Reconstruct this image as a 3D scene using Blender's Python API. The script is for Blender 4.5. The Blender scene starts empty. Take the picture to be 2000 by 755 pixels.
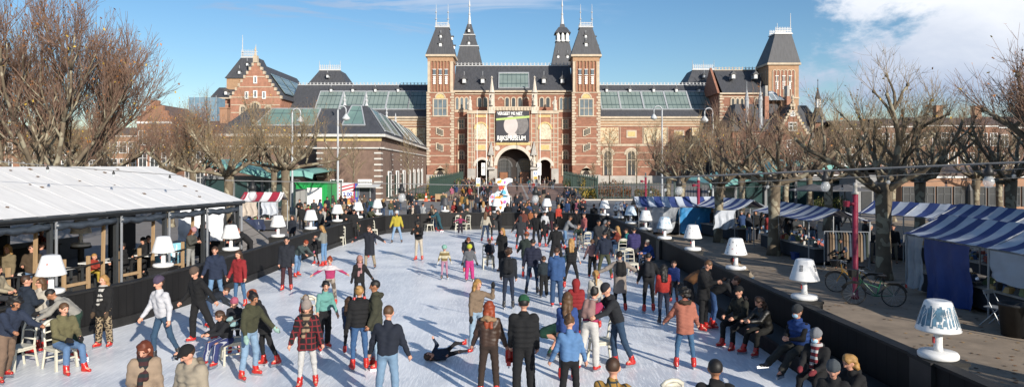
import bpy, math, random
import numpy as np
from mathutils import Vector, Matrix
R = math.radians
scene = bpy.context.scene
COL = scene.collection
# ---------------------------------------------------------------- camera, sky, sun, exposure
F = 1333.0; H = 4.3; HY = 322.0           # focal length in photo pixels, eye height (m), horizon row
cam_d = bpy.data.cameras.new("camera"); cam = bpy.data.objects.new("camera", cam_d); COL.objects.link(cam)
cam.location = (0, 0, H); cam.rotation_euler = (R(90), 0, 0)
cam_d.sensor_width = 36.0; cam_d.lens = 24.0; cam_d.shift_y = -55.5 / 2000.0
cam_d.clip_start = 0.1; cam_d.clip_end = 3000
scene.camera = cam
SUN_EL = R(21.5); SUN_AZ = R(33)          # sun stands behind the camera, 33 degrees to the right
sun_dir = Vector((math.sin(SUN_AZ) * math.cos(SUN_EL), -math.cos(SUN_AZ) * math.cos(SUN_EL), math.sin(SUN_EL)))
sd = bpy.data.lights.new("sun", 'SUN'); so = bpy.data.objects.new("sun", sd); COL.objects.link(so)
sd.energy = 5.0; sd.angle = R(0.53); sd.color = (1.0, 0.93, 0.83)
so.rotation_euler = sun_dir.to_track_quat('Z', 'Y').to_euler(); so.location = sun_dir * 100
w = bpy.data.worlds.new("World"); scene.world = w; w.use_nodes = True
nt = w.node_tree; nt.nodes.clear()
def wn(t, **k):
    n = nt.nodes.new(t)
    for a, b in k.items(): setattr(n, a, b)
    return n
def wmath(op, a, b=None, c=None, clamp=False):
    n = wn('ShaderNodeMath', operation=op, use_clamp=clamp)
    for i, v in enumerate((a, b, c)):
        if v is None: continue
        if isinstance(v, (int, float)): n.inputs[i].default_value = v
        else: nt.links.new(v, n.inputs[i])
    return n.outputs[0]
sky = wn('ShaderNodeTexSky', sky_type='NISHITA'); sky.sun_disc = False
sky.sun_elevation = SUN_EL; sky.sun_rotation = math.atan2(sun_dir.x, sun_dir.y)
sky.altitude = 0; sky.air_density = 1.0; sky.dust_density = 0.6; sky.ozone_density = 2.6
tc = wn('ShaderNodeTexCoord'); sep = wn('ShaderNodeSeparateXYZ'); nt.links.new(tc.outputs['Generated'], sep.inputs[0])
dx, dy, dz = sep.outputs
def noise(scale, detail, rough=0.55, stretch=(1, 1, 1), dist=0.0):
    mp = wn('ShaderNodeMapping'); mp.inputs['Scale'].default_value = stretch
    nt.links.new(tc.outputs['Generated'], mp.inputs[0])
    n = wn('ShaderNodeTexNoise'); n.inputs['Scale'].default_value = scale; n.inputs['Detail'].default_value = detail
    n.inputs['Roughness'].default_value = rough; n.inputs['Distortion'].default_value = dist
    nt.links.new(mp.outputs[0], n.inputs['Vector']); return n.outputs['Fac']
def smooth(v, lo, hi):
    n = wn('ShaderNodeMapRange', interpolation_type='SMOOTHSTEP')
    n.inputs['From Min'].default_value = lo; n.inputs['From Max'].default_value = hi
    nt.links.new(v, n.inputs['Value']); return n.outputs[0]
n1 = noise(4.6, 9, 0.62, (1, 1, 2.1), 0.3)
n1b = wmath('SUBTRACT', n1, 0.5)
# one big cumulus bank low in the right of the sky
rightness = smooth(wmath('ADD', dx, wmath('ADD', wmath('MULTIPLY', n1b, 0.75), wmath('MULTIPLY', dz, -0.25))), 0.335, 0.44)
lowness = smooth(wmath('ADD', dz, wmath('MULTIPLY', n1b, 0.10)), 0.055, 0.10)
topfade = wmath('SUBTRACT', 1.0, smooth(dz, 0.30, 0.5))
front = smooth(dy, 0.1, 0.3)
big = wmath('MULTIPLY', wmath('MULTIPLY', rightness, lowness), wmath('MULTIPLY', topfade, front))
# a few thin wisps on the left
n2 = noise(3.6, 7, 0.62, (1.0, 1.0, 7.0), 0.8)
wisp = wmath('MULTIPLY', smooth(n2, 0.52, 0.66), wmath('MULTIPLY', smooth(dz, 0.12, 0.2), wmath('SUBTRACT', 1.0, smooth(dx, -0.05, 0.2))))
wisp = wmath('MULTIPLY', wisp, 0.55)
cov = wmath('MAXIMUM', big, wisp)
# cloud colour: bright sunlit billows over blue-grey bases
n3 = noise(6.0, 8, 0.6, (1, 1, 1.8), 0.2)
bright = smooth(wmath('ADD', wmath('MULTIPLY', n3, 0.30), wmath('ADD', wmath('MULTIPLY', dz, 1.9), wmath('MULTIPLY', dx, 0.35))), 0.42, 0.80)
cr = wn('ShaderNodeMix', data_type='RGBA'); nt.links.new(bright, cr.inputs[0])
cr.inputs[6].default_value = (3.3, 4.1, 5.6, 1); cr.inputs[7].default_value = (8.2, 8.4, 8.8, 1)
hs = wn('ShaderNodeHueSaturation'); hs.inputs['Saturation'].default_value = 1.2; hs.inputs['Value'].default_value = 1.02
nt.links.new(sky.outputs[0], hs.inputs['Color'])
mx = wn('ShaderNodeMix', data_type='RGBA'); nt.links.new(cov, mx.inputs[0])
nt.links.new(hs.outputs[0], mx.inputs[6]); nt.links.new(cr.outputs[2], mx.inputs[7])
bg = wn('ShaderNodeBackground'); bg.inputs['Strength'].default_value = 0.10
nt.links.new(mx.outputs[2], bg.inputs['Color'])
wo = wn('ShaderNodeOutputWorld'); nt.links.new(bg.outputs[0], wo.inputs['Surface'])
vs = scene.view_settings
vs.view_transform = 'Standard'; vs.look = 'None'; vs.gamma = 1.0; vs.use_curve_mapping = False; vs.exposure = 0.35
scene.cycles.max_bounces = 5; scene.cycles.diffuse_bounces = 3; scene.cycles.glossy_bounces = 2
scene.cycles.transmission_bounces = 3; scene.cycles.transparent_max_bounces = 6

# ---------------------------------------------------------------- helpers
def gx(px, Y): return (px - 1000.0) * Y / F
def gz(py, Y): return H + (HY - py) * Y / F
def gY(py, z=0.0): return F * (H - z) / (py - HY)
def lin(h):
    h = h.lstrip('#')
    c = [int(h[i:i + 2], 16) / 255 for i in (0, 2, 4)]
    return tuple(x / 12.92 if x <= 0.04045 else ((x + 0.055) / 1.055) ** 2.4 for x in c) + (1,)
MATS = {}
def mat(name, col, rough=0.8, var=0.15, scale=3.0, bump=0.0, bscale=None, metal=0.0, col2=None, pattern=None, spec=0.5, alpha=1.0, coord='Object', stretch=(1, 1, 1)):
    """procedural material; col as linear tuple or hex"""
    if name in MATS: return MATS[name]
    if isinstance(col, str): col = lin(col)
    if len(col) == 3: col = tuple(col) + (1,)
    if isinstance(col2, str): col2 = lin(col2)
    m = bpy.data.materials.new(name); m.use_nodes = True
    t = m.node_tree; b = t.nodes['Principled BSDF']; L = t.links
    b.inputs['Roughness'].default_value = rough; b.inputs['Metallic'].default_value = metal
    b.inputs['Specular IOR Level'].default_value = spec; b.inputs['Alpha'].default_value = alpha
    co = t.nodes.new('ShaderNodeTexCoord'); mp = t.nodes.new('ShaderNodeMapping'); mp.inputs['Scale'].default_value = stretch
    L.new(co.outputs[coord], mp.inputs[0])
    nz = t.nodes.new('ShaderNodeTexNoise'); nz.inputs['Scale'].default_value = scale; nz.inputs['Detail'].default_value = 5
    nz.inputs['Roughness'].default_value = 0.6
    L.new(mp.outputs[0], nz.inputs['Vector'])
    def math_(op, a, bb=None):
        n = t.nodes.new('ShaderNodeMath'); n.operation = op
        for i, v in enumerate((a, bb)):
            if v is None: continue
            if isinstance(v, (int, float)): n.inputs[i].default_value = v
            else: L.new(v, n.inputs[i])
        return n.outputs[0]
    base = None
    if pattern:
        s = t.nodes.new('ShaderNodeSeparateXYZ'); L.new(mp.outputs[0], s.inputs[0]); X, Y_, Z = s.outputs
        def stripe(v, f, duty=0.5, off=0.0): return math_('GREATER_THAN', math_('FRACT', math_('ADD', math_('MULTIPLY', v, f), off)), 1 - duty)
        if pattern[0] == 'stripeX': fac = stripe(X, pattern[1], pattern[2] if len(pattern) > 2 else 0.5)
        elif pattern[0] == 'stripeZ': fac = stripe(Z, pattern[1], pattern[2] if len(pattern) > 2 else 0.5)
        elif pattern[0] == 'plaid': fac = math_('MAXIMUM', stripe(math_('ADD', X, Y_), pattern[1], pattern[2]), stripe(Z, pattern[1], pattern[2]))
        elif pattern[0] == 'grid': fac = math_('MAXIMUM', stripe(X, pattern[1], pattern[3]), stripe(Z, pattern[2], pattern[3]))
        elif pattern[0] == 'spots':
            v = t.nodes.new('ShaderNodeTexNoise'); v.inputs['Scale'].default_value = pattern[1]; v.inputs['Detail'].default_value = 1
            L.new(mp.outputs[0], v.inputs['Vector']); fac = math_('GREATER_THAN', v.outputs['Fac'], pattern[2])
        elif pattern[0] == 'brick':
            v = t.nodes.new('ShaderNodeTexBrick'); v.inputs['Scale'].default_value = pattern[1]
            v.inputs['Color1'].default_value = col; v.inputs['Color2'].default_value = tuple(c * 0.72 for c in col[:3]) + (1,)
            v.inputs['Mortar'].default_value = col2; v.inputs['Mortar Size'].default_value = 0.02
            cb = t.nodes.new('ShaderNodeCombineXYZ'); L.new(math_('ADD', X, Y_), cb.inputs[0]); L.new(Z, cb.inputs[1])
            L.new(cb.outputs[0], v.inputs['Vector']); base = v.outputs['Color']; fac = None
        elif pattern[0] == 'planks':
            fac = stripe(math_('ADD', X, math_('MULTIPLY', Y_, 1.0)), pattern[1], pattern[2])
        if base is None:
            mm = t.nodes.new('ShaderNodeMix'); mm.data_type = 'RGBA'; L.new(fac, mm.inputs[0])
            mm.inputs[6].default_value = col; mm.inputs[7].default_value = col2; base = mm.outputs[2]
    h = t.nodes.new('ShaderNodeMapRange'); h.inputs['From Min'].default_value = 0.25; h.inputs['From Max'].default_value = 0.75
    h.inputs['To Min'].default_value = 1 - var; h.inputs['To Max'].default_value = 1 + var; L.new(nz.outputs['Fac'], h.inputs['Value'])
    hv = t.nodes.new('ShaderNodeHueSaturation'); L.new(h.outputs[0], hv.inputs['Value'])
    if base is not None: L.new(base, hv.inputs['Color'])
    else: hv.inputs['Color'].default_value = col
    L.new(hv.outputs[0], b.inputs['Base Color'])
    if bump:
        n2 = t.nodes.new('ShaderNodeTexNoise'); n2.inputs['Scale'].default_value = bscale or scale * 6; n2.inputs['Detail'].default_value = 4
        L.new(mp.outputs[0], n2.inputs['Vector'])
        bp = t.nodes.new('ShaderNodeBump'); bp.inputs['Strength'].default_value = min(1, bump * 8); bp.inputs['Distance'].default_value = bump
        L.new(n2.outputs['Fac'], bp.inputs['Height']); L.new(bp.outputs[0], b.inputs['Normal'])
    MATS[name] = m
    return m

class MB:
    def __init__(s): s.v = []; s.f = []; s.m = []; s.k = 0
    def mi(s, k): s.k = k; return s
    def add(s, vs, fs):
        o = len(s.v); s.v.extend(vs)
        for f in fs: s.f.append([i + o for i in f]); s.m.append(s.k)
    def box(s, x0, y0, z0, x1, y1, z1):
        if x0 > x1: x0, x1 = x1, x0
        if y0 > y1: y0, y1 = y1, y0
        if z0 > z1: z0, z1 = z1, z0
        s.add([(x0, y0, z0), (x1, y0, z0), (x1, y1, z0), (x0, y1, z0), (x0, y0, z1), (x1, y0, z1), (x1, y1, z1), (x0, y1, z1)],
              [(0, 3, 2, 1), (4, 5, 6, 7), (0, 1, 5, 4), (1, 2, 6, 5), (2, 3, 7, 6), (3, 0, 4, 7)]); return s
    def obox(s, p, q, w, h, z0=None, up=None):
        """beam from p to q, width w (sideways), height h (centred)"""
        p = Vector(p); q = Vector(q); d = (q - p).normalized(); upv = Vector(up or (0, 0, 1))
        if abs(d.dot(upv)) > 0.98: upv = Vector((0, 1, 0))
        sd_ = d.cross(upv).normalized() * (w / 2); u = sd_.cross(d).normalized() * (h / 2)
        vs_ = [p - sd_ - u, p + sd_ - u, p + sd_ + u, p - sd_ + u, q - sd_ - u, q + sd_ - u, q + sd_ + u, q - sd_ + u]
        s.add([tuple(v) for v in vs_], [(0, 1, 2, 3), (4, 7, 6, 5), (0, 4, 5, 1), (1, 5, 6, 2), (2, 6, 7, 3), (3, 7, 4, 0)]); return s
    def poly(s, pts): s.add([tuple(p) for p in pts], [tuple(range(len(pts)))]); return s
    def slab(s, pts, t):
        """closed plate: polygon pts, pushed along its normal by t"""
        P = [Vector(p) for p in pts]; n = Vector((0, 0, 0))
        for i in range(len(P)): n += P[i].cross(P[(i + 1) % len(P)])
        n = n.normalized() * t; k = len(P)
        s.add([tuple(p) for p in P] + [tuple(p + n) for p in P],
              [tuple(reversed(range(k))), tuple(range(k, 2 * k))] + [(i, (i + 1) % k, k + (i + 1) % k, k + i) for i in range(k)]); return s
    def tube(s, pts, rad, n=6, caps=True):
        if not isinstance(rad, (list, tuple)): rad = [rad] * len(pts)
        P = [Vector(p) for p in pts]; rings = []
        for i, p in enumerate(P):
            d = (P[min(i + 1, len(P) - 1)] - P[max(i - 1, 0)]).normalized()
            a = Vector((0, 0, 1)) if abs(d.z) < 0.9 else Vector((1, 0, 0))
            u = d.cross(a).normalized(); v_ = d.cross(u)
            rings.append([tuple(p + (u * math.cos(2 * math.pi * j / n) + v_ * math.sin(2 * math.pi * j / n)) * rad[i]) for j in range(n)])
        vs_ = [q for r in rings for q in r]; fs = []
        for i in range(len(P) - 1):
            for j in range(n):
                a = i * n + j; b_ = i * n + (j + 1) % n; fs.append((a, b_, b_ + n, a + n))
        if caps: fs.append(tuple(reversed(range(n)))); fs.append(tuple(range((len(P) - 1) * n, len(P) * n)))
        s.add(vs_, fs); return s
    def lathe(s, prof, c=(0, 0, 0), n=24):
        """profile [(r, z)] about vertical axis"""
        vs_ = []; fs = []
        for r, z in prof:
            for j in range(n): vs_.append((c[0] + r * math.cos(2 * math.pi * j / n), c[1] + r * math.sin(2 * math.pi * j / n), c[2] + z))
        for i in range(len(prof) - 1):
            for j in range(n): a = i * n + j; b_ = i * n + (j + 1) % n; fs.append((a, b_, b_ + n, a + n))
        if prof[0][0] > 0.001: fs.append(tuple(reversed(range(n))))
        if prof[-1][0] > 0.001: fs.append(tuple(range((len(prof) - 1) * n, len(prof) * n)))
        s.add(vs_, fs); return s
    def frustum(s, b, t):
        """b, t = (x0,y0,x1,y1,z)"""
        vs_ = [(b[0], b[1], b[4]), (b[2], b[1], b[4]), (b[2], b[3], b[4]), (b[0], b[3], b[4]), (t[0], t[1], t[4]), (t[2], t[1], t[4]), (t[2], t[3], t[4]), (t[0], t[3], t[4])]
        s.add(vs_, [(0, 3, 2, 1), (4, 5, 6, 7), (0, 1, 5, 4), (1, 2, 6, 5), (2, 3, 7, 6), (3, 0, 4, 7)]); return s
    def archpanel(s, x0, x1, z0, z1, y, t, n=8):
        """round-headed panel in the XZ plane, front at y, thickness t back"""
        r = (x1 - x0) / 2; cx = (x0 + x1) / 2; zs = z1 - r
        pts = [(x0, y, z0), (x1, y, z0)] + [(cx + r * math.cos(math.pi * i / n), y, zs + r * math.sin(math.pi * i / n)) for i in range(n + 1)]
        s.slab(list(reversed(pts)), t); return s
    def archring(s, cx, zs, r0, r1, y0, y1, n=16, a0=0, a1=math.pi):
        for i in range(n):
            A = a0 + (a1 - a0) * i / n; B = a0 + (a1 - a0) * (i + 1) / n
            c = [(cx + r * math.cos(a), zs + r * math.sin(a)) for r, a in ((r0, A), (r1, A), (r1, B), (r0, B))]
            vs_ = [(x, y0, z) for x, z in c] + [(x, y1, z) for x, z in c]
            s.add(vs_, [(0, 1, 2, 3), (7, 6, 5, 4), (0, 4, 5, 1), (1, 5, 6, 2), (2, 6, 7, 3), (3, 7, 4, 0)])
        return s
    def build(s, name, mats, parent=None, smooth=False, loc=None):
        me = bpy.data.meshes.new(name); me.from_pydata(s.v, [], s.f)
        if not isinstance(mats, (list, tuple)): mats = [mats]
        for m in mats: me.materials.append(m)
        if len(mats) > 1: me.polygons.foreach_set('material_index', s.m)
        if smooth: me.polygons.foreach_set('use_smooth', [True] * len(me.polygons))
        me.update()
        o = bpy.data.objects.new(name, me); COL.objects.link(o)
        if parent: o.parent = parent
        if loc: o.location = loc
        return o

def thing(name, label, cat, loc=(0, 0, 0), rz=0.0, group=None):
    o = bpy.data.objects.new(name, None); COL.objects.link(o); o.location = loc; o.rotation_euler = (0, 0, rz)
    o.empty_display_size = 0.3
    o['label'] = label; o['category'] = cat
    if group: o['group'] = group
    return o
def tag(o, label, cat, group=None):
    o['label'] = label; o['category'] = cat
    if group: o['group'] = group
    return o
def setting(o, kind='structure'): o['kind'] = kind; return o
def dup(root, loc, rz, label, group=None):
    r = root.copy(); COL.objects.link(r); r.location = loc; r.rotation_euler = (0, 0, rz); r['label'] = label
    if group: r['group'] = group
    for ch in list(root.children):
        c = ch.copy(); COL.objects.link(c); c.parent = r
        for g_ in ch.children:
            d = g_.copy(); COL.objects.link(d); d.parent = c
    return r
def text_mesh(name, body, size, m, parent, loc, rot=(R(90), 0, 0), depth=0.01, bold=0.0, sx=1.0):
    cu = bpy.data.curves.new(name, 'FONT'); cu.body = body; cu.size = size; cu.extrude = depth; cu.offset = bold
    cu.align_x = 'CENTER'; cu.align_y = 'CENTER'
    tmp = bpy.data.objects.new('tmp', cu); COL.objects.link(tmp)
    me = bpy.data.meshes.new_from_object(tmp.evaluated_get(bpy.context.evaluated_depsgraph_get()))
    bpy.data.objects.remove(tmp); me.name = name; me.materials.clear(); me.materials.append(m)
    o = bpy.data.objects.new(name, me); COL.objects.link(o); o.location = loc; o.rotation_euler = rot; o.scale = (sx, 1, 1)
    if parent: o.parent = parent
    return o
# ---------------------------------------------------------------- the museum
BRICK = mat('museum_brick', (0.265, 0.125, 0.082), 0.9, 0.34, 0.9, stretch=(1, 1, 3))
BRICK2 = mat('museum_brick_orange', (0.335, 0.165, 0.11), 0.9, 0.3, 1.2)
STONE = mat('museum_stone', (0.52, 0.47, 0.40), 0.85, 0.15, 1.0)
CREAM = mat('museum_cream_stone', (0.46, 0.385, 0.29), 0.85, 0.22, 1.0)
YBRICK = mat('museum_yellow_brick', (0.36, 0.225, 0.135), 0.9, 0.18, 1.5)
GREYST = mat('museum_base_stone', (0.36, 0.34, 0.31), 0.85, 0.25, 0.8)
SLATE = mat('roof_slate', (0.058, 0.060, 0.067), 0.6, 0.35, 1.2, stretch=(4, 1, 0.4))
LEAD = mat('roof_lead', (0.34, 0.36, 0.38), 0.5, 0.12, 2)
GLASS = mat('dark_window_glass', (0.05, 0.055, 0.06), 0.12, 0.3, 0.6)
GLASS_B = mat('grey_window_glass', (0.12, 0.15, 0.17), 0.15, 0.4, 0.6)
SKYL = mat('skylight_glass', (0.19, 0.24, 0.225), 0.18, 0.18, 0.25, pattern=('grid', 0.95, 0.42, 0.10), col2=(0.06, 0.09, 0.09, 1))
GILT = mat('gilt_mosaic', (0.52, 0.40, 0.17), 0.7, 0.3, 2.5)
MOSAIC = mat('mosaic_panel', (0.50, 0.42, 0.28), 0.8, 0.35, 1.6, pattern=('spots', 2.2, 0.56), col2=(0.36, 0.22, 0.12, 1))
DARKIN = mat('opening_shade', (0.035, 0.028, 0.025), 0.9, 0.2, 1)  # near-black colour stands in for the shade inside the arches
WHITE = mat('white_paint', (0.78, 0.78, 0.76), 0.6, 0.04, 3)
WIREG = mat('roof_crest_metal', (0.46, 0.47, 0.48), 0.5, 0.1, 2)

museum = thing('museum', 'huge red brick museum with slate roofs, twin front towers and a wide arched passage', 'museum', (0, 158, 0))
class LM(MB):  # museum meshes are written in world coordinates and moved under the museum's base
    def build(s, name, mats, parent=None, smooth=False, loc=None):
        root = parent or museum
        off = (0, 158, 0)
        s.v = [(x - off[0], y - off[1], z - off[2]) for x, y, z in s.v]
        return MB.build(s, name, mats, root, smooth)
def prect(mb, a, b, c, d, Y, t=0.1, back=None):
    """box whose front face covers photo pixels a..c by b..d at distance Y"""
    mb.box(gx(a, Y), Y, gz(d, Y), gx(c, Y), Y + (back or t), gz(b, Y))
def window(a, b, c, d, Y, kind='rect', glass=None, frame=None, mull=1, parent=None, fw=0.14, trans=0):
    x0, x1, z0, z1 = gx(a, Y), gx(c, Y), gz(d, Y), gz(b, Y)
    m = LM()
    y = Y - 0.10
    if kind == 'arch':
        m.archpanel(x0, x1, z0, z1, y, 0.16)
        m.mi(1); r = (x1 - x0) / 2
        m.archring((x0 + x1) / 2, z1 - r, r - fw / 2, r + fw, y - 0.08, y + 0.16, 8)
        m.box(x0 - fw, y - 0.08, z0, x0 + fw / 2, y + 0.16, z1 - r); m.box(x1 - fw / 2, y - 0.08, z0, x1 + fw, y + 0.16, z1 - r)
    else:
        m.box(x0, y, z0, x1, y + 0.16, z1); m.mi(1)
        m.box(x0 - fw, y - 0.08, z0 - fw, x0 + fw * 0.4, y + 0.16, z1 + fw); m.box(x1 - fw * 0.4, y - 0.08, z0 - fw, x1 + fw, y + 0.16, z1 + fw)
        m.box(x0 + fw * 0.4, y - 0.08, z1 - fw * .3, x1 - fw * 0.4, y + 0.16, z1 + fw); m.box(x0 + fw * 0.4, y - 0.08, z0 - fw, x1 - fw * 0.4, y + 0.16, z0 + fw * .3)
    for i in range(1, mull + 1):
        xm = x0 + (x1 - x0) * i / (mull + 1); m.box(xm - 0.07, y - 0.06, z0 + fw * .3, xm + 0.07, y + 0.02, z1 - 0.12)
    if trans:
        zt = z0 + (z1 - z0) * trans; m.box(x0 + fw * .5, y - 0.05, zt - 0.07, x1 - fw * .5, y + 0.02, zt + 0.07)
    return m.build('window', [glass or GLASS, frame or CREAM], parent)
def bands(mb, a, c, ys, Y, h=1.6, t=0.06):
    for y in ys: prect(mb, a, y, c, y + h, Y - t, t)
def slope(mb, a0, a1, v0, v1, E, Rg, t, off=0.03):
    """panel lying on a roof slope; E=(z,y) eave, Rg=(z,y) ridge; v 0..1 up the slope; a are world x"""
    def pt(x, v): return Vector((x, E[1] + (Rg[1] - E[1]) * v, E[0] + (Rg[0] - E[0]) * v))
    n = Vector((0, -(Rg[0] - E[0]), (Rg[1] - E[1]))).normalized()
    P = [pt(a0, v0), pt(a1, v0), pt(a1, v1), pt(a0, v1)]
    mb.slab([p + n * off for p in P], t)
def crest(mb, x0, x1, z, y, h=0.75, step=0.7):
    mb.box(x0, y - 0.05, z + h * 0.72, x1, y + 0.05, z + h * 0.80); mb.box(x0, y - 0.08, z, x1, y + 0.08, z + h * 0.22)
    x = x0 + step / 2
    while x < x1:
        mb.box(x - 0.07, y - 0.04, z + h * .2, x + 0.07, y + 0.04, z + h * 1.05)
        mb.box(x - 0.2, y - 0.03, z + h * .38, x + 0.2, y + 0.03, z + h * .55); x += step
def dormer(x, y, z, s=1.0, parent=None):
    m = LM(); m.box(x - 0.35 * s, y - 0.5 * s, z, x + 0.35 * s, y + 1.2 * s, z + 0.9 * s)
    m.mi(1); m.slab([(x - 0.62 * s, y - 0.62 * s, z + 0.8 * s), (x, y - 0.62 * s, z + 1.55 * s), (x + .62 * s, y - .62 * s, z + .8 * s)][::-1], -1.6 * s)
    m.mi(2); m.box(x - 0.22 * s, y - 0.54 * s, z + 0.12 * s, x + 0.22 * s, y - 0.49 * s, z + 0.75 * s)
    m.mi(0); m.tube([(x, y - .3, z + 1.4 * s), (x, y - .3, z + 2.3 * s)], 0.06, 4)
    return m.build('dormer', [LEAD, SLATE, WHITE], parent)

# -- wings
YW = 163.0
for side, (a, c) in (('L', (560, 836)), ('R', (1170, 1406))):
    x0, x1 = gx(a, YW), gx(c, YW); ez = gz(228.5, YW); rz_ = gz(166.5, 171.5)
    m = LM(); m.box(x0, YW, 0, x1, YW + 17, ez); m.build('wing_wall', BRICK)
    m = LM(); m.slab([(x0, YW - 0.5, ez), (x1, YW - 0.5, ez), (x1, 171.5, rz_), (x0, 171.5, rz_)], -0.2)
    m.slab([(x0, 171.5, rz_), (x1, 171.5, rz_), (x1, YW + 17.5, ez), (x0, YW + 17.5, ez)], -0.2); m.build('wing_roof', SLATE)
    m = LM(); m.box(x0, YW - 0.62, ez - 0.35, x1, YW - 0.02, ez + 0.1)
    prect(m, a, 232, c, 236, YW - 0.25, 0.25); prect(m, a, 239, c, 241, YW - .12, .12); prect(m, a, 244.5, c, 246.5, YW - 0.12, 0.12); prect(m, a, 281, c, 285, YW - 0.12, 0.12)
    bands(m, a, c, (297, 311, 325), YW, 1.4, 0.07)
    m.build('cornice', CREAM)
    m = LM(); prect(m, a, 236.1, c, 244.4, YW - 0.04, 0.04); m.build('frieze', YBRICK)
    m = LM(); prect(m, a, 343, c, 362, YW - 0.3, 0.3); m.build('plinth', GREYST)
    m = LM(); crest(m, x0, x1, rz_, 171.5, 0.7, 0.9); m.build('roof_crest', WIREG)
sk = {'L': [(622, 666), (669, 711), (714, 755), (758, 799), (801, 833)], 'R': [(1173, 1208), (1211, 1253), (1256, 1298), (1301, 1343), (1346, 1384)]}
E = (gz(228.5, YW), YW - 0.5); Rg = (gz(166.5, 171.5), 171.5)
for side in 'LR':
    for (a, c) in sk[side]:
        m = LM(); Yc = 167.0
        slope(m, gx(a, Yc), gx(c, Yc), 0.22, 0.76, E, Rg, 0.16); m.mi(1)
        slope(m, gx(a, Yc) - .12, gx(c, Yc) + .12, 0.76, 0.785, E, Rg, 0.28); slope(m, gx(a, Yc) - .12, gx(c, Yc) + .12, 0.20, 0.22, E, Rg, 0.28)
        slope(m, gx(a, Yc) - .2, gx(a, Yc), 0.20, 0.785, E, Rg, 0.28); slope(m, gx(c, Yc), gx(c, Yc) + .2, 0.20, 0.785, E, Rg, 0.28)
        m.build('skylight', [SKYL, LEAD])
for px in (649, 691, 735, 779, 1184, 1229, 1275, 1319, 1363):
    dormer(gx(px, 170), 169.2, gz(180, 169), 0.9)
# right wing wall: mosaic panels, plaques, arched windows
for a, c, k in ((1173, 1208, 0), (1212, 1255, 1), (1258, 1302, 0), (1305, 1348, 1), (1352, 1390, 0), (790, 830, 0), (742, 784, 1)):
    m = LM(); prect(m, a, 249, c, 280, YW - 0.08, 0.08); m.mi(1)
    for q in ((a - 1, 248, a, 281), (c, 248, c + 1, 281)): prect(m, *q, YW - 0.14, 0.14)
    if k: cx = (a + c) / 2; prect(m, cx - 10, 254, cx + 10, 269, YW - 0.2, 0.1); m.mi(2); prect(m, cx - 7, 257, cx + 7, 266, YW - 0.24, 0.04)
    m.build('wall_panel', [MOSAIC if not k else BRICK, CREAM, GILT])
for px in (1187, 1233, 1290, 1340, 1385, 800, 750):
    window(px - 8, 294, px + 8, 342, YW, 'arch', mull=1, trans=0.62, fw=0.2)
    m = LM(); xx = gx(px, YW); rr = 8 * YW / F; m.archring(xx, gz(294, YW) - rr, rr + .22, rr + .75, YW - .12, YW + .02, 10); m.build('arch_hood', CREAM)

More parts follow.
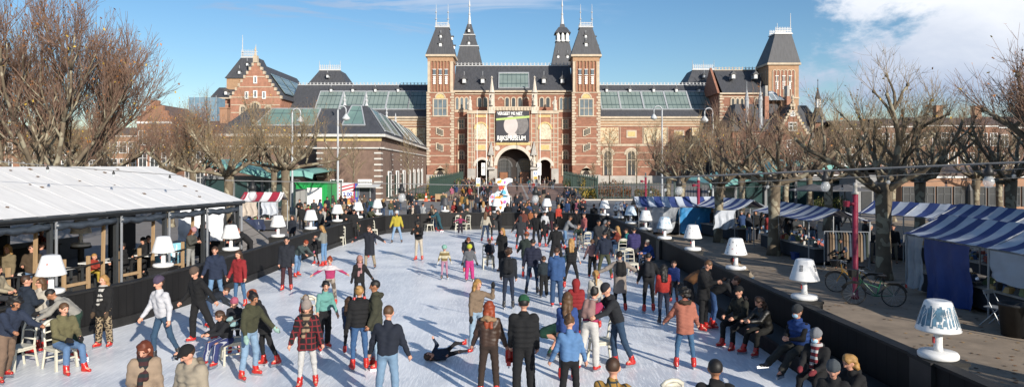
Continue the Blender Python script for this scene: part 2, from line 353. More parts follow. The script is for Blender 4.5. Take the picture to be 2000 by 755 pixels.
# -- front towers
def front_tower(a, c, rt0, rt1, mirror):
    Y = 158.5; dp = 7.0; cx = (a + c) / 2
    x0, x1 = gx(a, Y), gx(c, Y); ztop = gz(107, Y)
    m = LM(); m.box(x0, Y, 0, x1, Y + dp, gz(182, Y)); m.box(x0 + .25, Y + .25, gz(182, Y), x1 - .25, Y + dp - .25, gz(115, Y))
    m.mi(1); m.box(x0 + .1, Y + .1, gz(120, Y), x1 - .1, Y + dp - .1, ztop - .3)
    tw = m.build('tower', [BRICK, YBRICK])
    m = LM()
    m.box(x0 - .35, Y - .35, ztop - .45, x1 + .35, Y + dp + .35, ztop + 0.05); m.box(x0 - .15, Y - .15, gz(181.8, Y), x1 + .15, Y + dp + .15, gz(180, Y))
    for yb in (163.5 + 67, 245 + 10, 268 + 14): pass
    for yb in (205, 226, 247, 269, 281, 303, 320):
        m.box(x0 - .05, Y - .06, gz(yb + 1.5, Y), x1 + .05, Y + dp + .05, gz(yb, Y))
    for k in range(31):                      # quoins, alternately long and short
        zq = gz(182, Y) - 0.1 - k * 0.62
        if zq < 4.3: break
        wq = 0.85 if k % 2 else 0.55
        for xs in (x0, x1):
            xa, xb = (xs - .09, xs + wq) if xs == x0 else (xs - wq, xs + .09)
            m.box(xa, Y - .09, zq - 0.5, xb, Y + .5, zq)
    for xs in (x0, x1):                      # corner pilasters of the upper stage
        xa, xb = (xs + .12, xs + .75) if xs == x0 else (xs - .75, xs - .12)
        m.box(xa, Y + .12, gz(180, Y), xb, Y + .5, gz(118, Y))
    m.build('stone_trim', [CREAM], tw)
    m = LM()                                  # blind arcade of the upper stage
    n = 6; w0 = x0 + .85; w1 = x1 - .85; st = (w1 - w0) / n
    for i in range(n + 1):
        m.box(w0 + st * i - .1, Y + .02, gz(178, Y), w0 + st * i + .1, Y + .3, gz(121, Y))
    for i in range(n):
        m.archring(w0 + st * (i + .5), gz(121, Y), st / 2 - .12, st / 2 + .05, Y + .02, Y + .3, 6)
    m.build('blind_arcade', YBRICK, tw)
    for i in (1, 3, 5):
        xc = w0 + st * (i - .5 + .5 * 1) - st * .5 + st * .5
        xc = w0 + st * i - st * .5 + (0 if i != 3 else 0)
        xc = (x0 + x1) / 2 + (i - 3) / 2 * st * 1.85
        m = LM(); m.box(xc - .32, Y + .0, gz(146, Y), xc + .32, Y + .28, gz(136, Y)); m.mi(1)
        m.box(xc - .42, Y - .02, gz(136, Y), xc + .42, Y + .3, gz(135, Y)); m.box(xc - .42, Y - .02, gz(147, Y), xc + .42, Y + .3, gz(146, Y))
        for k in range(4):
            zc = gz(149 + k * 4, Y); m.box(xc - .3, Y - .02, zc - .36, xc + .3, Y + .28, zc - .05); m.mi(1)
        m.build('window', [GLASS_B, WHITE], tw)
    # big tripartite window with a tympanum
    r = gx(cx + 13.5, Y) - gx(cx - 13.5, Y)
    window(cx - 13, 194, cx + 13, 226, Y, glass=GLASS_B, frame=CREAM, mull=2, trans=0.45, parent=tw, fw=0.22)
    m = LM(); m.archring(gx(cx, Y), gz(193, Y) + .15, 0.0, r / 2 * .62, Y - .12, Y + .02, 12); m.mi(1); m.archring(gx(cx, Y), gz(193, Y) + .15, r / 2 * .62, r / 2 * .8, Y - .2, Y + .02, 12)
    m.build('tympanum', [GILT, CREAM], tw)
    for yy in (252, 282):
        for i in range(3):
            xx = cx + (i - 1) * 4.6 + (-1 if not mirror else 1); dyy = (i - 1) * (2.0 if not mirror else -2.0)
            window(xx - 1.6, yy + dyy, xx + 1.6, yy + 11 + dyy, Y, glass=GLASS, frame=CREAM, mull=0, parent=tw, fw=.16)
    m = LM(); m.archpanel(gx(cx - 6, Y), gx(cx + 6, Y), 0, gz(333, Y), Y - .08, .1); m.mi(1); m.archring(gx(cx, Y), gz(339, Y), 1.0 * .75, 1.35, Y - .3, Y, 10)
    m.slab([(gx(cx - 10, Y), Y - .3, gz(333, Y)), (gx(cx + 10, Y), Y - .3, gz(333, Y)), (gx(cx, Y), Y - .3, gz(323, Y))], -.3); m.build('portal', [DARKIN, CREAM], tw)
    m = LM(); m.box(x0 - .12, Y - .14, 0, x1 + .12, Y + dp + .1, gz(341, Y)); m.build('plinth', GREYST, tw)
    # steep slate roof with a railing on top
    yc = Y + dp / 2; t0, t1 = gx(rt0, yc - 1.7), gx(rt1, yc - 1.7); zt = gz(54, yc - 1.7)
    m = LM(); m.frustum((x0 - .3, Y - .3, x1 + .3, Y + dp + .3, ztop + .05), (t0, yc - 1.65, t1, yc + 1.65, zt)); rf = m.build('tower_roof', SLATE, tw)
    m = LM(); m.box(t0 - .2, yc - 1.85, zt, t1 + .2, yc + 1.85, zt + .25)
    for (xa, ya, xb, yb_) in ((t0, yc - 1.7, t1, yc - 1.7), (t0, yc + 1.7, t1, yc + 1.7)):
        m.box(xa, ya - .04, zt + 1.05, xb, ya + .04, zt + 1.17); m.box(xa, ya - .04, zt + .6, xb, ya + .04, zt + .68)
        k = 0
        while xa + k * .35 <= xb + .01: m.box(xa + k * .35 - .05, ya - .03, zt + .2, xa + k * .35 + .05, ya + .03, zt + 1.25); k += 1
    for xa in (t0, t1):
        m.box(xa - .04, yc - 1.7, zt + 1.05, xa + .04, yc + 1.7, zt + 1.17)
        for k in range(10): m.box(xa - .03, yc - 1.7 + k * .36, zt + .2, xa + .03, yc - 1.62 + k * .36, zt + 1.2)
    m.build('roof_railing', WIREG, tw)
    for xa in (t0 + .1, t1 - .1):
        m = LM(); m.lathe([(.13, 0), (.1, 1.6), (.3, 1.8), (.1, 2.0), (.07, 3.2), (.24, 3.4), (.07, 3.6), (.04, 5.2), (.0, 5.4)], (xa, yc - 1.6, zt + .2), 6); m.build('finial', WIREG, tw)
    for q, (zz, s_) in enumerate(((88, 1.0), (70, .8))):
        f_ = (107 - zz) / 53; yy = Y + (yc - 1.65 - Y) * f_
        dormer((x0 + x1) / 2, yy, gz(zz + 3, Y), s_, tw)
        xs = x1 + (t1 - x1) * f_
        m = LM(); m.box(xs - .4, yc - .3, gz(zz + 3, Y), xs + .5, yc + .3, gz(zz - 3, Y)); m.mi(1); m.box(xs - .4, yc - .5, gz(zz - 3, Y), xs + .7, yc + .5, gz(zz - 5, Y)); m.build('dormer', [WHITE, SLATE], tw)
front_tower(834, 886, 851, 876, False)
front_tower(1118, 1172, 1133, 1157, True)

# -- rear roof spires
def spire(cx, levels, zspire, dark_belfry):
    Y = 185.0; m = LM(); tp = []
    for i in range(len(levels) - 1):
        (y0, h0), (y1, h1) = levels[i], levels[i + 1]
        a, b_ = h0 * Y / F, h1 * Y / F; X = gx(cx, Y)
        m.frustum((X - a, Y - a, X + a, Y + a, gz(y0, Y)), (X - b_, Y - b_, X + b_, Y + b_, gz(y1, Y) if i < len(levels) - 2 else gz(y1, Y)))
    sp = m.build('rear_spire', SLATE)
    m = LM()
    for (y0, h0) in levels[1:-1]:
        a = (h0 + 1.2) * Y / F; m.box(X - a, Y - a, gz(y0 + .8, Y), X + a, Y + a, gz(y0 - 1, Y))
    m.lathe([(3.6 * Y / F, gz(levels[-1][0], Y)), (1.6 * Y / F, gz(levels[-1][0] - 18, Y)), (2.4 * Y / F, gz(levels[-1][0] - 20, Y)), (1.2 * Y / F, gz(levels[-1][0] - 23, Y)), (.9 * Y / F, gz(levels[-1][0] - 34, Y)), (1.9 * Y / F, gz(levels[-1][0] - 36, Y)), (.5 * Y / F, gz(zspire, Y)), (0.01, gz(zspire - 6, Y))], (X, Y, 0), 8)
    m.build('spire_tip', WIREG, sp)
    for (yy, offs) in ((115, (-9, 9)), (88, (0,)), (63, (0,))):
        if dark_belfry and yy < 100: continue
        for o_ in offs: dormer(gx(cx + o_, Y), Y - (abs(12 if yy > 100 else 9 if yy > 80 else 5) + 9) * Y / F * .75, gz(yy, Y - 2), 0.95, sp)
    if dark_belfry:
        m = LM(); a = 10.5 * Y / F
        for sx in (-1, 1):
            for sy in (-1, 1): m.box(X + sx * a - .25, Y + sy * a - .25, gz(82, Y), X + sx * a + .25, Y + sy * a + .25, gz(66, Y))
        m.mi(1); m.frustum((X - a * 1.5, Y - a * 1.5, X + a * 1.5, Y + a * 1.5, gz(67, Y)), (X - a * .75, Y - a * .75, X + a * .75, Y + a * .75, gz(55, Y)))
        m.mi(2)
        for xx in (X - 1.2, X, X + 1.2): m.lathe([(.45, 0), (.45, 1.6), (0.01, 2.8)], (xx, Y - a * 1.3, gz(84, Y)), 6)
        m.build('belfry', [CREAM, SLATE, WHITE], sp)
spire(917, [(130, 26), (93, 17.5), (70, 10.5), (48, 4)], 0, False)
spire(1098, [(130, 22), (82, 12.5), (66, 8), (48, 4)], 0, True)

# -- central block between the towers
YC = 161.5
x0, x1 = gx(886, YC), gx(1118, YC); ez = gz(178, YC); rz_ = gz(129, 168)
m = LM(); m.box(x0, YC, 0, x1, YC + 13, ez); m.build('central_wall', BRICK)
m = LM(); m.slab([(x0, YC - .5, ez), (x1, YC - .5, ez), (x1, 168, rz_), (x0, 168, rz_)], -.2); m.slab([(x0, 168, rz_), (x1, 168, rz_), (x1, YC + 13.5, ez), (x0, YC + 13.5, ez)], -.2); m.build('central_roof', SLATE)
m = LM(); crest(m, x0, x1, rz_, 168, .8, .9); m.build('roof_crest', WIREG)
m = LM(); m.box(x0, YC - .6, ez - .3, x1, YC - .02, ez + .12); prect(m, 887, 182.5, 1117, 184.5, YC - .2, .2); prect(m, 887, 214.5, 913, 219, YC - .12, .12); prect(m, 1091, 214.5, 1117, 219, YC - .12, .12)
bands(m, 887, 913, (229, 249, 270, 281, 303, 320), YC); bands(m, 1091, 1117, (229, 249, 270, 281, 303, 320), YC)
m.build('cornice', CREAM)
Ec = (ez, YC - .5); Rc = (rz_, 168.0)
m = LM(); slope(m, gx(975, 164), gx(1032, 164), .10, .66, Ec, Rc, .16); m.mi(1)
slope(m, gx(973.6, 164), gx(975, 164), .08, .70, Ec, Rc, .3); slope(m, gx(1032, 164), gx(1033.4, 164), .08, .70, Ec, Rc, .3); slope(m, gx(975, 164), gx(1032, 164), .66, .70, Ec, Rc, .3); slope(m, gx(975, 164), gx(1032, 164), .08, .10, Ec, Rc, .3)
m.build('skylight', [SKYL, LEAD])
for px in (907, 943, 1062, 1098): dormer(gx(px, 163), 162.7, gz(163, 162.7), 1.25)
# upper gallery of round-headed windows
for c_, glass in ((893, 1), (902, 1), (911, 1), (936.5, 0), (948.5, 0), (990.5, 0), (1003, 0), (1015.5, 0), (1058, 0), (1070, 0), (1096, 1), (1104.5, 1), (1113, 1)):
    hw = 3.1 if glass else 4.0
    window(c_ - hw, 190.5, c_ + hw, 214 if glass else 209, YC, 'arch', glass=GLASS_B if glass else GLASS, mull=0, fw=.17)
for c_ in (978, 1028):
    m = LM(); hw = 4.3; m.archring(gx(c_, YC), gz(195, YC), hw * YC / F - .05, hw * YC / F + .2, YC - .1, YC, 8); m.build('blind_arch', CREAM)
for c_ in (901, 1104):
    for (b, d, k) in ((234, 251, 'rect'), (263, 281, 'rect'), (294, 311, 'arch'), (321, 341, 'rect')):
        window(c_ - 5, b, c_ + 5, d, YC, k, mull=1, trans=.55, fw=.22)

# -- projecting porch with three real arches
YP = 158.0; m = LM(); mst = LM(); N = 20
X0, X1 = gx(913, YP), gx(1091, YP); ztop = gz(217, YP); ztopc = gz(209, YP)
def arch_bay(m, xa, xb, cx, r, zs, zt, y, back):
    """wall front from xa to xb with a round arch through it, and the passage behind"""
    zj = zs
    m.poly([(xa, y, 0), (cx - r, y, 0), (cx - r, y, zj), (xa, y, zj)]); m.poly([(cx + r, y, 0), (xb, y, 0), (xb, y, zj), (cx + r, y, zj)])
    m.poly([(xa, y, zj), (cx - r, y, zj), (cx - r, y, zt), (xa, y, zt)]); m.poly([(cx + r, y, zj), (xb, y, zj), (xb, y, zt), (cx + r, y, zt)])
    for i in range(N):
        A = math.pi - math.pi * i / N; B = math.pi - math.pi * (i + 1) / N
        p = (cx + r * math.cos(A), y, zj + r * math.sin(A)); q = (cx + r * math.cos(B), y, zj + r * math.sin(B))
        m.poly([p, q, (q[0], y, zt), (p[0], y, zt)])
        m.poly([p, (p[0], back, p[2]), (q[0], back, q[2]), q])
    m.poly([(cx - r, y, 0), (cx - r, back, 0), (cx - r, back, zj), (cx - r, y, zj)]); m.poly([(cx + r, back, 0), (cx + r, y, 0), (cx + r, y, zj), (cx + r, back, zj)])
rb = 33 * YP / F; rs = 12.5 * YP / F
arch_bay(m, gx(954, YP), gx(1051, YP), gx(1004, YP), rb, gz(323, YP), ztopc, YP, YC + 2)
arch_bay(m, X0, gx(954, YP), gx(941.8, YP), rs, gz(324, YP), ztop, YP, YC - .02)
arch_bay(m, gx(1051, YP), X1, gx(1064, YP), rs, gz(324, YP), ztop, YP, YC - .02)
for xx, zt in ((X0, ztop), (X1, ztop)): m.poly([(xx, YP, 0), (xx, YC, 0), (xx, YC, zt), (xx, YP, zt)])
m.poly([(X0, YP, ztop), (X1, YP, ztop), (X1, YC, ztop), (X0, YC, ztop)])
m.poly([(gx(954, YP), YP, ztopc), (gx(1051, YP), YP, ztopc), (gx(1051, YP), YC, ztopc), (gx(954, YP), YC, ztopc)])
for px in (954, 1051): m.poly([(gx(px, YP), YP, ztop), (gx(px, YP), YC, ztop), (gx(px, YP), YC, ztopc), (gx(px, YP), YP, ztopc)])
m.build('porch', BRICK2)
m = LM()  # near-black panels paint the shade inside the arches (just proud of the wall behind)
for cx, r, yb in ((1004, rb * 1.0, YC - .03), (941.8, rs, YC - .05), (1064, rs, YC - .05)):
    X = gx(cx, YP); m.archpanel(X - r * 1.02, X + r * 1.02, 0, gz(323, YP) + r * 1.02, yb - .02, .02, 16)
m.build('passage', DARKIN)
for cx in (984, 1024.5):
    X = gx(cx, YP); r = 14.5 * YP / F
    m = LM(); m.archpanel(X - r, X + r, .1, gz(326, YP) + r, YC - .2, .06, 12); m.mi(1); m.archring(X, gz(326, YP), r, r + .35, YC - .3, YC - .1, 14)
    for k in range(-3, 4): m.box(X + k * r / 4 - .04, YC - .24, .1, X + k * r / 4 + .04, YC - .19, gz(326, YP) + math.sqrt(max(0, r * r - (k * r / 4) ** 2)) - .05)
    for k in range(1, 7): m.box(X - r * .9, YC - .235, k * .95, X + r * .9, YC - .195, k * .95 + .07)
    m.mi(2); m.box(X - 1.0, YC - .5, 0, X + 1.0, YC - .25, 2.6)
    m.build('passage_window', [GLASS, mat('dark_mullion', (.10, .10, .10)), mat('revolving_door', (0.22, 0.10, 0.05), .4, .3, 2)])
# stone dressings of the porch
for cx, r, w_, zz in ((1004, rb, .78, 323), (941.8, rs, .58, 324), (1064, rs, .58, 324)): m = LM(); m.archring(gx(cx, YP), gz(zz, YP), r - .02, r + w_, YP - .22, YP + .3, 24); m.build('arch_moulding', STONE)
ed = [(913, 929), (955, 971), (1037, 1050.5), (1077, 1091)]
for a, c in ed: m = LM(); prect(m, a, 329, c, 370, YP - .3, .35); m.build('base_pier', GREYST)
m = LM()
prect(m, 912, 216, 954, 222, YP - .3, .3); prect(m, 1051, 216, 1092, 222, YP - .3, .3); prect(m, 952, 208, 1053, 216, YP - .35, .35)
for yb in (276.5,): prect(m, 912, yb, 1092, yb + 2, YP - .15, .15)
for px in (914, 922, 926.5, 951, 956.5, 966, 1038, 1047, 1050, 1076, 1081.5, 1089.5):
    prect(m, px - .9, 222, px + .9, 328, YP - .12, .12)
for yb in (230, 240, 250, 260, 268, 286, 296, 306, 316):
    for a, c in ((913, 927), (955, 967), (1037.5, 1048), (1077, 1091)): prect(m, a, yb, c, yb + 1.6, YP - .08, .08)
for px in (958, 964, 970, 976, 982, 988, 994, 1000, 1006, 1012, 1018, 1024, 1030, 1036, 1042, 1048): prect(m, px - 1, 209.5, px + 1, 215, YP - .5, .2)
m.build('stone_trim', CREAM)
m = LM(); prect(m, 969, 277, 1036, 283, YP - .11, .11); prect(m, 929, 224.5, 950, 229, YP - .1, .1); prect(m, 1052, 224.5, 1075, 229, YP - .1, .1); m.build('mosaic_frieze', GILT)
for c_ in (939.5, 1064.5):
    m = LM(); X = gx(c_, YP); r = 11 * YP / F; m.archpanel(X - r, X + r, gz(272, YP), gz(241, YP), YP - .16, .16, 12); m.mi(1); m.archring(X, gz(241, YP) - r, r, r + .35, YP - .3, YP, 14)
    m.build('relief_niche', [mat('relief_stone', (0.55, 0.48, 0.36), .9, .45, 3), GILT])
    m = LM(); prect(m, c_ - 11, 281, c_ + 11, 294, YP - .2, .2); m.mi(1); prect(m, c_ - 8, 283, c_ + 8, 292, YP - .26, .06); m.build('plaque', [CREAM, GILT])
for c_ in (971.5, 1032):
    m = LM(); X = gx(c_, YP); m.lathe([(.0, -.1), (.62, -.1), (.62, .0), (.0, .0)], (0, 0, 0), 8); m.v = [(X + x, YP - .1 + z, gz(289, YP) + y) for x, y, z in m.v]; m.build('rosette', STONE)
# pinnacles, statues on piers
def statue(c_, yb, s, Y):
    X = gx(c_, Y); z = gz(yb, Y)
    m = LM(); m.lathe([(.42, 0), (.46, .2), (.34, .5), (.40, 1.0), (.30, 1.5), (.36, 1.9), (.17, 2.1), (.13, 2.2), (.2, 2.35), (.2, 2.6), (.1, 2.75), (.0, 2.78)], (0, 0, 0), 10)
    m.v = [(X + x * s, Y + y * s * .8, z + zz * s) for x, y, zz in m.v]; m.tube([(X - .35 * s, Y, z + 1.8 * s), (X - .5 * s, Y - .2, z + 1.2 * s)], .12 * s, 5); return m.build('statue', STONE)
for c_ in (960.5, 1044):
    X = gx(c_, YP); m = LM(); m.frustum((X - .75, YP - .5, X + .75, YP + .7, gz(222, YP)), (X - .6, YP - .4, X + .6, YP + .6, gz(183, YP)))
    m.lathe([(.75, 0), (.55, .5), (.12, 3.3), (.3, 3.5), (0.01, 3.9)], (X, YP, gz(181, YP)), 8); m.build('pinnacle', STONE)
    statue(c_, 206, .95, YP - .8)
    m = LM(); X = gx(c_ - 1, YP); m.frustum((X - .9, YP - .9, X + .9, YP + .1, gz(331, YP)), (X - .8, YP - .8, X + .8, YP + .1, gz(326, YP)))
    m.frustum((X - .7, YP - .7, X + .7, YP + .1, gz(303, YP)), (X - .05, YP - .3, X + .05, YP + .1, gz(276, YP))); m.build('niche_canopy', GREYST)
    statue(c_ - 1, 325, 1.0, YP - .5)
for c_ in (918, 1084): statue(c_, 216, 1.2, YP)
for c_ in (929, 977, 1030, 1078): pass

# -- left end pavilion, gable towards the square
Y = 158.0; xa, xb = gx(450, Y), gx(548, Y); xm = (xa + xb) / 2; ze = gz(192, Y); zp = gz(120, Y)
m = LM(); m.box(xa, Y, 0, xb, Y + 30, ze); m.slab([(xa, Y, ze), (xb, Y, ze), (xm, Y, zp)], -.6); pv = m.build('gable_pavilion', BRICK2)
m = LM(); m.slab([(xa - .4, Y + .5, ze - .2), (xm, Y + .5, zp - .3), (xm, Y + 30, zp - .3), (xa - .4, Y + 30, ze - .2)], .2); m.slab([(xm, Y + .5, zp - .3), (xb + .4, Y + .5, ze - .2), (xb + .4, Y + 30, ze - .2), (xm, Y + 30, zp - .3)], .2); m.build('pavilion_roof', SLATE, pv)
for (v0, v1, y0, y1) in ((.15, .72, Y + 4, Y + 10), (.15, .72, Y + 11, Y + 17), (.15, .72, Y + 18, Y + 24)):
    P = lambda v, y: (xb + .4 + (xm - xb - .4) * v + .35, y, ze - .2 + (zp - ze) * v + .3)
    m = LM(); m.slab([P(v0, y0), P(v0, y1), P(v1, y1), P(v1, y0)], .1); m.build('skylight', SKYL, pv)
m = LM()
for k in range(9):                            # stepped stone along the gable edges
    t = k / 9; z = ze + (zp - ze) * t; hx = (xb - xa) / 2 * (1 - t)
    for s_ in (-1, 1): m.box(xm + s_ * hx - .2, Y - .12, z - .1, xm + s_ * hx + .3, Y + .7, z + .6)
m.box(xm - .5, Y - .2, zp - .3, xm + .5, Y + .7, zp + 1.3); m.lathe([(.3, 0), (.1, 1), (.25, 1.3), (0.01, 2.2)], (xm, Y, zp + 1.3), 6)
for yb in (150, 170, 190, 205, 220, 240, 262, 284, 306):
    z = gz(yb, Y); hx = (xb - xa) / 2 * (1 if z < ze else (zp - z) / (zp - ze)) - .2; m.box(xm - hx, Y - .06, z - .1, xm + hx, Y, z + .12)
m.build('stone_trim', CREAM, pv)
for (cx, yb, h_, w_) in ((499, 150, 12, 2.2), (499, 178, 12, 2.6), (482, 180, 12, 2.2), (516, 180, 12, 2.2)): window(cx - w_, yb, cx + w_, yb + h_, Y, glass=GLASS_B, frame=WHITE, mull=0, parent=pv, fw=.16)
for cx, hw in ((499, 9), (475, 5), (524, 5)): window(cx - hw, 200 if hw > 6 else 207, cx + hw, 232, Y, 'arch', frame=CREAM, mull=2 if hw > 6 else 1, parent=pv, fw=.3, trans=.5)
# mansard tower behind it
xa, xb = gx(456, 168), gx(520, 168); m = LM(); m.box(xa, 164, 0, xb, 173, gz(156, 168)); tw = m.build('corner_tower', YBRICK)
m = LM(); m.box(xa - .3, 163.7, gz(157, 168), xb + .3, 173.3, gz(155, 168)); m.frustum((xa - .2, 163.8, xb + .2, 173.2, gz(155, 168)), (gx(475, 168), 166.5, gx(508, 168), 170.5, gz(115, 168))); m.build('tower_roof', SLATE, tw)
m = LM(); crest(m, gx(475, 168), gx(508, 168), gz(115, 168), 166.6, 1.9, .5); m.tube([(gx(477, 168), 167, gz(115, 168)), (gx(477, 168), 167, gz(70, 168))], [.18, .05], 5); m.tube([(gx(503, 168), 167, gz(115, 168)), (gx(503, 168), 167, gz(88, 168))], [.14, .05], 5); m.build('roof_railing', WIREG, tw)
dormer(gx(474, 166), 164.3, gz(147, 166), .9, tw); dormer(gx(486, 166), 165.3, gz(130, 166), .8, tw)
# low roof at the far left
xa, xb = gx(420, 162), gx(472, 162); m = LM(); m.box(xa, 160, 0, xb, 170, gz(192, 160)); lo = m.build('side_range', BRICK2)
m = LM(); m.slab([(xa - .3, 159.6, gz(192, 160)), (xb, 159.6, gz(192, 160)), (xb, 165, gz(171, 165)), (xa - .3, 165, gz(171, 165))], -.2); m.build('side_roof', SLATE, lo)
m = LM(); m.box(xa - .4, 159.3, gz(193.5, 160), xb, 160, gz(191, 160)); bands(m, 420, 456, (203, 218), 160); m.build('cornice', CREAM, lo); dormer(gx(444, 161), 160.6, gz(186, 161), 1, lo)
# mansards rising behind the wings
for a, c, ta, tc_, base_, top_ in ((613, 688, 630, 670, 166, 141), (1330, 1398, 1347, 1388, 166, 140)):
    Yb = 186.0; m = LM(); m.frustum((gx(a, Yb), Yb - 6, gx(c, Yb), Yb + 6, gz(base_ + 4, Yb)), (gx(ta, Yb), Yb - 3, gx(tc_, Yb), Yb + 3, gz(top_, Yb))); mo = m.build('rear_mansard', SLATE)
    m = LM(); m.box(gx(ta, Yb) - .2, Yb - 3.2, gz(top_, Yb), gx(tc_, Yb) + .2, Yb - 2.8, gz(top_ - 1.2, Yb)); crest(m, gx(ta, Yb), gx(tc_, Yb), gz(top_ - 1, Yb), Yb - 3, 1.4, .55)
    for q in (ta, (ta + tc_) / 2, tc_): m.tube([(gx(q, Yb), Yb - 3, gz(top_, Yb)), (gx(q, Yb), Yb - 3, gz(top_ - 19, Yb))], [.12, .04], 4)
    m.build('roof_railing', WIREG, mo); dormer(gx((a + c) / 2, Yb), Yb - 5.2, gz(157, Yb), .9, mo)

# -- right end pavilion
Y = 158.0; xa, xb = gx(1406, Y), gx(1500, Y); ze = gz(182, Y); zr = gz(137, 164)
m = LM(); m.box(xa, Y, 0, xb, Y + 13, ze); m.slab([(xa, Y, ze), (xa, 164.5, zr + .6), (xa, Y + 13, ze)], .5); pv = m.build('gable_pavilion', BRICK)
m = LM(); m.slab([(xa + .5, Y - .4, ze), (xb, Y - .4, ze), (xb, 164.5, zr), (xa + .5, 164.5, zr)], -.2); m.slab([(xa + .5, 164.5, zr), (xb, 164.5, zr), (xb, Y + 13, ze), (xa + .5, Y + 13, ze)], -.2); m.build('pavilion_roof', SLATE, pv)
m = LM(); prect(m, 1406, 181, 1500, 184, Y - .5, .5); prect(m, 1406, 188, 1500, 190, Y - .12, .12); bands(m, 1406, 1500, (208, 217, 227, 240, 255, 270, 285, 300), Y, 1.8); crest(m, xa + .6, xb, zr, 164.5, .8, .8)
for k in range(22): m.box(xa - .1, Y - .1, ze - .8 - k * .7, xa + (.9 if k % 2 else .55), Y + .6, ze - .4 - k * .7)
m.build('stone_trim', CREAM, pv)
for cx in (1431, 1440, 1449, 1458, 1477, 1486, 1494): window(cx - 3.2, 192, cx + 3.2, 211, Y, 'arch', glass=GLASS, mull=0, parent=pv, fw=.18)
for cx in (1429, 1472): dormer(gx(cx, 161), 160.2, gz(154, 160), 1.2, pv)
# right corner tower
Y = 157.5; xa, xb = gx(1501, Y), gx(1560, Y); dp = 7.3
m = LM(); m.box(xa, Y, 0, xb, Y + dp, gz(127, Y)); tw = m.build('corner_tower', YBRICK)
m = LM(); w0, w1 = gx(1509, Y), gx(1552, Y); m.box(w0, Y - .06, gz(190, Y), w1, Y + .0, gz(137, Y)); m.build('brick_panel', BRICK, tw)
m = LM(); st = (w1 - w0) / 6
for i in range(7): m.box(w0 + st * i - .1, Y - .16, gz(190, Y), w0 + st * i + .1, Y - .06, gz(140, Y))
for i in range(6): m.archring(w0 + st * (i + .5), gz(140, Y), st / 2 - .12, st / 2 + .06, Y - .16, Y, 6)
for k in range(6): m.box(xa - .1, Y + .5 + k * 1.1, gz(190, Y), xa, Y + .7 + k * 1.1, gz(137, Y))
m.build('blind_arcade', CREAM, tw)
for cx in (1517, 1530.5, 1543):
    m = LM(); X = gx(cx, Y); m.box(X - .3, Y - .14, gz(159, Y), X + .3, Y - .02, gz(149, Y)); m.mi(1)
    m.box(X - .4, Y - .18, gz(149, Y), X + .4, Y, gz(148, Y)); m.box(X - .4, Y - .18, gz(160, Y), X + .4, Y, gz(159, Y))
    for k in range(4): m.box(X - .28, Y - .16, gz(164 + k * 3.4, Y), X + .28, Y, gz(161.5 + k * 3.4, Y))
    m.build('window', [GLASS_B, WHITE], tw)
m = LM(); m.box(xa - .4, Y - .4, gz(127, Y), xb + .4, Y + dp + .4, gz(123, Y)); m.box(xa - .1, Y - .2, gz(193, Y), xb + .1, Y + dp + .1, gz(190, Y)); m.build('cornice', CREAM, tw)
yc = Y + dp / 2; m = LM(); m.frustum((xa - .3, Y - .3, xb + .3, Y + dp + .3, gz(123, Y)), (gx(1508, yc), yc - 1.8, gx(1540, yc), yc + 1.8, gz(70, yc))); m.build('tower_roof', SLATE, tw)
m = LM(); ta, tb, zt = gx(1508, yc), gx(1540, yc), gz(70, yc); m.box(ta - .2, yc - 2, zt, tb + .2, yc + 2, zt + .25); crest(m, ta, tb, zt + .2, yc - 1.8, 1.4, .38); crest(m, ta, tb, zt + .2, yc + 1.8, 1.4, .38)
m.tube([(tb - .2, yc - 1.6, zt), (tb - .2, yc - 1.6, gz(29, yc))], [.14, .05], 5); m.tube([(ta + .8, yc - 1, zt), (ta + .8, yc - 1, gz(47, yc))], [.1, .05], 5); m.build('roof_railing', WIREG, tw)
dormer(gx(1530, Y), Y + 1.5, gz(110, Y + 1), 1.1, tw); dormer(gx(1528, Y), Y + 2.5, gz(88, Y + 1), .8, tw)

# ---------------------------------------------------------------- gabled villa beside the museum
Y = 140.0; villa = thing('villa', 'tall red brick villa with pointed gable, chimneys and a slim turret right of the museum', 'villa', (gx(1548, Y), Y, 0))
class VM(MB):
    def build(s, name, mats, parent=None, smooth=False, loc=None):
        s.v = [(x - villa.location[0], y - villa.location[1], z) for x, y, z in s.v]; return MB.build(s, name, mats, parent or villa, smooth)
xa, xb = gx(1515, Y), gx(1583, Y); xm = gx(1548, Y); ze = gz(262, Y); zp = gz(202, Y)
m = VM(); m.box(xa, Y, 0, xb, Y + 12, ze); m.slab([(xa + .8, Y, ze), (xb - .8, Y, ze), (xm, Y, zp)], -.5); m.box(gx(1440, Y), Y + 3, 0, xa, Y + 14, gz(255, Y)); m.box(xb, Y + 2, 0, gx(1628, Y), Y + 14, gz(268, Y)); m.build('wall', BRICK)
m = VM(); m.slab([(xa, Y + .4, ze - .1), (xm, Y + .4, zp - .2), (xm, Y + 12, zp - .2), (xa, Y + 12, ze - .1)], .2); m.slab([(xm, Y + .4, zp - .2), (xb, Y + .4, ze - .1), (xb, Y + 12, ze - .1), (xm, Y + 12, zp - .2)], .2)
m.frustum((gx(1436, Y), Y + 2.5, xa + 1, Y + 14.5, gz(255, Y)), (gx(1455, Y), Y + 6, xa + 3, Y + 10, gz(203, Y + 6))); m.frustum((xb - 1, Y + 1.5, gx(1632, Y), Y + 14.5, gz(268, Y)), (xb - 3, Y + 6, gx(1600, Y), Y + 10, gz(206, Y + 6)))
m.build('roof', SLATE)
m = VM()
for k in range(10):
    t = k / 10; z = ze + (zp - ze) * t; hx = (xb - xa) / 2 * (1 - t) - .6
    for s_ in (-1, 1): m.box(xm + s_ * hx - .28, Y - .15, z, xm + s_ * hx + .28, Y + .55, z + .55)
m.lathe([(.4, 0), (.15, .8), (.35, 1.2), (0.01, 2)], (xm, Y, zp), 6)
for a, c, yl in ((1515, 1583, Y), (1583, 1628, Y + 2), (1440, 1515, Y + 3)):
    for yb in (274, 282, 292, 303, 314): prect(m, a, yb, c, yb + 1.6, yl - .08, .08)
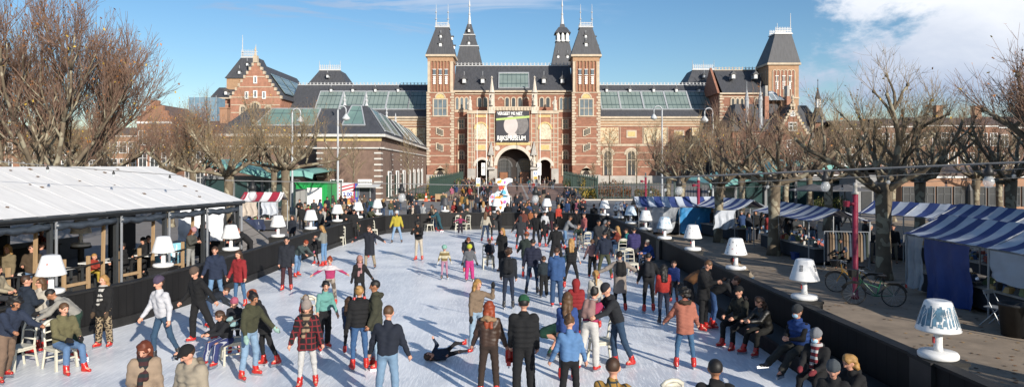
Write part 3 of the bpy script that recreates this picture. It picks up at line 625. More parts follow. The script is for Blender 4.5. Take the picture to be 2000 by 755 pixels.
m.build('stone_trim', CREAM)
def vwin(a, b, c, d, Yv, mull=1, kind='rect'):
    m = VM(); x0, x1, z0, z1 = gx(a, Yv), gx(c, Yv), gz(d, Yv), gz(b, Yv); m.box(x0, Yv - .06, z0, x1, Yv + .02, z1); m.mi(1)
    m.box(x0 - .15, Yv - .14, z0 - .15, x0, Yv, z1 + .15); m.box(x1, Yv - .14, z0 - .15, x1 + .15, Yv, z1 + .15); m.box(x0, Yv - .14, z1, x1, Yv, z1 + .15); m.box(x0, Yv - .14, z0 - .15, x1, Yv, z0)
    for i in range(1, mull + 1): xx = x0 + (x1 - x0) * i / (mull + 1); m.box(xx - .06, Yv - .12, z0, xx + .06, Yv, z1)
    m.box(x0, Yv - .11, z0 + (z1 - z0) * .6 - .05, x1, Yv - .02, z0 + (z1 - z0) * .6 + .05)
    return m.build('window', [GLASS, WHITE])
vwin(1545, 218, 1551, 226, Y); vwin(1541, 240, 1555, 254, Y); vwin(1538, 274, 1554, 287, Y, 2); vwin(1538, 294, 1554, 312, Y, 2); vwin(1574 + 12, 276, 1596 + 8, 284, Y + 2, 2); vwin(1586, 287, 1604, 300, Y + 2, 2); vwin(1460, 262, 1480, 285, Y + 3, 2)
for px in (1512, 1556):
    m = VM(); m.box(gx(px - 4, Y), Y + 4, gz(230, Y), gx(px + 4, Y), Y + 6, gz(188, Y + 4)); m.mi(1); m.box(gx(px - 2.6, Y), Y + 4.2, gz(188, Y + 4), gx(px + 2.6, Y), Y + 5.8, gz(167, Y + 4)); m.build('chimney', [BRICK2, GREYST])
m = VM(); m.box(gx(1519, Y + 7), Y + 5, gz(215, Y), gx(1550, Y + 7), Y + 12, gz(196, Y + 5)); m.build('lantern_base', YBRICK)
m = VM(); m.frustum((gx(1517, Y), Y + 4.5, gx(1553, Y), Y + 12.5, gz(196, Y + 5)), (gx(1531, Y), Y + 8, gx(1539, Y), Y + 9, gz(178, Y + 8))); m.build('glass_lantern_roof', [mat('lantern_glass', (.22, .27, .30), .2, .2, .5, pattern=('grid', .8, .5, .14), col2=(.6, .62, .64, 1))])
X = gx(1610, Y); s_ = Y / F
m = VM(); m.lathe([(15 * s_, gz(300, Y) - 40), (15 * s_, gz(238, Y))], (X, Y + 3, 0), 8); m.mi(1); m.lathe([(18 * s_, gz(238, Y)), (9 * s_, gz(216, Y)), (6.5 * s_, gz(208, Y))], (X, Y + 3, 0), 8)
m.mi(2)
for k in range(6): a_ = k * math.pi / 3; m.box(X + 4.4 * s_ * math.cos(a_) - .1, Y + 3 + 4.4 * s_ * math.sin(a_) - .1, gz(208, Y), X + 4.4 * s_ * math.cos(a_) + .1, Y + 3 + 4.4 * s_ * math.sin(a_) + .1, gz(191, Y))
m.mi(1); m.lathe([(6.3 * s_, gz(191, Y)), (3 * s_, gz(178, Y)), (.8 * s_, gz(168, Y)), (.5 * s_, gz(155, Y)), (1.2 * s_, gz(154, Y)), (.0, gz(150, Y))], (X, Y + 3, 0), 8); m.build('turret', [BRICK, SLATE, WHITE])
for px, h_ in ((1465, 62), (1492, 40)):
    m = VM(); X = gx(px, Y); m.lathe([(4 * s_, gz(250, Y)), (4 * s_, gz(195, Y)), (5 * s_, gz(194, Y)), (2 * s_, gz(180, Y)), (.6 * s_, gz(172, Y)), (.3 * s_, gz(158, Y)), (0.01, gz(156, Y))], (X, Y + 2, 0), 8); m.build('pinnacle', LEAD)

# ---------------------------------------------------------------- brown brick annex with skylights, left of the passage
ABRICK = mat('annex_brick', (0.175, 0.115, 0.088), 0.92, 0.3, 1.5)
ax = thing('brick_annex', 'brown brick annex with hipped slate roof, skylights and white cornice left of the museum front', 'building', (-18.6, 78, 0))
class AM(MB):
    def build(s, name, mats, parent=None, smooth=False, loc=None):
        s.v = [(x + 18.6, y - 78, z) for x, y, z in s.v]; return MB.build(s, name, mats, parent or ax, smooth)
ze = gz(262.5, 78); A_, B_, C_, D_ = (-22.3, 78), (-15.0, 78), (-18.6, 148), (-26.0, 148)
def sl(t, f): return (B_[0] + (C_[0] - B_[0]) * t + (f), B_[1] + 70 * t)
m = AM(); m.slab([(A_[0], A_[1], 0), (B_[0], B_[1], 0), (C_[0], C_[1], 0), (D_[0], D_[1], 0)], ze); m.box(-36, 84, 0, -22.4, 110, gz(262, 84)); m.build('wall', ABRICK)
zr = gz(207, 84); ra = (gx(668, 83) + .2, 83.5); rb_ = (gx(716, 84), 84.0); rc = (rb_[0] - 3.4, 143.0); rd = (ra[0] - 3.4, 143)
m = AM(); o = .45
c4 = [(A_[0] - o, A_[1] - o, ze), (B_[0] + o, B_[1] - o, ze), (C_[0] + o, C_[1], ze), (D_[0] - o, D_[1], ze)]; t4 = [(ra[0], ra[1], zr), (rb_[0], rb_[1], zr), (rc[0], rc[1], zr), (rd[0], rd[1], zr)]
m.add(c4 + t4, [(0, 3, 2, 1), (4, 5, 6, 7), (0, 1, 5, 4), (1, 2, 6, 5), (2, 3, 7, 6), (3, 0, 4, 7)])
m.frustum((-36.5, 83.5, -22.0, 110, gz(262, 84)), (-34, 88, -22.5, 104, gz(212, 88))); m.build('roof', SLATE)
m = AM(); o = .6
for p, q in ((0, 1), (1, 2)):
    P = Vector(c4[p]); Q = Vector(c4[q]); m.obox(P - Vector((0, 0, .12)), Q - Vector((0, 0, .12)), .3, .3)
    for dz_, hh in ((1.55, .16),): m.obox(P + Vector((0, .3, -dz_)) if p == 0 else P + Vector((-.35, 0, -dz_)), Q + Vector((0, .3, -dz_)) if p == 0 else Q + Vector((-.35, 0, -dz_)), .2, hh)
m.box(-36.4, 83.4, gz(262, 84) - .3, -22.5, 84, gz(262, 84) + .02); m.box(-36, 83.9, gz(262, 84) - 1.6, -22.5, 84, gz(262, 84) - 1.4)
for k in range(9):
    z = ze - 2.2 - k * .66
    for xx in (A_[0], B_[0]):
        m.box(xx - (.06 if xx == A_[0] else .75), 77.93, z, xx + (.75 if xx == A_[0] else .06), 78.4, z + .17)
    for t in (.0, .14, .28, .42, .56, .7, .84):
        p = sl(t, 0); m.box(p[0] - .4, p[1] + .6, z, p[0] + .05, p[1] + 1.1, z + .14)
m.build('white_trim', mat('aged_white_trim', (.55, .53, .49), .7, .15, 2))
m = AM(); m.box(A_[0], 77.9, ze - .75, B_[0] + .1, 78, ze - .25); m.build('frieze', GILT)
def quadlerp(P, u, v): a = Vector(P[0]).lerp(Vector(P[1]), u); b = Vector(P[3]).lerp(Vector(P[2]), u); return a.lerp(b, v)
def annex_sky(P, u0, u1, v0, v1):
    m = AM(); n = (Vector(P[1]) - Vector(P[0])).cross(Vector(P[3]) - Vector(P[0])).normalized()
    m.slab([quadlerp(P, u0, v0) + n * .04, quadlerp(P, u1, v0) + n * .04, quadlerp(P, u1, v1) + n * .04, quadlerp(P, u0, v1) + n * .04], .1); m.mi(1)
    for a, b in (((u0, v0), (u1, v0)), ((u1, v0), (u1, v1)), ((u1, v1), (u0, v1)), ((u0, v1), (u0, v0))):
        m.obox(quadlerp(P, *a) + n * .12, quadlerp(P, *b) + n * .12, .14, .14, up=n)
    m.build('skylight', [SKYL2, LEAD])
SKYL2 = mat('green_skylight', (0.15, 0.235, 0.21), 0.15, 0.2, 0.3, pattern=('grid', 0.85, 0.55, 0.05), col2=(0.07, 0.1, 0.1, 1))
fr = [c4[0], c4[1], t4[1], t4[0]]; annex_sky(fr, .36, .76, .28, .97)
sd_ = [c4[1], c4[2], t4[2], t4[1]]
for u in (.03, .17, .40, .55, .78): annex_sky(sd_, u, u + .11, .12, .92)
annex_sky([(-36.5, 83.5, gz(262, 84)), (-22, 83.5, gz(262, 84)), (-22.5, 88, gz(212, 88)), (-34, 88, gz(212, 88))], .28, .82, .3, .96)
def awin(x0, x1, z0, z1, y, shut=False):
    m = AM(); m.box(x0, y - .05, z0, x1, y + .03, z1); m.mi(1)
    for q in ((x0 - .1, z0, x0, z1), (x1, z0, x1 + .1, z1), (x0 - .1, z1, x1 + .1, z1 + .12), ((x0 + x1) / 2 - .05, z0, (x0 + x1) / 2 + .05, z1)): m.box(q[0], y - .12, q[1], q[2], y + .02, q[3])
    m.build('window', [GLASS, WHITE])
awin(gx(647, 78), gx(669, 78), .8, gz(352, 78), 78); awin(gx(701, 78), gx(725, 78), .8, gz(352, 78), 78)
GREEN_D = mat('dark_green_paint', (0.018, 0.045, 0.035), .5, .1, 2)
for t in (.09, .21, .33, .45, .57, .69, .81):
    p = sl(t, 0); q = sl(t + .035, 0)
    m = AM(); m.obox((p[0] + .02, p[1], 1.9), (q[0] + .02, q[1], 1.9), .14, 3.0); m.mi(1)
    for r_ in (p, q): m.box(r_[0] - .05, r_[1] - .1, .3, r_[0] + .14, r_[1] + .1, 3.5)
    m.obox((p[0] + .05, p[1], 3.45), (q[0] + .05, q[1], 3.45), .16, .16); m.mi(2)
    m.obox((p[0] + .06, p[1] - 1.6, 1.7), (p[0] + .06, p[1] - .3, 1.7), .08, 2.6); m.build('shuttered_window', [GLASS, WHITE, GREEN_D])
for px, Yv in ((715, 84), (668, 84), (745, 103), (772, 118)):
    pass
for (x, y) in ((rb_[0], rb_[1]), (ra[0], ra[1]), (rb_[0] - 1.2, 104), (rb_[0] - 1.9, 116)):
    m = AM(); m.lathe([(.25, 0), (.1, .4), (.2, .7), (.05, .9), (.12, 1.1), (0.01, 1.6)], (x, y, zr), 6); m.build('finial', WIREG)
# ---------------------------------------------------------------- ground, paths, ice
def flat(name, pts, z, m, n=None):
    b = MB(); b.poly([(x, y, z) for x, y in pts]); return setting(b.build(name, m))
PLAZA = mat('plaza_paving', (0.19, 0.175, 0.165), 0.9, 0.18, 0.5, 0.01, 12)
flat('ground', [(-1500, -300), (1500, -300), (1500, 2500), (-1500, 2500)], 0.0, PLAZA)
GRAVEL = mat('gravel', (0.25, 0.195, 0.14), 0.95, 0.3, 1.3, 0.02, 40)
flat('gravel', [(5.5, -30), (60, -30), (60, 60), (5.9, 47), (6.2, 43.6), (6.9, 9)], 0.004, GRAVEL)
PATHM = mat('path_brick_paving', (0.205, 0.125, 0.095), 0.9, 0.14, 0.35, 0.01, 8, stretch=(1, .4, 1))
flat('path', [(gx(866, 83), 83), (gx(1136, 83), 83), (gx(1100, 157.6), 157.9), (gx(906, 157.6), 157.9)], 0.008, PATHM)
m = MB()
for px0, px1 in ((962, 985), (1022, 1018)): pass
m.poly([(-2.6, 84, .012), (-2.3, 84, .012), (-2.3, 156, .012), (-2.6, 156, .012)]); m.poly([(1.9, 84, .012), (2.2, 84, .012), (2.2, 156, .012), (1.9, 156, .012)]); setting(m.build('path_lines', mat('pale_paving_strip', (.3, .28, .26), .9)))
flat('road', [(-70, 63), (90, 63), (90, 82.5), (-70, 82.5)], 0.004, mat('grey_road', (0.185, 0.18, 0.175), 0.88, 0.12, .4, .006, 20))
m = MB(); m.box(7.6, 83, 0, 60, 83.35, .14); m.box(-60, 83, 0, -9.2, 83.35, .14); setting(m.build('kerb', STONE))
LEFTW = [(-13.18, 4), (-12.18, 11), (-10.83, 16.8), (-10.28, 18.5), (-9.78, 22.2), (-9.63, 26), (-9.48, 31), (-9.18, 36), (-8.68, 39.5), (-7.9, 42.6), (-5.9, 44.25), (-3, 45.35), (0, 45.55), (3.2, 45.15), (5.2, 44.25), (5.95, 42.65)]
RIGHTW = [(5.95, 43), (6.05, 38), (6.35, 28), (6.45, 21), (6.62, 14), (6.85, 9), (7.1, 3)]
ICE = mat('ice', (0.66, 0.72, 0.80), 0.35, 0.10, 0.7, spec=0.3)
def ice_nodes():
    t = ICE.node_tree; L = t.links; b = t.nodes['Principled BSDF']; co = t.nodes.new('ShaderNodeTexCoord')
    acc = None                                # long thin skate scratches at several angles plus slush patches
    for i, (ang, sc) in enumerate(((0.3, (7, .7, 1)), (1.2, (9, .9, 1)), (-0.7, (8, .8, 1)), (2.2, (12, 1.1, 1)))):
        mp = t.nodes.new('ShaderNodeMapping'); mp.inputs['Rotation'].default_value = (0, 0, ang); mp.inputs['Scale'].default_value = sc
        L.new(co.outputs['Object'], mp.inputs[0]); n = t.nodes.new('ShaderNodeTexNoise'); n.inputs['Scale'].default_value = 1.5; n.inputs['Detail'].default_value = 3; n.inputs['Distortion'].default_value = 1.6
        L.new(mp.outputs[0], n.inputs['Vector']); r = t.nodes.new('ShaderNodeMapRange'); r.inputs['From Min'].default_value = .56; r.inputs['From Max'].default_value = .70
        L.new(n.outputs['Fac'], r.inputs['Value'])
        if acc is None: acc = r.outputs[0]
        else:
            a = t.nodes.new('ShaderNodeMath'); a.operation = 'MAXIMUM'; L.new(acc, a.inputs[0]); L.new(r.outputs[0], a.inputs[1]); acc = a.outputs[0]
    n = t.nodes.new('ShaderNodeTexNoise'); n.inputs['Scale'].default_value = .55; n.inputs['Detail'].default_value = 7; L.new(co.outputs['Object'], n.inputs['Vector'])
    r = t.nodes.new('ShaderNodeMapRange'); r.inputs['From Min'].default_value = .38; r.inputs['From Max'].default_value = .66; L.new(n.outputs['Fac'], r.inputs['Value'])
    m1 = t.nodes.new('ShaderNodeMix'); m1.data_type = 'RGBA'; m1.inputs[6].default_value = (.58, .61, .65, 1); m1.inputs[7].default_value = (.86, .87, .875, 1); L.new(r.outputs[0], m1.inputs[0])
    m2 = t.nodes.new('ShaderNodeMix'); m2.data_type = 'RGBA'; m2.inputs[7].default_value = (.93, .94, .95, 1); L.new(m1.outputs[2], m2.inputs[6])
    k = t.nodes.new('ShaderNodeMath'); k.operation = 'MULTIPLY'; k.inputs[1].default_value = .85; L.new(acc, k.inputs[0]); L.new(k.outputs[0], m2.inputs[0])
    L.new(m2.outputs[2], b.inputs['Base Color'])
    bp = t.nodes.new('ShaderNodeBump'); bp.inputs['Strength'].default_value = .25; bp.inputs['Distance'].default_value = .01; L.new(acc, bp.inputs['Height']); L.new(bp.outputs[0], b.inputs['Normal'])
ice_nodes()
ring = [(x + .0, y) for x, y in LEFTW] + [(x - .0, y) for x, y in RIGHTW[1:]] + [(7.3, -12), (-15.5, -12)]
flat('ice', list(reversed(ring)), 0.03, ICE)

BLACKW = mat('black_stained_planks', (0.011, 0.0105, 0.0105), 0.65, 0.4, 1.5, spec=.25, pattern=('planks', 3.2, 0.07), col2=(0.003, 0.003, 0.003, 1), stretch=(1, 1, .3))
BLACKT = mat('black_rail', (0.02, 0.0195, 0.019), 0.6, 0.3, 3, spec=.3)
WT = 1.15
def wall_strip(mb, pts, z0, z1, off0, off1):
    """extruded strip following pts between two sideways offsets"""
    P = [Vector((x, y, 0)) for x, y in pts]; N_ = []
    for i in range(len(P)):
        d = (P[min(i + 1, len(P) - 1)] - P[max(i - 1, 0)]).normalized(); N_.append(Vector((-d.y, d.x, 0)))
    k = len(P); vs_ = []
    for off, z in ((off0, z0), (off1, z0), (off1, z1), (off0, z1)): vs_ += [tuple(P[i] + N_[i] * off + Vector((0, 0, z))) for i in range(k)]
    fs = []
    for i in range(k - 1):
        for a in range(4): b = (a + 1) % 4; fs.append((a * k + i, a * k + i + 1, b * k + i + 1, b * k + i))
    fs.append((0, k, 2 * k, 3 * k)); fs.append((k - 1, 4 * k - 1, 3 * k - 1, 2 * k - 1)); mb.add(vs_, fs)
allw = LEFTW + RIGHTW[1:]
bar = thing('rink_barrier', 'long black plank barrier running right round the ice rink', 'rink barrier', (0, 45.8, 0))
def bld(mb, name, m, parent):
    o = Vector(parent.location); mb.v = [(x - o.x, y - o.y, z - o.z) for x, y, z in mb.v]; return mb.build(name, m, parent)
m = MB(); wall_strip(m, allw, 0.0, WT - .05, 0.0, 0.12); bld(m, 'plank_wall', BLACKW, bar)
m = MB(); wall_strip(m, allw, WT - .05, WT, -0.04, 0.2); bld(m, 'top_rail', BLACKT, bar)
m = MB(); wall_strip(m, allw, 0.03, .26, -.06, 0.0); bld(m, 'kick_board', BLACKT, bar)
bench = thing('rink_bench', 'long low dark bench ledge along the inside of the right barrier', 'bench', (6.0, 20, 0))
m = MB(); rb2 = [(x - .06, y) for x, y in RIGHTW if y < 34]
wall_strip(m, rb2, 0.36, .42, -.75, -.02); bld(m, 'seat', BLACKT, bench)
m = MB(); wall_strip(m, rb2, 0.03, .36, -.70, -.62); bld(m, 'front_board', BLACKW, bench)

# ---------------------------------------------------------------- giant table lamps on boxes along the barrier
LW = mat('white_plastic', (0.74, 0.74, 0.73), 0.4, 0.03, 2, spec=.4)
LGREY = mat('lamp_dark_print', (0.05, 0.05, 0.055), 0.5, .2, 3)
LBLUE = mat('lamp_blue_print', (0.11, 0.21, 0.29), 0.5, .5, 9, spec=.3)
LPALE = mat('lamp_pale_blue', (0.50, 0.60, 0.68), 0.45, .2, 7)
LFLOR = mat('lamp_floral_print', (0.70, 0.68, 0.64), .5, .1, 4, pattern=('spots', 9, .54), col2=(.22, .12, .10, 1))
LMARB = mat('lamp_snow_print', (0.62, 0.68, 0.74), .5, .1, 4, pattern=('spots', 6, .55), col2=(.25, .36, .46, 1))
REDTAG = mat('red_tag', (0.4, .03, .03), .5)
BOXM = mat('black_box_wood', (0.02, 0.02, 0.02), .5, .3, 3)
def lamp_shape(kind):
    base = MB(); base.lathe([(.0, 0), (.28, 0), (.30, .02), (.30, .07), (.28, .10), (.08, .115), (0, .115)], n=32)
    stem = MB(); stem.lathe([(.075, .11), (.065, .2), (.065, .46)], n=20)
    shade = MB(); shade.lathe([(.0, .44), (.30, .44), (.335, .455), (.335, .47), (.325, .49), (.205, .90), (.19, .925), (.15, .94), (.10, .925), (.0, .93)], n=40)
    return base, stem, shade
def rshade(z): return .325 + (.205 - .325) * (z - .49) / .41
def motif(mb, ang, z, pts, t=.004, s=1.0):
    """flat printed shape (points in metres) wrapped on the shade at angle ang"""
    out = []
    for (u, v) in pts:
        zz = z + v * s; r = rshade(zz) + t; a = ang + u * s / r; out.append((r * math.cos(a), r * math.sin(a), zz))
    mb.poly(out)
DEER = [[(-.045, 0), (-.033, 0), (-.033, .05), (-.045, .05)], [(.03, 0), (.042, 0), (.042, .05), (.03, .05)], [(-.05, .045), (.045, .045), (.05, .085), (-.045, .085)], [(.03, .08), (.05, .08), (.062, .125), (.046, .125)], [(.04, .118), (.085, .112), (.08, .135), (.045, .14)],
        [(.05, .135), (.056, .135), (.075, .2), (.07, .2)], [(.06, .165), (.064, .163), (.1, .185), (.097, .19)], [(.044, .135), (.05, .135), (.038, .2), (.033, .2)], [(.038, .165), (.042, .163), (.015, .19), (.012, .186)]]
def giant_lamp(px, py, kind, label, zb=WT, hbox=True):
    Y = gY(py, zb + .0); X = gx(px, Y); root = thing('giant_lamp', label, 'lamp', (X, Y, zb), 0, 'giant table lamps around the rink')
    b, s, sh = lamp_shape(kind); b.build('base', LW, root, True); s.build('stem', LW, root, True)
    sm = {'black': LGREY, 'floral': LFLOR, 'snow': LMARB, 'pale': LPALE}.get(kind, LW)
    so_ = sh.build('shade', sm, root, True)
    for p in so_.data.polygons: p.use_smooth = True
    if kind == 'deer':
        m = MB(); n = 40
        for band, mm in (((.53, .86), 0),):
            for j in range(n):
                a0 = 2 * math.pi * j / n; a1 = 2 * math.pi * (j + 1) / n; top = .84 + .03 * math.sin(j * 1.7); bot = .545 + .02 * math.sin(j * 2.3)
                for q in range(4):
                    z0 = bot + (top - bot) * q / 4; z1 = bot + (top - bot) * (q + 1) / 4
                    m.poly([(( rshade(z) + .002) * math.cos(a), (rshade(z) + .002) * math.sin(a), z) for z, a in ((z0, a0), (z0, a1), (z1, a1), (z1, a0))])
        m.build('blue_print', LBLUE, so_)
        m = MB()
        for d in DEER: motif(m, -2.05, .555, d, .005, .95)
        rng = random.Random(4)
        for k in range(15):
            a = -1.62 + k * .19 if k < 9 else -2.45 - (k - 9) * .3
            wq = rng.uniform(.006, .013); lean_ = rng.uniform(-.02, .02)
            motif(m, a, .545, [(-wq, 0), (wq, 0), (wq * .7 + lean_, .3), (-wq * .7 + lean_, .3)], .005)
            for z_ in (.12, .19): sg = rng.choice((-1, 1)); motif(m, a, .545, [(0, z_), (.006, z_ - .01), (sg * .045 + .004, z_ + .08), (sg * .045, z_ + .085)], .005)
        m.build('forest_print', LW, so_)
    if kind in ('icons', 'letters', 'redmark'):
        m = MB(); rng = random.Random(int(px))
        if kind == 'icons':
            for row, z in enumerate((.53, .64, .75, .84)):
                for k in range(7):
                    a = k * 2 * math.pi / 7 + row * .45
                    sh_ = [[(-.02, 0), (.02, 0), (0, .045)], [(-.012, 0), (.012, 0), (.012, .03), (-.012, .03)], [(0, 0), (.018, .02), (0, .04), (-.018, .02)]][(row + k) % 3]
                    m.mi((row + k) % 2); motif(m, a, z - .02, sh_, .004)
            m.build('printed_icons', [LGREY, REDTAG], so_)
        elif kind == 'letters':
            for a in (-2.25, -.85, .4):
                for dz_ in (0, .075):
                    for d in ([(-.035, 0), (.035, 0), (.035, .012), (-.035, .012)], [(-.035, .05), (.035, .05), (.035, .062), (-.035, .062)], [(-.035, 0), (-.022, 0), (-.022, .06), (-.035, .06)], [(.022, 0), (.035, 0), (.035, .06), (.022, .06)], [(-.006, 0), (.006, 0), (.006, .06), (-.006, .06)]): motif(m, a, .68 + dz_, d, .004)
            m.build('printed_marks', LGREY, so_)
        else:
            motif(m, -1.3, .72, [(-.015, 0), (.015, 0), (.02, .04), (-.02, .04)], .004); motif(m, -2.0, .62, [(-.02, 0), (.0, 0), (.01, .03), (-.01, .03)], .004); m.build('red_print', REDTAG, so_)
    m = MB(); m.box(-.085, -.02, .24, -.066, .02, .34); m.build('tag', REDTAG, root)
    if hbox:
        t = thing('lamp_box', ' '.join(('black box under the ' + label).split()[:16]), 'box', (X, Y, 0), 0, 'black boxes under the lamps')
        m = MB(); m.box(-.3, -.3, 0, .3, .3, WT - .06); m.build('box_body', BOXM, t); m = MB(); m.box(-.32, -.32, WT - .06, .32, .32, WT - .002); m.build('box_lid', BLACKT, t)
    return root
LAMPS = [(1832, 697, 'deer', 'nearest giant lamp, blue print of a white deer among bare trees'), (1571, 583, 'letters', 'white giant lamp with dark square marks, second nearest on the right barrier'),
 (1437, 525, 'icons', 'white giant lamp with small printed icons, third nearest on the right barrier'), (1353, 488, 'icons', 'white giant lamp with tiny tree prints, fourth nearest on the right barrier'),
 (1298, 466, 'snow', 'giant lamp with blue and white marbled shade in front of the blue tarpaulin'), (1261, 448, 'redmark', 'white giant lamp with one red mark beside the clear plastic sheet'),
 (1232, 436, 'pale', 'plain pale blue giant lamp on the right barrier beside the floral one'), (1208, 425.5, 'floral', 'giant lamp with dark floral pattern on the right barrier'),
 (1181, 420, 'plain', 'plain white giant lamp at the far right bend of the barrier'), (1068, 415, 'plain', 'plain white giant lamp behind the far barrier, right of the arch'),
 (970, 415, 'plain', 'plain white giant lamp in front of the colourful rabbit like figure'), (869, 413, 'black', 'giant lamp with black shade on the far barrier'),
 (737, 419, 'plain', 'white giant lamp at the far left bend beside the man in pale sweater'), (699, 425, 'letters', 'white giant lamp with a small dark drawing in front of the hot dog stand'),
 (659, 432, 'redmark', 'white giant lamp with reddish print on the left barrier beside visitors'), (607, 447, 'plain', 'plain white giant lamp on the left barrier before the green container'),
 (543, 462, 'redmark', 'white giant lamp with a red mark beside the red striped stall'), (451, 488, 'plain', 'plain white giant lamp at the pavilion corner'),
 (319, 520, 'plain', 'plain white giant lamp before the timber railing of the pavilion'), (100, 572, 'redmark', 'white giant lamp with red dot nearest on the left barrier')]
for l in LAMPS: giant_lamp(*l)
giant_lamp(387 / 4.196 + 30, 500, 'plain', 'white giant lamp standing deep inside the dark pavilion', zb=1.2, hbox=False).location = (-14.9, 23.6, 1.5)
t = thing('lamp_plinth', 'dark plinth carrying the lamp deep inside the pavilion', 'plinth', (-14.9, 23.6, 0)); m = MB(); m.lathe([(.3, 0), (.3, .05), (.1, .1), (.1, 1.4), (.32, 1.44), (.32, 1.5), (0, 1.5)], n=16); m.build('plinth_body', BLACKT, t)

# ---------------------------------------------------------------- pavilion on the left
P0 = Vector((-13.6, 18.1, 0)); P1 = Vector((-11.0, 27.6, 0)); pd = (P1 - P0); plen = pd.length; pd.normalize(); pn = Vector((-pd.y, pd.x, 0))  # pn points away from the rink
pav = thing('pavilion', 'long cafe pavilion with white sheet roof and open dark side facing the rink', 'pavilion', tuple(P0), math.atan2(pd.y, pd.x))
# local frame: x along the eave (towards the museum), y = away from the rink
ROOFW = mat('white_roof_sheet', (0.70, 0.69, 0.67), 0.55, 0.13, 1.2, stretch=(8, .6, 1), bump=.01, bscale=3)
BDARK = mat('dark_steel', (0.05, 0.055, 0.06), 0.45, .2, 3, metal=.3)
TIMBER = mat('pale_timber', (0.36, 0.24, 0.13), 0.75, .2, 2, stretch=(6, 6, 1))
CURT = mat('rolled_dark_curtain', (0.035, 0.045, 0.06), 0.35, .3, 5, bump=.02, bscale=9)
L0, L1, WD, RZ, EZ = -12.0, 9.85, 4.1, 4.24, 2.93
m = MB(); n = 88
def roof_pt(x, f, side=1): return (x, f * WD if side > 0 else WD + (1 - f) * WD, EZ + (RZ - EZ) * f + .0)
for i in range(n):                             # shallow corrugated sheets with standing seams
    xa = L0 - .0 + (L1 - L0) * i / n; xb = L0 + (L1 - L0) * (i + 1) / n; zz = .006 if i % 4 == 0 else 0
    for s_ in (1, -1):
        a = roof_pt(xa, -.06, s_); b = roof_pt(xb, -.06, s_); c = roof_pt(xb, 1, s_); d = roof_pt(xa, 1, s_)
        up = lambda p: (p[0], p[1], p[2] + zz)
        m.slab([up(a), up(b), up(c), up(d)], -.06 if s_ > 0 else .06)
m.build('roof', ROOFW, pav)
m = MB(); m.slab([(L1 - .02, 0, EZ - .05), (L1 - .02, WD * 2, EZ - .05), (L1 - .02, WD, RZ - .05)], -.1); m.build('gable', mat('gable_board', (.35, .35, .34), .7), pav)
m = MB(); m.box(L0, -.12, EZ - .25, L1, .08, EZ - .1); m.tube([(L0, -.2, EZ - .12), (L1, -.2, EZ - .12)], .07, 6); m.build('gutter_beam', BDARK, pav)
for i, sx in enumerate((-10.6, -8.5, -6.4, -4.3, -2.2, -.3, 1.5, 3.8, 5.85, 7.76, 9.75)):
    m = MB(); m.box(sx - .05, -.02, 0, sx + .05, .1, EZ - .1); m.mi(1); m.tube([(sx + .12, -.06, 0), (sx + .12, -.06, EZ - .2)], .04, 8); m.build('steel_post', [BDARK, mat('galvanised', (.42, .44, .47), .35, .1, 3, metal=.6)], pav)
    if i > 4 and i < 10: m = MB(); m.obox((sx - .22, .35, 0), (sx - .16, .35, EZ - .2), .07, .09); m.build('timber_post', TIMBER, pav)
    if i < 10:
        nx = (-8.5, -6.4, -4.3, -2.2, -.3, 1.5, 3.8, 5.85, 7.76, 9.75)[i]; m = MB(); k = 10
        pts = [(sx + .1 + (nx - sx - .2) * j / k, -.02, EZ - .38 - .05 * math.sin(math.pi * j / k) - .02 * math.sin(j * 2.2)) for j in range(k + 1)]
        m.tube(pts, [.11 + .02 * math.sin(j * 1.9) for j in range(k + 1)], 8); m.build('rolled_curtain', CURT, pav, True)
m = MB(); m.box(L0, .1, 0, L1, WD * 2, .30); m.build('deck', mat('pavilion_deck', (.08, .07, .06), .8, .2, 2), pav)
m = MB(); m.box(L0, WD * 2 - .1, .3, 6.6, WD * 2, EZ + .0); m.box(L0, 2.5, .3, 1.4, 2.6, EZ); m.box(1.3, 2.5, .3, 1.4, 5.6, EZ); m.box(1.4, 5.6, .3, 2.6, 5.7, EZ); m.box(8.4, 5, .3, 9.7, 5.1, EZ); m.box(L0, .8, .3, L0 + .1, WD * 2, EZ)
m.box(-.2, 4.8, .3, 1.4, 7.8, EZ)
m.build('back_and_shade_walls', mat('interior_shade_black', (.012, .012, .013), .8, .2, 2), pav)  # back wall lengthened and inner walls added, near black, to darken the bays
for i in range(2):
    xx = 6.6 + i * 1.6; m = MB(); m.box(xx, WD * 2 - .1, .3, xx + .12, WD * 2, EZ); m.box(xx, WD * 2 - .1, EZ - .7, xx + 1.6, WD * 2, EZ); m.box(xx, WD * 2 - .1, .3, xx + 1.6, WD * 2, 1.2); m.build('window_frame', BDARK, pav)
m = MB(); m.box(L0, .2, EZ - .12, L1, WD * 2 - .2, EZ - .06); m.build('ceiling', mat('pavilion_ceiling', (.03, .03, .03), .8), pav)
def at_pav(x, y, z=.3):
    p = P0 + pd * x + pn * y; return (p.x, p.y, z)
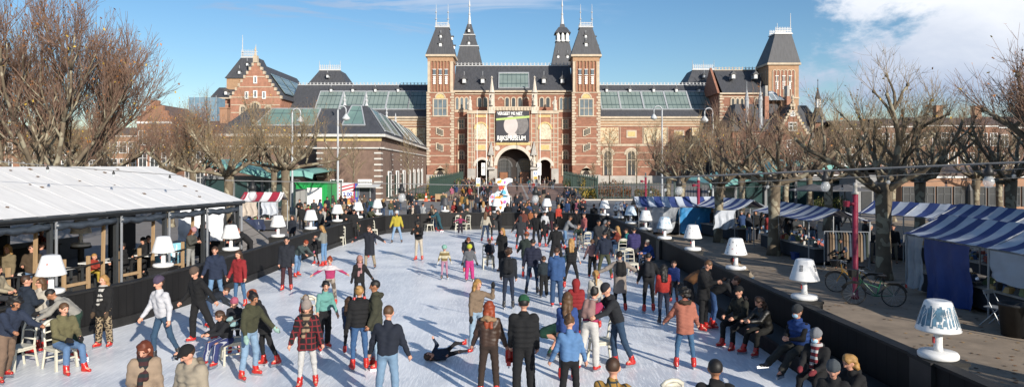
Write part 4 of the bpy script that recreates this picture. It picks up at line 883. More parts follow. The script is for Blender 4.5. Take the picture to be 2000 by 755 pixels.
# interior bar shelf, tables, stools
def table(x, y, lab, rz=0):
    t = thing('cafe_table', lab, 'table', at_pav(x, y), pav.rotation_euler.z + rz, 'tables in the pavilion')
    m = MB(); m.box(-.75, -.35, .72, .75, .35, .76); m.build('tabletop', WHITE, t)
    for sx in (-.65, .65):
        m = MB(); m.box(sx - .03, -.3, 0, sx + .03, -.24, .72); m.box(sx - .03, .24, 0, sx + .03, .3, .72); m.build('leg', BDARK, t)
for q, (x, y) in enumerate(((2.6, 1.5), (4.9, 1.6), (7.0, 1.4), (8.6, 3.0))): table(x, y, ['white table behind the first timber railing', 'white table behind the seated man in black', 'white table beside the grey coated woman', 'white table near the far end of the pavilion'][q])
def railing(x, lab):
    t = thing('timber_railing', lab, 'railing', at_pav(x, .3, .3), pav.rotation_euler.z, 'short timber railings')
    for sx in (-.42, .0, .42)[::2]: m = MB(); m.box(sx - .045, -.04, 0, sx + .045, .04, 1.2); m.build('upright', TIMBER, t)
    m = MB(); m.box(-.365, -.03, .35, .365, .03, .44); m.build('crossbar', TIMBER, t)
    m = MB(); m.tube([(-.9, -.05, .95), (0, -.06, .90), (.9, -.05, .95)], .03, 6); m.build('black_rope', BLACKT, t)
for x, lab in ((-1.2, 'pale timber railing beside the nearest left lamp'), (.9, 'pale timber railing behind the man in brown coat'), (2.6, 'pale timber railing with black rope in the second bay'), (4.6, 'pale timber railing beside the lamp before the pavilion'), (6.6, 'pale timber railing beside the woman in grey coat')): railing(x, lab)
m = MB(); m.box(0, 0, 0, 3.6, .5, 1.1); m.box(-.05, -.05, 1.1, 3.65, .55, 1.15); sh_ = m.build('bar_counter', BLACKT); sh_.location = at_pav(2.2, 4.6); sh_.rotation_euler = (0, 0, pav.rotation_euler.z); tag(sh_, 'dark bar counter deep in the pavilion', 'bar counter')
t = thing('bar_shelf', 'shelf with bottles and glasses on the dark back wall', 'shelf', at_pav(-1.4, 2.25), pav.rotation_euler.z)
m = MB()
for z in (1.0, 1.4, 1.8): m.box(-2, -.1, z, 2.5, .2, z + .03)
m.build('boards', mat('shelf_board', (.12, .11, .10), .6), t)
m = MB(); rng = random.Random(3)
for z in (1.03, 1.43, 1.83):
    for k in range(16): xx = -1.9 + k * .27 + rng.uniform(-.05, .05); m.mi(k % 3); m.lathe([(.04, 0), (.04, .14), (.015, .2), (.015, .26), (0, .26)], (xx, .05, z), 6)
bo = m.build('bottles', [mat('bottle_green', (.03, .10, .04), .2), mat('bottle_amber', (.25, .12, .03), .2), mat('bottle_clear', (.4, .42, .42), .2)], t); bo['kind'] = 'stuff'
t = thing('display_board', 'light blue printed board standing inside the pavilion', 'board', at_pav(8.2, 1.9), pav.rotation_euler.z - .3); m = MB(); m.box(-.8, 0, 0.1, .8, .05, .95); m.build('panel', mat('light_blue_print', (.25, .55, .68), .6, .3, 4, pattern=('spots', 5, .55), col2=(.7, .75, .78, 1)), t)
m = MB(); m.box(-.7, -.1, 0, -.64, .15, .1); m.box(.64, -.1, 0, .7, .15, .1); m.build('foot', BDARK, t)
# parked white covered stand behind the pavilion end, wooden ramp
t = thing('covered_stand', 'stand wrapped in crumpled white sheet behind the pavilion corner', 'covered stand', (-14.6, 32.0, 0))
m = MB(); rng = random.Random(8); nx, nz = 14, 8
vs_ = [];
for j in range(nz + 1):
    for i in range(nx + 1): vs_.append((-1.05 + 2.1 * i / nx, rng.uniform(-.08, .08) + .25 * (j / nz) ** 3, .75 + 1.6 * j / nz + rng.uniform(-.03, .03)))
m.add(vs_, [(j * (nx + 1) + i, j * (nx + 1) + i + 1, (j + 1) * (nx + 1) + i + 1, (j + 1) * (nx + 1) + i) for j in range(nz) for i in range(nx)])
m.slab([(-1.1, .3, 2.33), (1.1, .3, 2.33), (1.1, 1.6, 2.5), (-1.1, 1.6, 2.5)], .05)
m.build('white_sheet', mat('crumpled_white_sheet', (.7, .72, .75), .6, .1, 3, bump=.03, bscale=5), t, True)
for sx in (-1.0, 1.0): m = MB(); m.box(sx - .04, .35, 0, sx + .04, .43, 2.35); m.build('pole', BDARK, t)
m = MB(); m.box(-.95, .45, 0, .95, 1.4, .7); m.build('counter', BLACKT, t)
t = thing('plank_ramp', 'grey weathered plank ramp sloping down beside the barrier', 'ramp', (-11.5, 31, 0))
RAMPM = mat('weathered_planks', (.24, .215, .19), .85, .2, 2, pattern=('stripeZ', 4.5, .06), col2=(.08, .07, .06, 1))
m = MB(); pa = [(-1.6, 5.5, 1.75), (-1.2, -1.5, 1.75), (1.1, -3.8, .3), (.9, 3, .3)]; q4 = [(gx(px, Y) + 11.5, Y - 31, gz(py, Y)) for px, py, Y in ((462, 492, 29.0), (506, 497, 30.0), (528, 471, 33.5), (462, 419, 36.0))]; m.slab(q4, -.08); m.build('planking', RAMPM, t)
m = MB(); m.obox(q4[2], q4[3], .06, .1); m.build('side_rail', BDARK, t)

# ---------------------------------------------------------------- market stalls
BLUE = (0.028, 0.05, 0.17, 1)
AWB = mat('awning_blue_white', (0.43, 0.47, 0.53), .7, .2, 1.4, pattern=('stripeX', 1.1, .5), col2=BLUE)
AWR = mat('awning_red_white', (0.70, 0.68, 0.68), .65, .08, 2, pattern=('stripeX', .95, .5), col2=(.30, .02, .04, 1))
STEEL = mat('stall_steel', (.38, .40, .42), .4, .1, 2, metal=.5)
def stall(x, y, rz, wd, label, am=AWB, depth=2.6, zr=2.75, ze=2.15, goods=True, shelf=(.45, .3, .2), parts=()):
    t = thing('market_stall', label, 'market stall', (x, y, 0), rz, 'market stalls with striped awnings'); rng = random.Random(int(x * 31 + y * 7))
    m = MB(); nx, ny = 24, 6
    for sgn in (-1, 1):
        vs_ = []
        for j in range(ny + 1):
            for i in range(nx + 1):
                f = j / ny; sag = -.07 * math.sin(math.pi * f) + .012 * math.sin(i * 2.1 + f * 4) - .07 * abs(math.sin(math.pi * i / nx * (wd / 1.9))) * math.sin(math.pi * f)
                vs_.append((-wd / 2 + wd * i / nx + .1 * f * 0, sgn * depth / 2 * f * 1.05, zr + (ze - zr) * f + sag + rng.uniform(-.014, .014)))
        fs = [(j * (nx + 1) + i, j * (nx + 1) + i + 1, (j + 1) * (nx + 1) + i + 1, (j + 1) * (nx + 1) + i) for j in range(ny) for i in range(nx)]
        m.add(vs_, fs if sgn > 0 else [tuple(reversed(f)) for f in fs])
    m.build('awning', am, t, True)
    for sx in (-wd / 2 + .1, 0, wd / 2 - .1):
        for sy in (-depth / 2, depth / 2): m = MB(); m.tube([(sx, sy, 0), (sx, sy, ze)], .03, 6); m.tube([(sx, sy, ze - .03), (sx, 0, zr - .05)], .025, 6); m.build('pole', STEEL, t)
    m = MB(); m.tube([(-wd / 2, 0, zr - .05), (wd / 2, 0, zr - .05)], .025, 6); m.tube([(-wd / 2, -depth / 2, ze - .03), (wd / 2, -depth / 2, ze - .03)], .02, 6); m.build('frame', STEEL, t)
    m = MB(); m.box(-wd / 2 + .2, -depth / 2 + .25, .7, wd / 2 - .2, depth / 2 - .7, .76); m.mi(1); m.box(-wd / 2 + .25, -depth / 2 + .3, .1, wd / 2 - .25, depth / 2 - .75, .695); m.build('table', [mat('stall_table', (.30, .27, .24), .8, .3, 3), mat('stall_dark_cloth', (.03, .032, .04), .8, .3, 3)], t)
    if goods:
        m = MB(); cols = [mat('goods_' + str(k), c, .7, .2, 6) for k, c in enumerate(((.4, .38, .35), (.3, .06, .04), (.06, .12, .25), (.45, .3, .12), (.05, .05, .05), (.2, .25, .12)))]
        for k in range(int(wd * 12)):
            xx = rng.uniform(-wd / 2 + .3, wd / 2 - .3); yy = rng.uniform(-depth / 2 + .35, depth / 2 - .9); s1 = rng.uniform(.05, .13); m.mi(k % 6); m.frustum((xx - s1, yy - s1, xx + s1, yy + s1, .761), (xx - s1 * .6, yy - s1 * .6, xx + s1 * .6, yy + s1 * .6, .76 + rng.uniform(.06, .22)))
        go = m.build('goods', cols, t); go['kind'] = 'stuff'
    return t
def hanging(parent, name, m_, x0, x1, y, z0, z1, seed=0, drift=0.0, nx=16, nz=12):
    """wrinkled hanging sheet"""
    rng = random.Random(seed); m = MB(); vs_ = []
    for j in range(nz + 1):
        for i in range(nx + 1):
            u = i / nx; v = j / nz; fold = .05 * math.sin(u * 17 + seed) + .03 * math.sin(u * 31 + v * 5 + seed) + rng.uniform(-.02, .02)
            vs_.append((x0 + (x1 - x0) * u + drift * (1 - v) + (.06 * math.sin(v * 6)), y + fold * (1.2 - v), z0 + (z1 - z0) * v + (.05 * math.sin(u * 9 + seed) if j == 0 else 0)))
    m.add(vs_, [(j * (nx + 1) + i, j * (nx + 1) + i + 1, (j + 1) * (nx + 1) + i + 1, (j + 1) * (nx + 1) + i) for j in range(nz) for i in range(nx)])
    return m.build(name, m_, parent, True)
TARP = mat('blue_tarpaulin', (0.02, 0.19, 0.42), .45, .2, 2, bump=.03, bscale=4)
TARPD = mat('dark_blue_tarpaulin', (0.02, 0.055, 0.22), .45, .25, 2, bump=.03, bscale=4)
PLAS = mat('clear_plastic_sheet', (.55, .58, .62), .25, .15, 3, alpha=.55, bump=.03, bscale=6)
GREYSH = mat('grey_white_sheet', (.42, .45, .50), .6, .1, 2, bump=.02, bscale=4)
s1_ = stall(10.3, 43.2, 0.0, 5.2, 'striped stall with a bright blue tarpaulin wall, nearest the rink bend', goods=False, zr=2.3, ze=1.72, depth=2.4)
hanging(s1_, 'tarpaulin', TARP, .0, 2.5, -1.22, .1, 1.68, 2); hanging(s1_, 'tarpaulin', TARP, -.4, 2.4, 1.0, .1, 1.7, 3)
hanging(s1_, 'plastic_sheet', PLAS, -1.6, .0, -1.25, .15, 1.68, 4, -.5)
stall(13.0, 40.3, R(-75), 4.4, 'short striped stall behind the first red pole with a white side cloth', depth=2.4, zr=2.35, ze=1.8)
s2_ = stall(13.95, 32.4, R(-90), 6.8, 'long striped stall between the two middle plane trees', depth=2.6, zr=2.42, ze=1.92)
t = thing('hanging_cloth', 'grey white cloth hanging from the short striped stall', 'cloth', (gx(1420, 37), 37.0, .85)); hanging(t, 'cloth', GREYSH, -.55, .5, 0, 0, 1.0, 5, -.25)
s3_ = stall(18.4, 30.8, R(-62), 4.4, 'small striped stall behind the thick plane tree', depth=2.4, zr=2.6, ze=2.05)
s4_ = stall(14.65, 19.2, R(-90), 8.2, 'large striped stall with dark blue tarpaulin and plastic sheet, nearest on the right', depth=2.5, zr=2.62, ze=1.98, goods=True)
hanging(s4_, 'tarpaulin', TARPD, -2.95, -.75, -1.25, .0, 1.92, 6, .1); hanging(s4_, 'plastic_sheet', PLAS, -4.0, -3.0, -1.25, .2, 1.92, 7, -.1)
hanging(s4_, 'side_sheet', GREYSH, .0, 3.6, -1.25, 1.1, 1.92, 8)
s5_ = stall(18.0, 23.4, R(-90), 8.2, 'second large striped stall directly behind the nearest one', depth=2.5, zr=2.75, ze=2.1)
sr = stall(-16.4, 45.2, 0.04, 2.6, 'stall with red and white striped awning beside the left plane tree', am=AWR, depth=2.2, zr=2.5, ze=1.95, goods=True)
hanging(sr, 'side_sheet', mat('beige_sheet', (.42, .36, .30), .7, .2, 4), -1.1, -.1, -1.12, 1.0, 1.9, 11); hanging(sr, 'side_sheet', GREYSH, .2, 1.2, -1.12, 1.1, 1.9, 12); hanging(sr, 'skirt', mat('navy_cloth', (.02, .03, .07), .8), -1.1, .4, -1.15, .1, .8, 13)
# folded metal chair, clothes rack, bin bag, black crate near the stalls
t = thing('folding_chair', 'grey metal folding chair in front of the nearest striped stall', 'chair', (gx(1945, 18.2), 18.2, 0), .4)
m = MB(); m.box(-.2, -.2, .5, .2, .2, .53); m.build('seat', STEEL, t)
for sx in (-.19, .19): m = MB(); m.tube([(sx, -.28, 0), (sx, .22, .95)], .013, 5); m.build('leg', STEEL, t); m = MB(); m.tube([(sx, .3, 0), (sx, -.18, .52)], .013, 5); m.build('leg', STEEL, t)
m = MB(); m.box(-.19, .18, .85, .19, .21, .95); m.build('backrest', STEEL, t)
t = thing('black_bin', 'round black bin at the right edge beside the nearest stall', 'bin', (gx(1983, 17.2), 17.2, 0)); m = MB(); m.lathe([(.3, 0), (.36, .75), (.38, .76), (.38, .82), (.33, .82), (.3, .7), (0, .7)], n=20); m.build('bin_body', BOXM, t, True)
t = thing('clothes_rack', 'clothes rail full of dark coats beside the long striped stall', 'clothes rack', (gx(1622, 29.6), 28.2, 0), -.2)
for sx in (-.85, .85): m = MB(); m.tube([(sx, -.3, .05), (sx, .3, .05)], .02, 6); m.tube([(sx, 0, .05), (sx, 0, 1.55)], .02, 6); m.build('stand', STEEL, t)
m = MB(); m.tube([(-.85, 0, 1.55), (.85, 0, 1.55)], .02, 6); m.build('rail', STEEL, t)
for k in range(15):
    xx = -.75 + k * .107; cc = [(.03, .03, .035), (.12, .08, .05), (.25, .18, .12), (.05, .07, .10), (.03, .04, .03)][k % 5]
    m = MB(); m.frustum((xx - .045, -.24, xx + .045, .24, .35 + .1 * (k % 3)), (xx - .03, -.18, xx + .03, .18, 1.42)); m.frustum((xx - .03, -.18, xx + .03, .18, 1.42), (xx - .01, -.03, xx + .01, .03, 1.53)); m.build('coat', mat('rack_coat_%d' % (k % 5), cc, .9, .2, 4), t)
t = thing('rubbish_bag', 'dark bin bag with turquoise base hanging at the stall table', 'bag', (gx(1588, 30.4), 30.4, 0)); m = MB(); m.lathe([(.0, 0), (.3, .02), (.36, .3), (.38, .7), (.3, .95), (.1, 1.0), (0, 1.0)], n=14); m.mi(1); m.lathe([(.0, -.0), (.31, .0), (.37, .02), (.38, .18), (.37, .2)], n=14); m.build('bag_body', [mat('bin_bag', (.02, .03, .035), .25, .3, 5, bump=.03, bscale=9), mat('turquoise_plastic', (.05, .42, .38), .4)], t)
t = thing('blue_crate', 'blue plastic crate on the gravel beside the bin bag', 'crate', (gx(1562, 31), 31, 0)); m = MB(); m.frustum((-.3, -.2, .3, .2, 0), (-.33, -.23, .33, .23, .32)); m.box(-.35, -.25, .3, .35, .25, .34); m.build('crate_body', TARPD, t)

# ---------------------------------------------------------------- green container, hot dog stand
t = thing('green_container', 'bright green container kiosk with a closed white hatch', 'container', (gx(608, 60), 60, 0))
GRN = mat('bright_green_paint', (0.015, 0.30, 0.07), .45, .08, 2)
m = MB(); m.box(-1.35, 0, .1, 1.4, 4, 2.65)
for k in range(9): m.box(-1.25 + k * .3, -.03, .25, -1.12 + k * .3, 0, 2.5)
m.build('body', GRN, t); m = MB(); m.box(-.35, -.1, .75, .95, -.035, 2.3); m.build('hatch', WHITE, t); m = MB(); m.box(-1.42, -.08, 2.62, 1.47, 4.05, 2.78); m.box(-1.42, -.08, .0, 1.47, 4.05, .12); m.build('frame', mat('green_frame', (.01, .18, .05), .5), t)
t = thing('grey_cabinet', 'tall grey steel cabinet in front of the green container', 'cabinet', (gx(588, 58), 58, 0)); m = MB(); m.box(-.45, 0, 0, .35, .6, 2.2); m.box(-.47, -.02, 2.2, .37, .62, 2.25); m.build('body', mat('grey_cabinet', (.27, .27, .26), .6, .1, 2), t); m = MB(); m.box(-.08, -.02, .1, -.06, 0, 2.1); m.box(.0, -.04, 1.0, .04, 0, 1.2); m.build('door', BDARK, t)
hd = thing('hot_dog_stand', 'hot dog stand with american flag panels and a white lettered sign', 'food stand', (gx(685, 66), 66, 0))
RED = mat('sign_red', (.42, .03, .05), .6, .1, 3); NAVY = mat('sign_navy', (.02, .04, .20), .6, .1, 3); PURP = mat('sign_blue', (.05, .08, .38), .5)
m = MB(); m.box(-2.0, .05, .2, 1.95, 2.4, 2.2); m.build('body', mat('stand_body', (.05, .05, .06), .6), hd)
def flag(x0, x1, name):
    m = MB(); m.box(x0, -.05, .35, x1, .04, 2.55); m.mi(1); n = 6
    for k in range(n):
        z0 = .45 + k * .33; m.slab([(x0 + .03, -.06, z0), (x1 - .03, -.06, z0 + .28), (x1 - .03, -.06, min(2.5, z0 + .44)), (x0 + .03, -.06, z0 + .16)], .012)
    return m
m = flag(-2.0, -1.0, 'a'); m.mi(2); m.box(-1.97, -.09, 1.5, -1.35, -.075, 2.5); m.mi(0)
for i in range(4):
    for j in range(5): m.box(-1.92 + i * .145, -.1, 1.57 + j * .18, -1.85 + i * .145, -.09, 1.64 + j * .18)
m.build('flag_panel', [WHITE, RED, NAVY], hd)
m = flag(-.85, .3, 'b'); m.mi(0); m.box(-.8, -.09, 1.15, .25, -.07, 1.75); m.mi(3); m.box(-.7, -.09, .5, .15, -.07, 1.0); m.build('flag_panel', [WHITE, RED, NAVY, mat('food_picture', (.55, .28, .08), .6, .4, 8)], hd)
text_mesh('price_text', '2.00', .52, PURP, hd, (-.27, -.11, 1.45), bold=.01)
m = MB(); m.box(.3, -.1, .1, .42, .05, 2.5); m.mi(1); m.box(.42, -.08, .1, .75, .05, 2.5); m.mi(2); m.box(.5, -.1, 1.2, .68, -.08, 2.0); m.build('striped_post', [RED, PURP, mat('sign_green', (.2, .3, .22), .5)], hd)
m = MB(); m.box(.8, -.1, .2, 1.95, -.03, .75); m.build('counter_front', PURP, hd); m = MB(); m.box(.8, -.25, .76, 1.95, .0, .82); m.box(1.85, -.1, .82, 1.95, .0, 2.3); m.box(.78, -.1, .82, .86, .0, 2.3); m.build('counter', STEEL, hd)
m = MB(); m.slab([(.7, -.9, 2.15), (2.9, -.9, 2.15), (2.9, .05, 2.4), (.7, .05, 2.4)], .05); m.build('flap', mat('flap_grey', (.5, .5, .48), .6), hd)
m = MB(); m.box(.75, -.2, 2.42, 2.05, -.1, 2.82); m.build('sign', WHITE, hd); text_mesh('sign_text', 'HOTDOGS', .27, BDARK, hd, (1.4, -.215, 2.62), bold=.004)
# ---------------------------------------------------------------- banner on the museum
bn = thing('banner', 'large dark exhibition banner with pale oval, green ribbon and white lettering above the arch', 'banner', (gx(1001.5, 157.4), 157.4, gz(276.5, 157.4)))
Yb = 157.4; w2 = 32.5 * Yb / F; hb = 59.5 * Yb / F
m = MB(); m.box(-w2, 0, 0, w2, .08, hb); m.build('cloth', mat('banner_dark', (.035, .035, .045), .7, .2, 1), bn)
m = MB()
def oval(cx, cz, a, b, y, n=28): return [(cx + a * math.cos(2 * math.pi * i / n), y, cz + b * math.sin(2 * math.pi * i / n)) for i in range(n)]
m.poly(oval(w2 * .42, hb * .56, w2 * .52, hb * .34, -.012)); m.build('grey_shape', mat('banner_grey', (.16, .15, .15), .7, .3, 2), bn)
m = MB(); m.poly(oval(-w2 * .12, hb * .54, w2 * .42, hb * .30, -.024)); m.poly(oval(-.1, hb * .20, w2 * .28, hb * .10, -.022)); m.build('pale_oval', mat('banner_pale', (.50, .45, .43), .7, .12, .6), bn)
m = MB(); m.slab([(-w2, -.04, hb * .69), (w2, -.04, hb * .78), (w2, -.04, hb * .85), (-w2, -.04, hb * .76)], .01); m.build('green_ribbon', mat('banner_green', (.38, .50, .16), .6), bn)
text_mesh('title_text', 'VERGEET ME NIET', 1.0, WHITE, bn, (-w2 * .17, -.07, hb * .915), bold=.03, sx=.72)
text_mesh('name_text', 'RIJKSMUSEUM', 1.45, WHITE, bn, (-w2 * .08, -.07, hb * .11), bold=.035, sx=.74)
# smaller vertical banners and flag poles before the porch
for px, txt in ((944, 0), (1053.5, 1)):
    t = thing('vertical_banner', ['narrow white banner with a round black emblem in the left side arch', 'narrow pale lettered banner in front of the right side arch'][txt], 'banner', (gx(px, 157), 157.2, gz(342, 157)))
    m = MB(); m.box(-.45, 0, 0, .45, .05, gz(318, 157) - gz(342, 157)); m.build('cloth', WHITE, t)
    m = MB(); m.poly(oval(0, 1.7, .28, .28, -.012, 16)); m.mi(1); m.poly(oval(0, 1.7, .17, .17, -.02, 16)); m.mi(0); m.box(-.2, -.03, 1.67, .2, -.021, 1.73); m.build('emblem', [BDARK, WHITE], t)
for px, b, yy in ((932, 215, 150), (950, 222, 150), (1055, 220, 150)):
    t = thing('flagpole', {932: 'thin white flagpole left of the banner', 950: 'thin white flagpole just left of the great arch', 1055: 'thin white flagpole just right of the great arch'}[px], 'flagpole', (gx(px, yy), yy, 0)); m = MB(); m.tube([(0, 0, 0), (0, 0, gz(b, yy))], [.09, .05], 6); m.build('pole', WHITE, t); m = MB(); m.lathe([(0, 0), (.12, .1), (0, .22)], (0, 0, gz(b, yy)), 8); m.build('ball', LEAD, t)
# ---------------------------------------------------------------- information posts on the path
for px, py, lab in ((934, 392, 'white information sign with blue round emblem, left on the brick path'), (1046, 378, 'white information sign with yellow base, right on the brick path')):
    Y = gY(py); t = thing('information_sign', lab, 'sign', (gx(px, Y), Y, 0)); s_ = Y / F
    m = MB(); m.tube([(0, .05, 0), (0, .05, 45 * s_)], .06, 8); m.build('pole', LEAD, t)
    top = 45 * s_; m = MB(); m.box(-4.2 * s_, -.05, top - 17 * s_, 4.2 * s_, .03, top); m.build('board', WHITE, t)
    m = MB(); m.box(-3.6 * s_, -.06, top - 16.6 * s_, 3.4 * s_, -.05, top - 11.5 * s_); m.build('yellow_strip', mat('sign_yellow', (.6, .4, .05), .6), t)
    m = MB(); m.poly(oval(0, top - 5.5 * s_, 3 * s_, 3 * s_, -.065, 20)); m.mi(1); m.poly(oval(0, top - 5.5 * s_, 1.7 * s_, 1.7 * s_, -.072, 20)); m.build('emblem', [mat('sign_blue_emblem', (.03, .15, .40), .5), WHITE], t)
# ---------------------------------------------------------------- colourful outlined figure on the far side of the rink
Yf = 52.0; fg = thing('painted_figure', 'tall white outlined cutout figure covered with bright painted shapes behind the far barrier', 'sculpture', (gx(980, Yf), Yf, 0))
def pf(px, py): return (gx(px, Yf) - gx(980, Yf), gz(py, Yf))
OUT = [(957, 412), (955, 396), (956, 385), (961, 378), (967, 377), (972, 373), (979, 374), (976, 366), (970, 357), (968.5, 351), (972, 348), (977, 348.5), (980, 351), (984, 350), (990, 347.5), (996, 347.5), (1001, 349), (1001, 355), (995, 356.5), (990.5, 360), (989, 366), (992, 376), (995.5, 384), (996, 394), (993, 412)]
def shape2d(pts, y0, y1, name, m_, parent):
    b = MB(); P = [pf(*p) for p in pts]; k = len(P); b.add([(x, y0, z) for x, z in P] + [(x, y1, z) for x, z in P], [tuple(range(k)), tuple(reversed(range(k, 2 * k)))] + [(i, k + i, k + (i + 1) % k, (i + 1) % k) for i in range(k)]); return b.build(name, m_, parent)
shape2d(OUT, 0, .35, 'white_body', WHITE, fg)
INN = [(959.5, 408), (957.8, 396), (958.5, 387), (962, 381), (967, 380), (972, 376.5), (980, 378), (980, 367), (973, 357), (971, 352), (975, 350), (979, 353), (985, 353), (991, 350), (995, 351.5), (990, 356), (986.5, 362), (987, 370), (989.5, 378), (993, 386), (993, 396), (990.5, 408)]
shape2d(INN, -.02, -.002, 'pale_field', mat('figure_pale', (.66, .70, .76), .6, .1, 2), fg)
rng = random.Random(2)
def blob(cx, cy, rx, ry, y, n=10, irr=.25, ph=0): return [(cx + rx * (1 + irr * math.sin(3 * a + ph)) * math.cos(a), cy + ry * (1 + irr * math.cos(2 * a + ph)) * math.sin(a)) for a in [2 * math.pi * i / n for i in range(n)]]
FC = {'o': (.75, .30, .03), 'r': (.62, .07, .04), 'y': (.75, .55, .05), 'b': (.12, .45, .65), 'p': (.45, .15, .45), 'k': (.02, .02, .02), 'w': (.75, .75, .75)}
for q, (cx, cy, rx, ry, c) in enumerate(((975, 355, 3.2, 2.6, 'o'), (978, 353, 1.6, 2.5, 'y'), (979, 366, 4.6, 3.6, 'r'), (986, 356, 1.6, 2.2, 'p'), (984.5, 364, 1.4, 2.5, 'o'), (984, 375, 4.2, 3.4, 'b'), (962, 384, 3.0, 3.0, 'p'), (962, 384, 1.4, 1.4, 'o'), (968.5, 381, 2.6, 3.6, 'b'), (968.5, 381, 1.5, 2.3, 'w'), (973, 386, 5, 2.4, 'o'), (969, 390, 2.6, 1.9, 'y'), (979.5, 383, 2.5, 1.4, 'o'), (986, 383, 3.0, 2.0, 'b'), (978.5, 396, 2.6, 3.6, 'r'), (986, 394, 2.4, 2.2, 'p'), (978, 404, 2, 3, 'o'), (966, 400, 2.4, 3, 'b'), (962, 393, 1.6, 2.2, 'r'))):
    shape2d(blob(cx, cy, rx * 1.25, ry * 1.25, 0, ph=q), -.03 - .002 * q, -.021, 'painted_shape', mat('figure_' + c, FC[c], .6, .05, 2), fg)
b = MB()
for seg in ([(976, 377), (983, 381), (992, 383)], [(975, 383), (980, 378), (984, 367)], [(962, 390), (970, 394), (978, 391)]):
    P = [(pf(*p)[0], -.075, pf(*p)[1]) for p in seg]; b.tube(P, .035, 4)
b.build('black_line', BDARK, fg)
# ---------------------------------------------------------------- fences along the path
def fence(x0, y0, x1, y1, label, h=2.4, step=.5, name='metal_fence'):
    t = thing(name, label, 'fence', (x0, y0, 0), math.atan2(y1 - y0, x1 - x0)); L_ = math.hypot(x1 - x0, y1 - y0); m = MB()
    k = 0
    while k * step < L_: m.box(k * step - .025, -.02, .1, k * step + .025, .02, h); k += 1
    m.build('bars', GREEN_D, t); m = MB()
    for z in (.25, h - .35): m.box(0, -.04, z, L_, .04, z + .08)
    m.build('rails', GREEN_D, t); k = 0
    while k * 3.2 < L_: m = MB(); m.box(k * 3.2 - .07, -.07, 0, k * 3.2 + .07, .07, h + .25); m.build('post', GREEN_D, t); k += 1
    return t
fence(gx(840, 84), 84, gx(905, 154), 154, 'tall dark green bar fence along the left of the brick path', 2.7, .28); fence(gx(1167, 84), 84, gx(1100, 154), 154, 'tall dark green bar fence along the right of the brick path', 2.7, .28)
fence(gx(1168, 84), 84.6, 30, 84.6, 'low dark fence before the shrub garden right of the path', 2.2, .35); fence(gx(760, 84), 84.6, gx(838, 84), 84.6, 'low dark fence before the brick annex', 1.6, .35)
t = thing('vendor_table', 'small wooden vendor table by the left path fence', 'table', (gx(862, 80), 80, 0)); m = MB(); m.box(-.7, -.3, .85, .7, .3, .92); m.box(-.68, -.28, .3, .68, -.24, .85); m.build('tabletop', TIMBER, t)
for sx in (-.62, .62): m = MB(); m.box(sx - .05, -.25, 0, sx + .05, .25, .85); m.build('leg', TIMBER, t)
for px, lab in ((832, 'orange and white traffic cone beside the hedge left of the path'), (850, 'low red barrier block beside the vendor table')):
    t = thing('traffic_cone' if px == 832 else 'barrier_block', lab, 'cone' if px == 832 else 'barrier', (gx(px, 81), 81, 0)); OR = mat('cone_orange', (.65, .10, .03), .6)
    m = MB()
    if px == 832: m.box(-.25, -.25, 0, .25, .25, .06); m.lathe([(.2, .06), (.12, .5), (.1, .6), (.05, 1.0), (0, 1.0)], n=12)
    else: m.frustum((-.6, -.25, .6, .25, 0), (-.5, -.12, .5, .12, .55)); m.box(-.5, -.1, .55, .5, .1, .62)
    m.build('body', [OR], t); m = MB(); (m.lathe([(.14, .45), (.115, .62)], n=12) if px == 832 else m.box(-.3, -.28, .2, .3, -.2, .4)); m.build('white_band', WHITE, t)
# ---------------------------------------------------------------- street lamps
def street_lamp(px, top, Y, side, label):
    t = thing('street_lamp', label, 'street lamp', (gx(px, Y), Y, 0), 0, 'tall curved street lamps'); s_ = Y / F; zt = gz(top, Y); LG = mat('lamp_post_grey', (.42, .44, .46), .5, .08, 2)
    m = MB(); r = 8 * s_; m.tube([(0, 0, 0), (0, 0, 1.2), (0, 0, zt - r)], [.13, .1, .075], 8); m.build('pole', LG, t)
    m = MB(); pts = [(side * r * (1 - math.cos(a)), 0, zt - r + r * math.sin(a)) for a in [math.pi * i / 10 for i in range(11)]]; pts.append((pts[-1][0], 0, zt - r - 9 * s_)); m.tube(pts, .06, 6); m.build('arm', LG, t, True)
    m = MB(); m.lathe([(.05, .1), (.12, 0), (.34, -.28), (.36, -.36), (.2, -.5), (.0, -.55)], (pts[-1][0], 0, pts[-1][2]), 12); m.build('lamp_head', mat('lamp_head', (.5, .52, .53), .4), t, True)
street_lamp(571, 212, 64, 1, 'curved street lamp behind the left plane tree'); street_lamp(660, 207, 60, 1, 'tallest curved street lamp before the brick annex'); street_lamp(1293, 207, 70, -1, 'curved street lamp right of the front towers'); street_lamp(1392, 211, 62, -1, 'curved street lamp beside the right pavilion roof')
# ---------------------------------------------------------------- red masts and string lights
REDP = mat('crimson_paint', (.20, .012, .035), .45, .12, 3)
def red_mast(px, py, label, r=.09):
    Y = gY(py); t = thing('red_mast', label, 'mast', (gx(px, Y), Y, 0), 0, 'crimson masts'); m = MB(); m.lathe([(r * 1.3, 0), (r * 1.3, .1), (r, .12), (r, 3.35), (r * .8, 3.36), (0, 3.36)], n=16); m.build('pole', REDP, t, True)
    m = MB(); m.lathe([(r * 1.2, 3.36), (r * 1.2, 3.42), (r * .7, 3.45), (r * .7, 3.6), (r * .85, 3.62), (r * .6, 3.72), (0, 3.74)], n=14); m.build('lamp_cap', mat('cap_grey', (.42, .40, .36), .5), t, True)
    m = MB(); m.tube([(0, 0, 3.05), (-.3, -.1, 3.05)], .05, 8); m.lathe([(0, -.08), (.09, -.08), (.11, .1), (0, .1)], (-.33, -.1, 3.05), 10); m.build('spotlight', REDP, t); return t
red_mast(1670, 583, 'thick crimson mast with lamp cap beside the parked bicycle'); red_mast(1364, 458, 'crimson mast behind the blue tarpaulin stall'); red_mast(1261, 432, 'thin crimson mast behind the striped stall roof', .08)
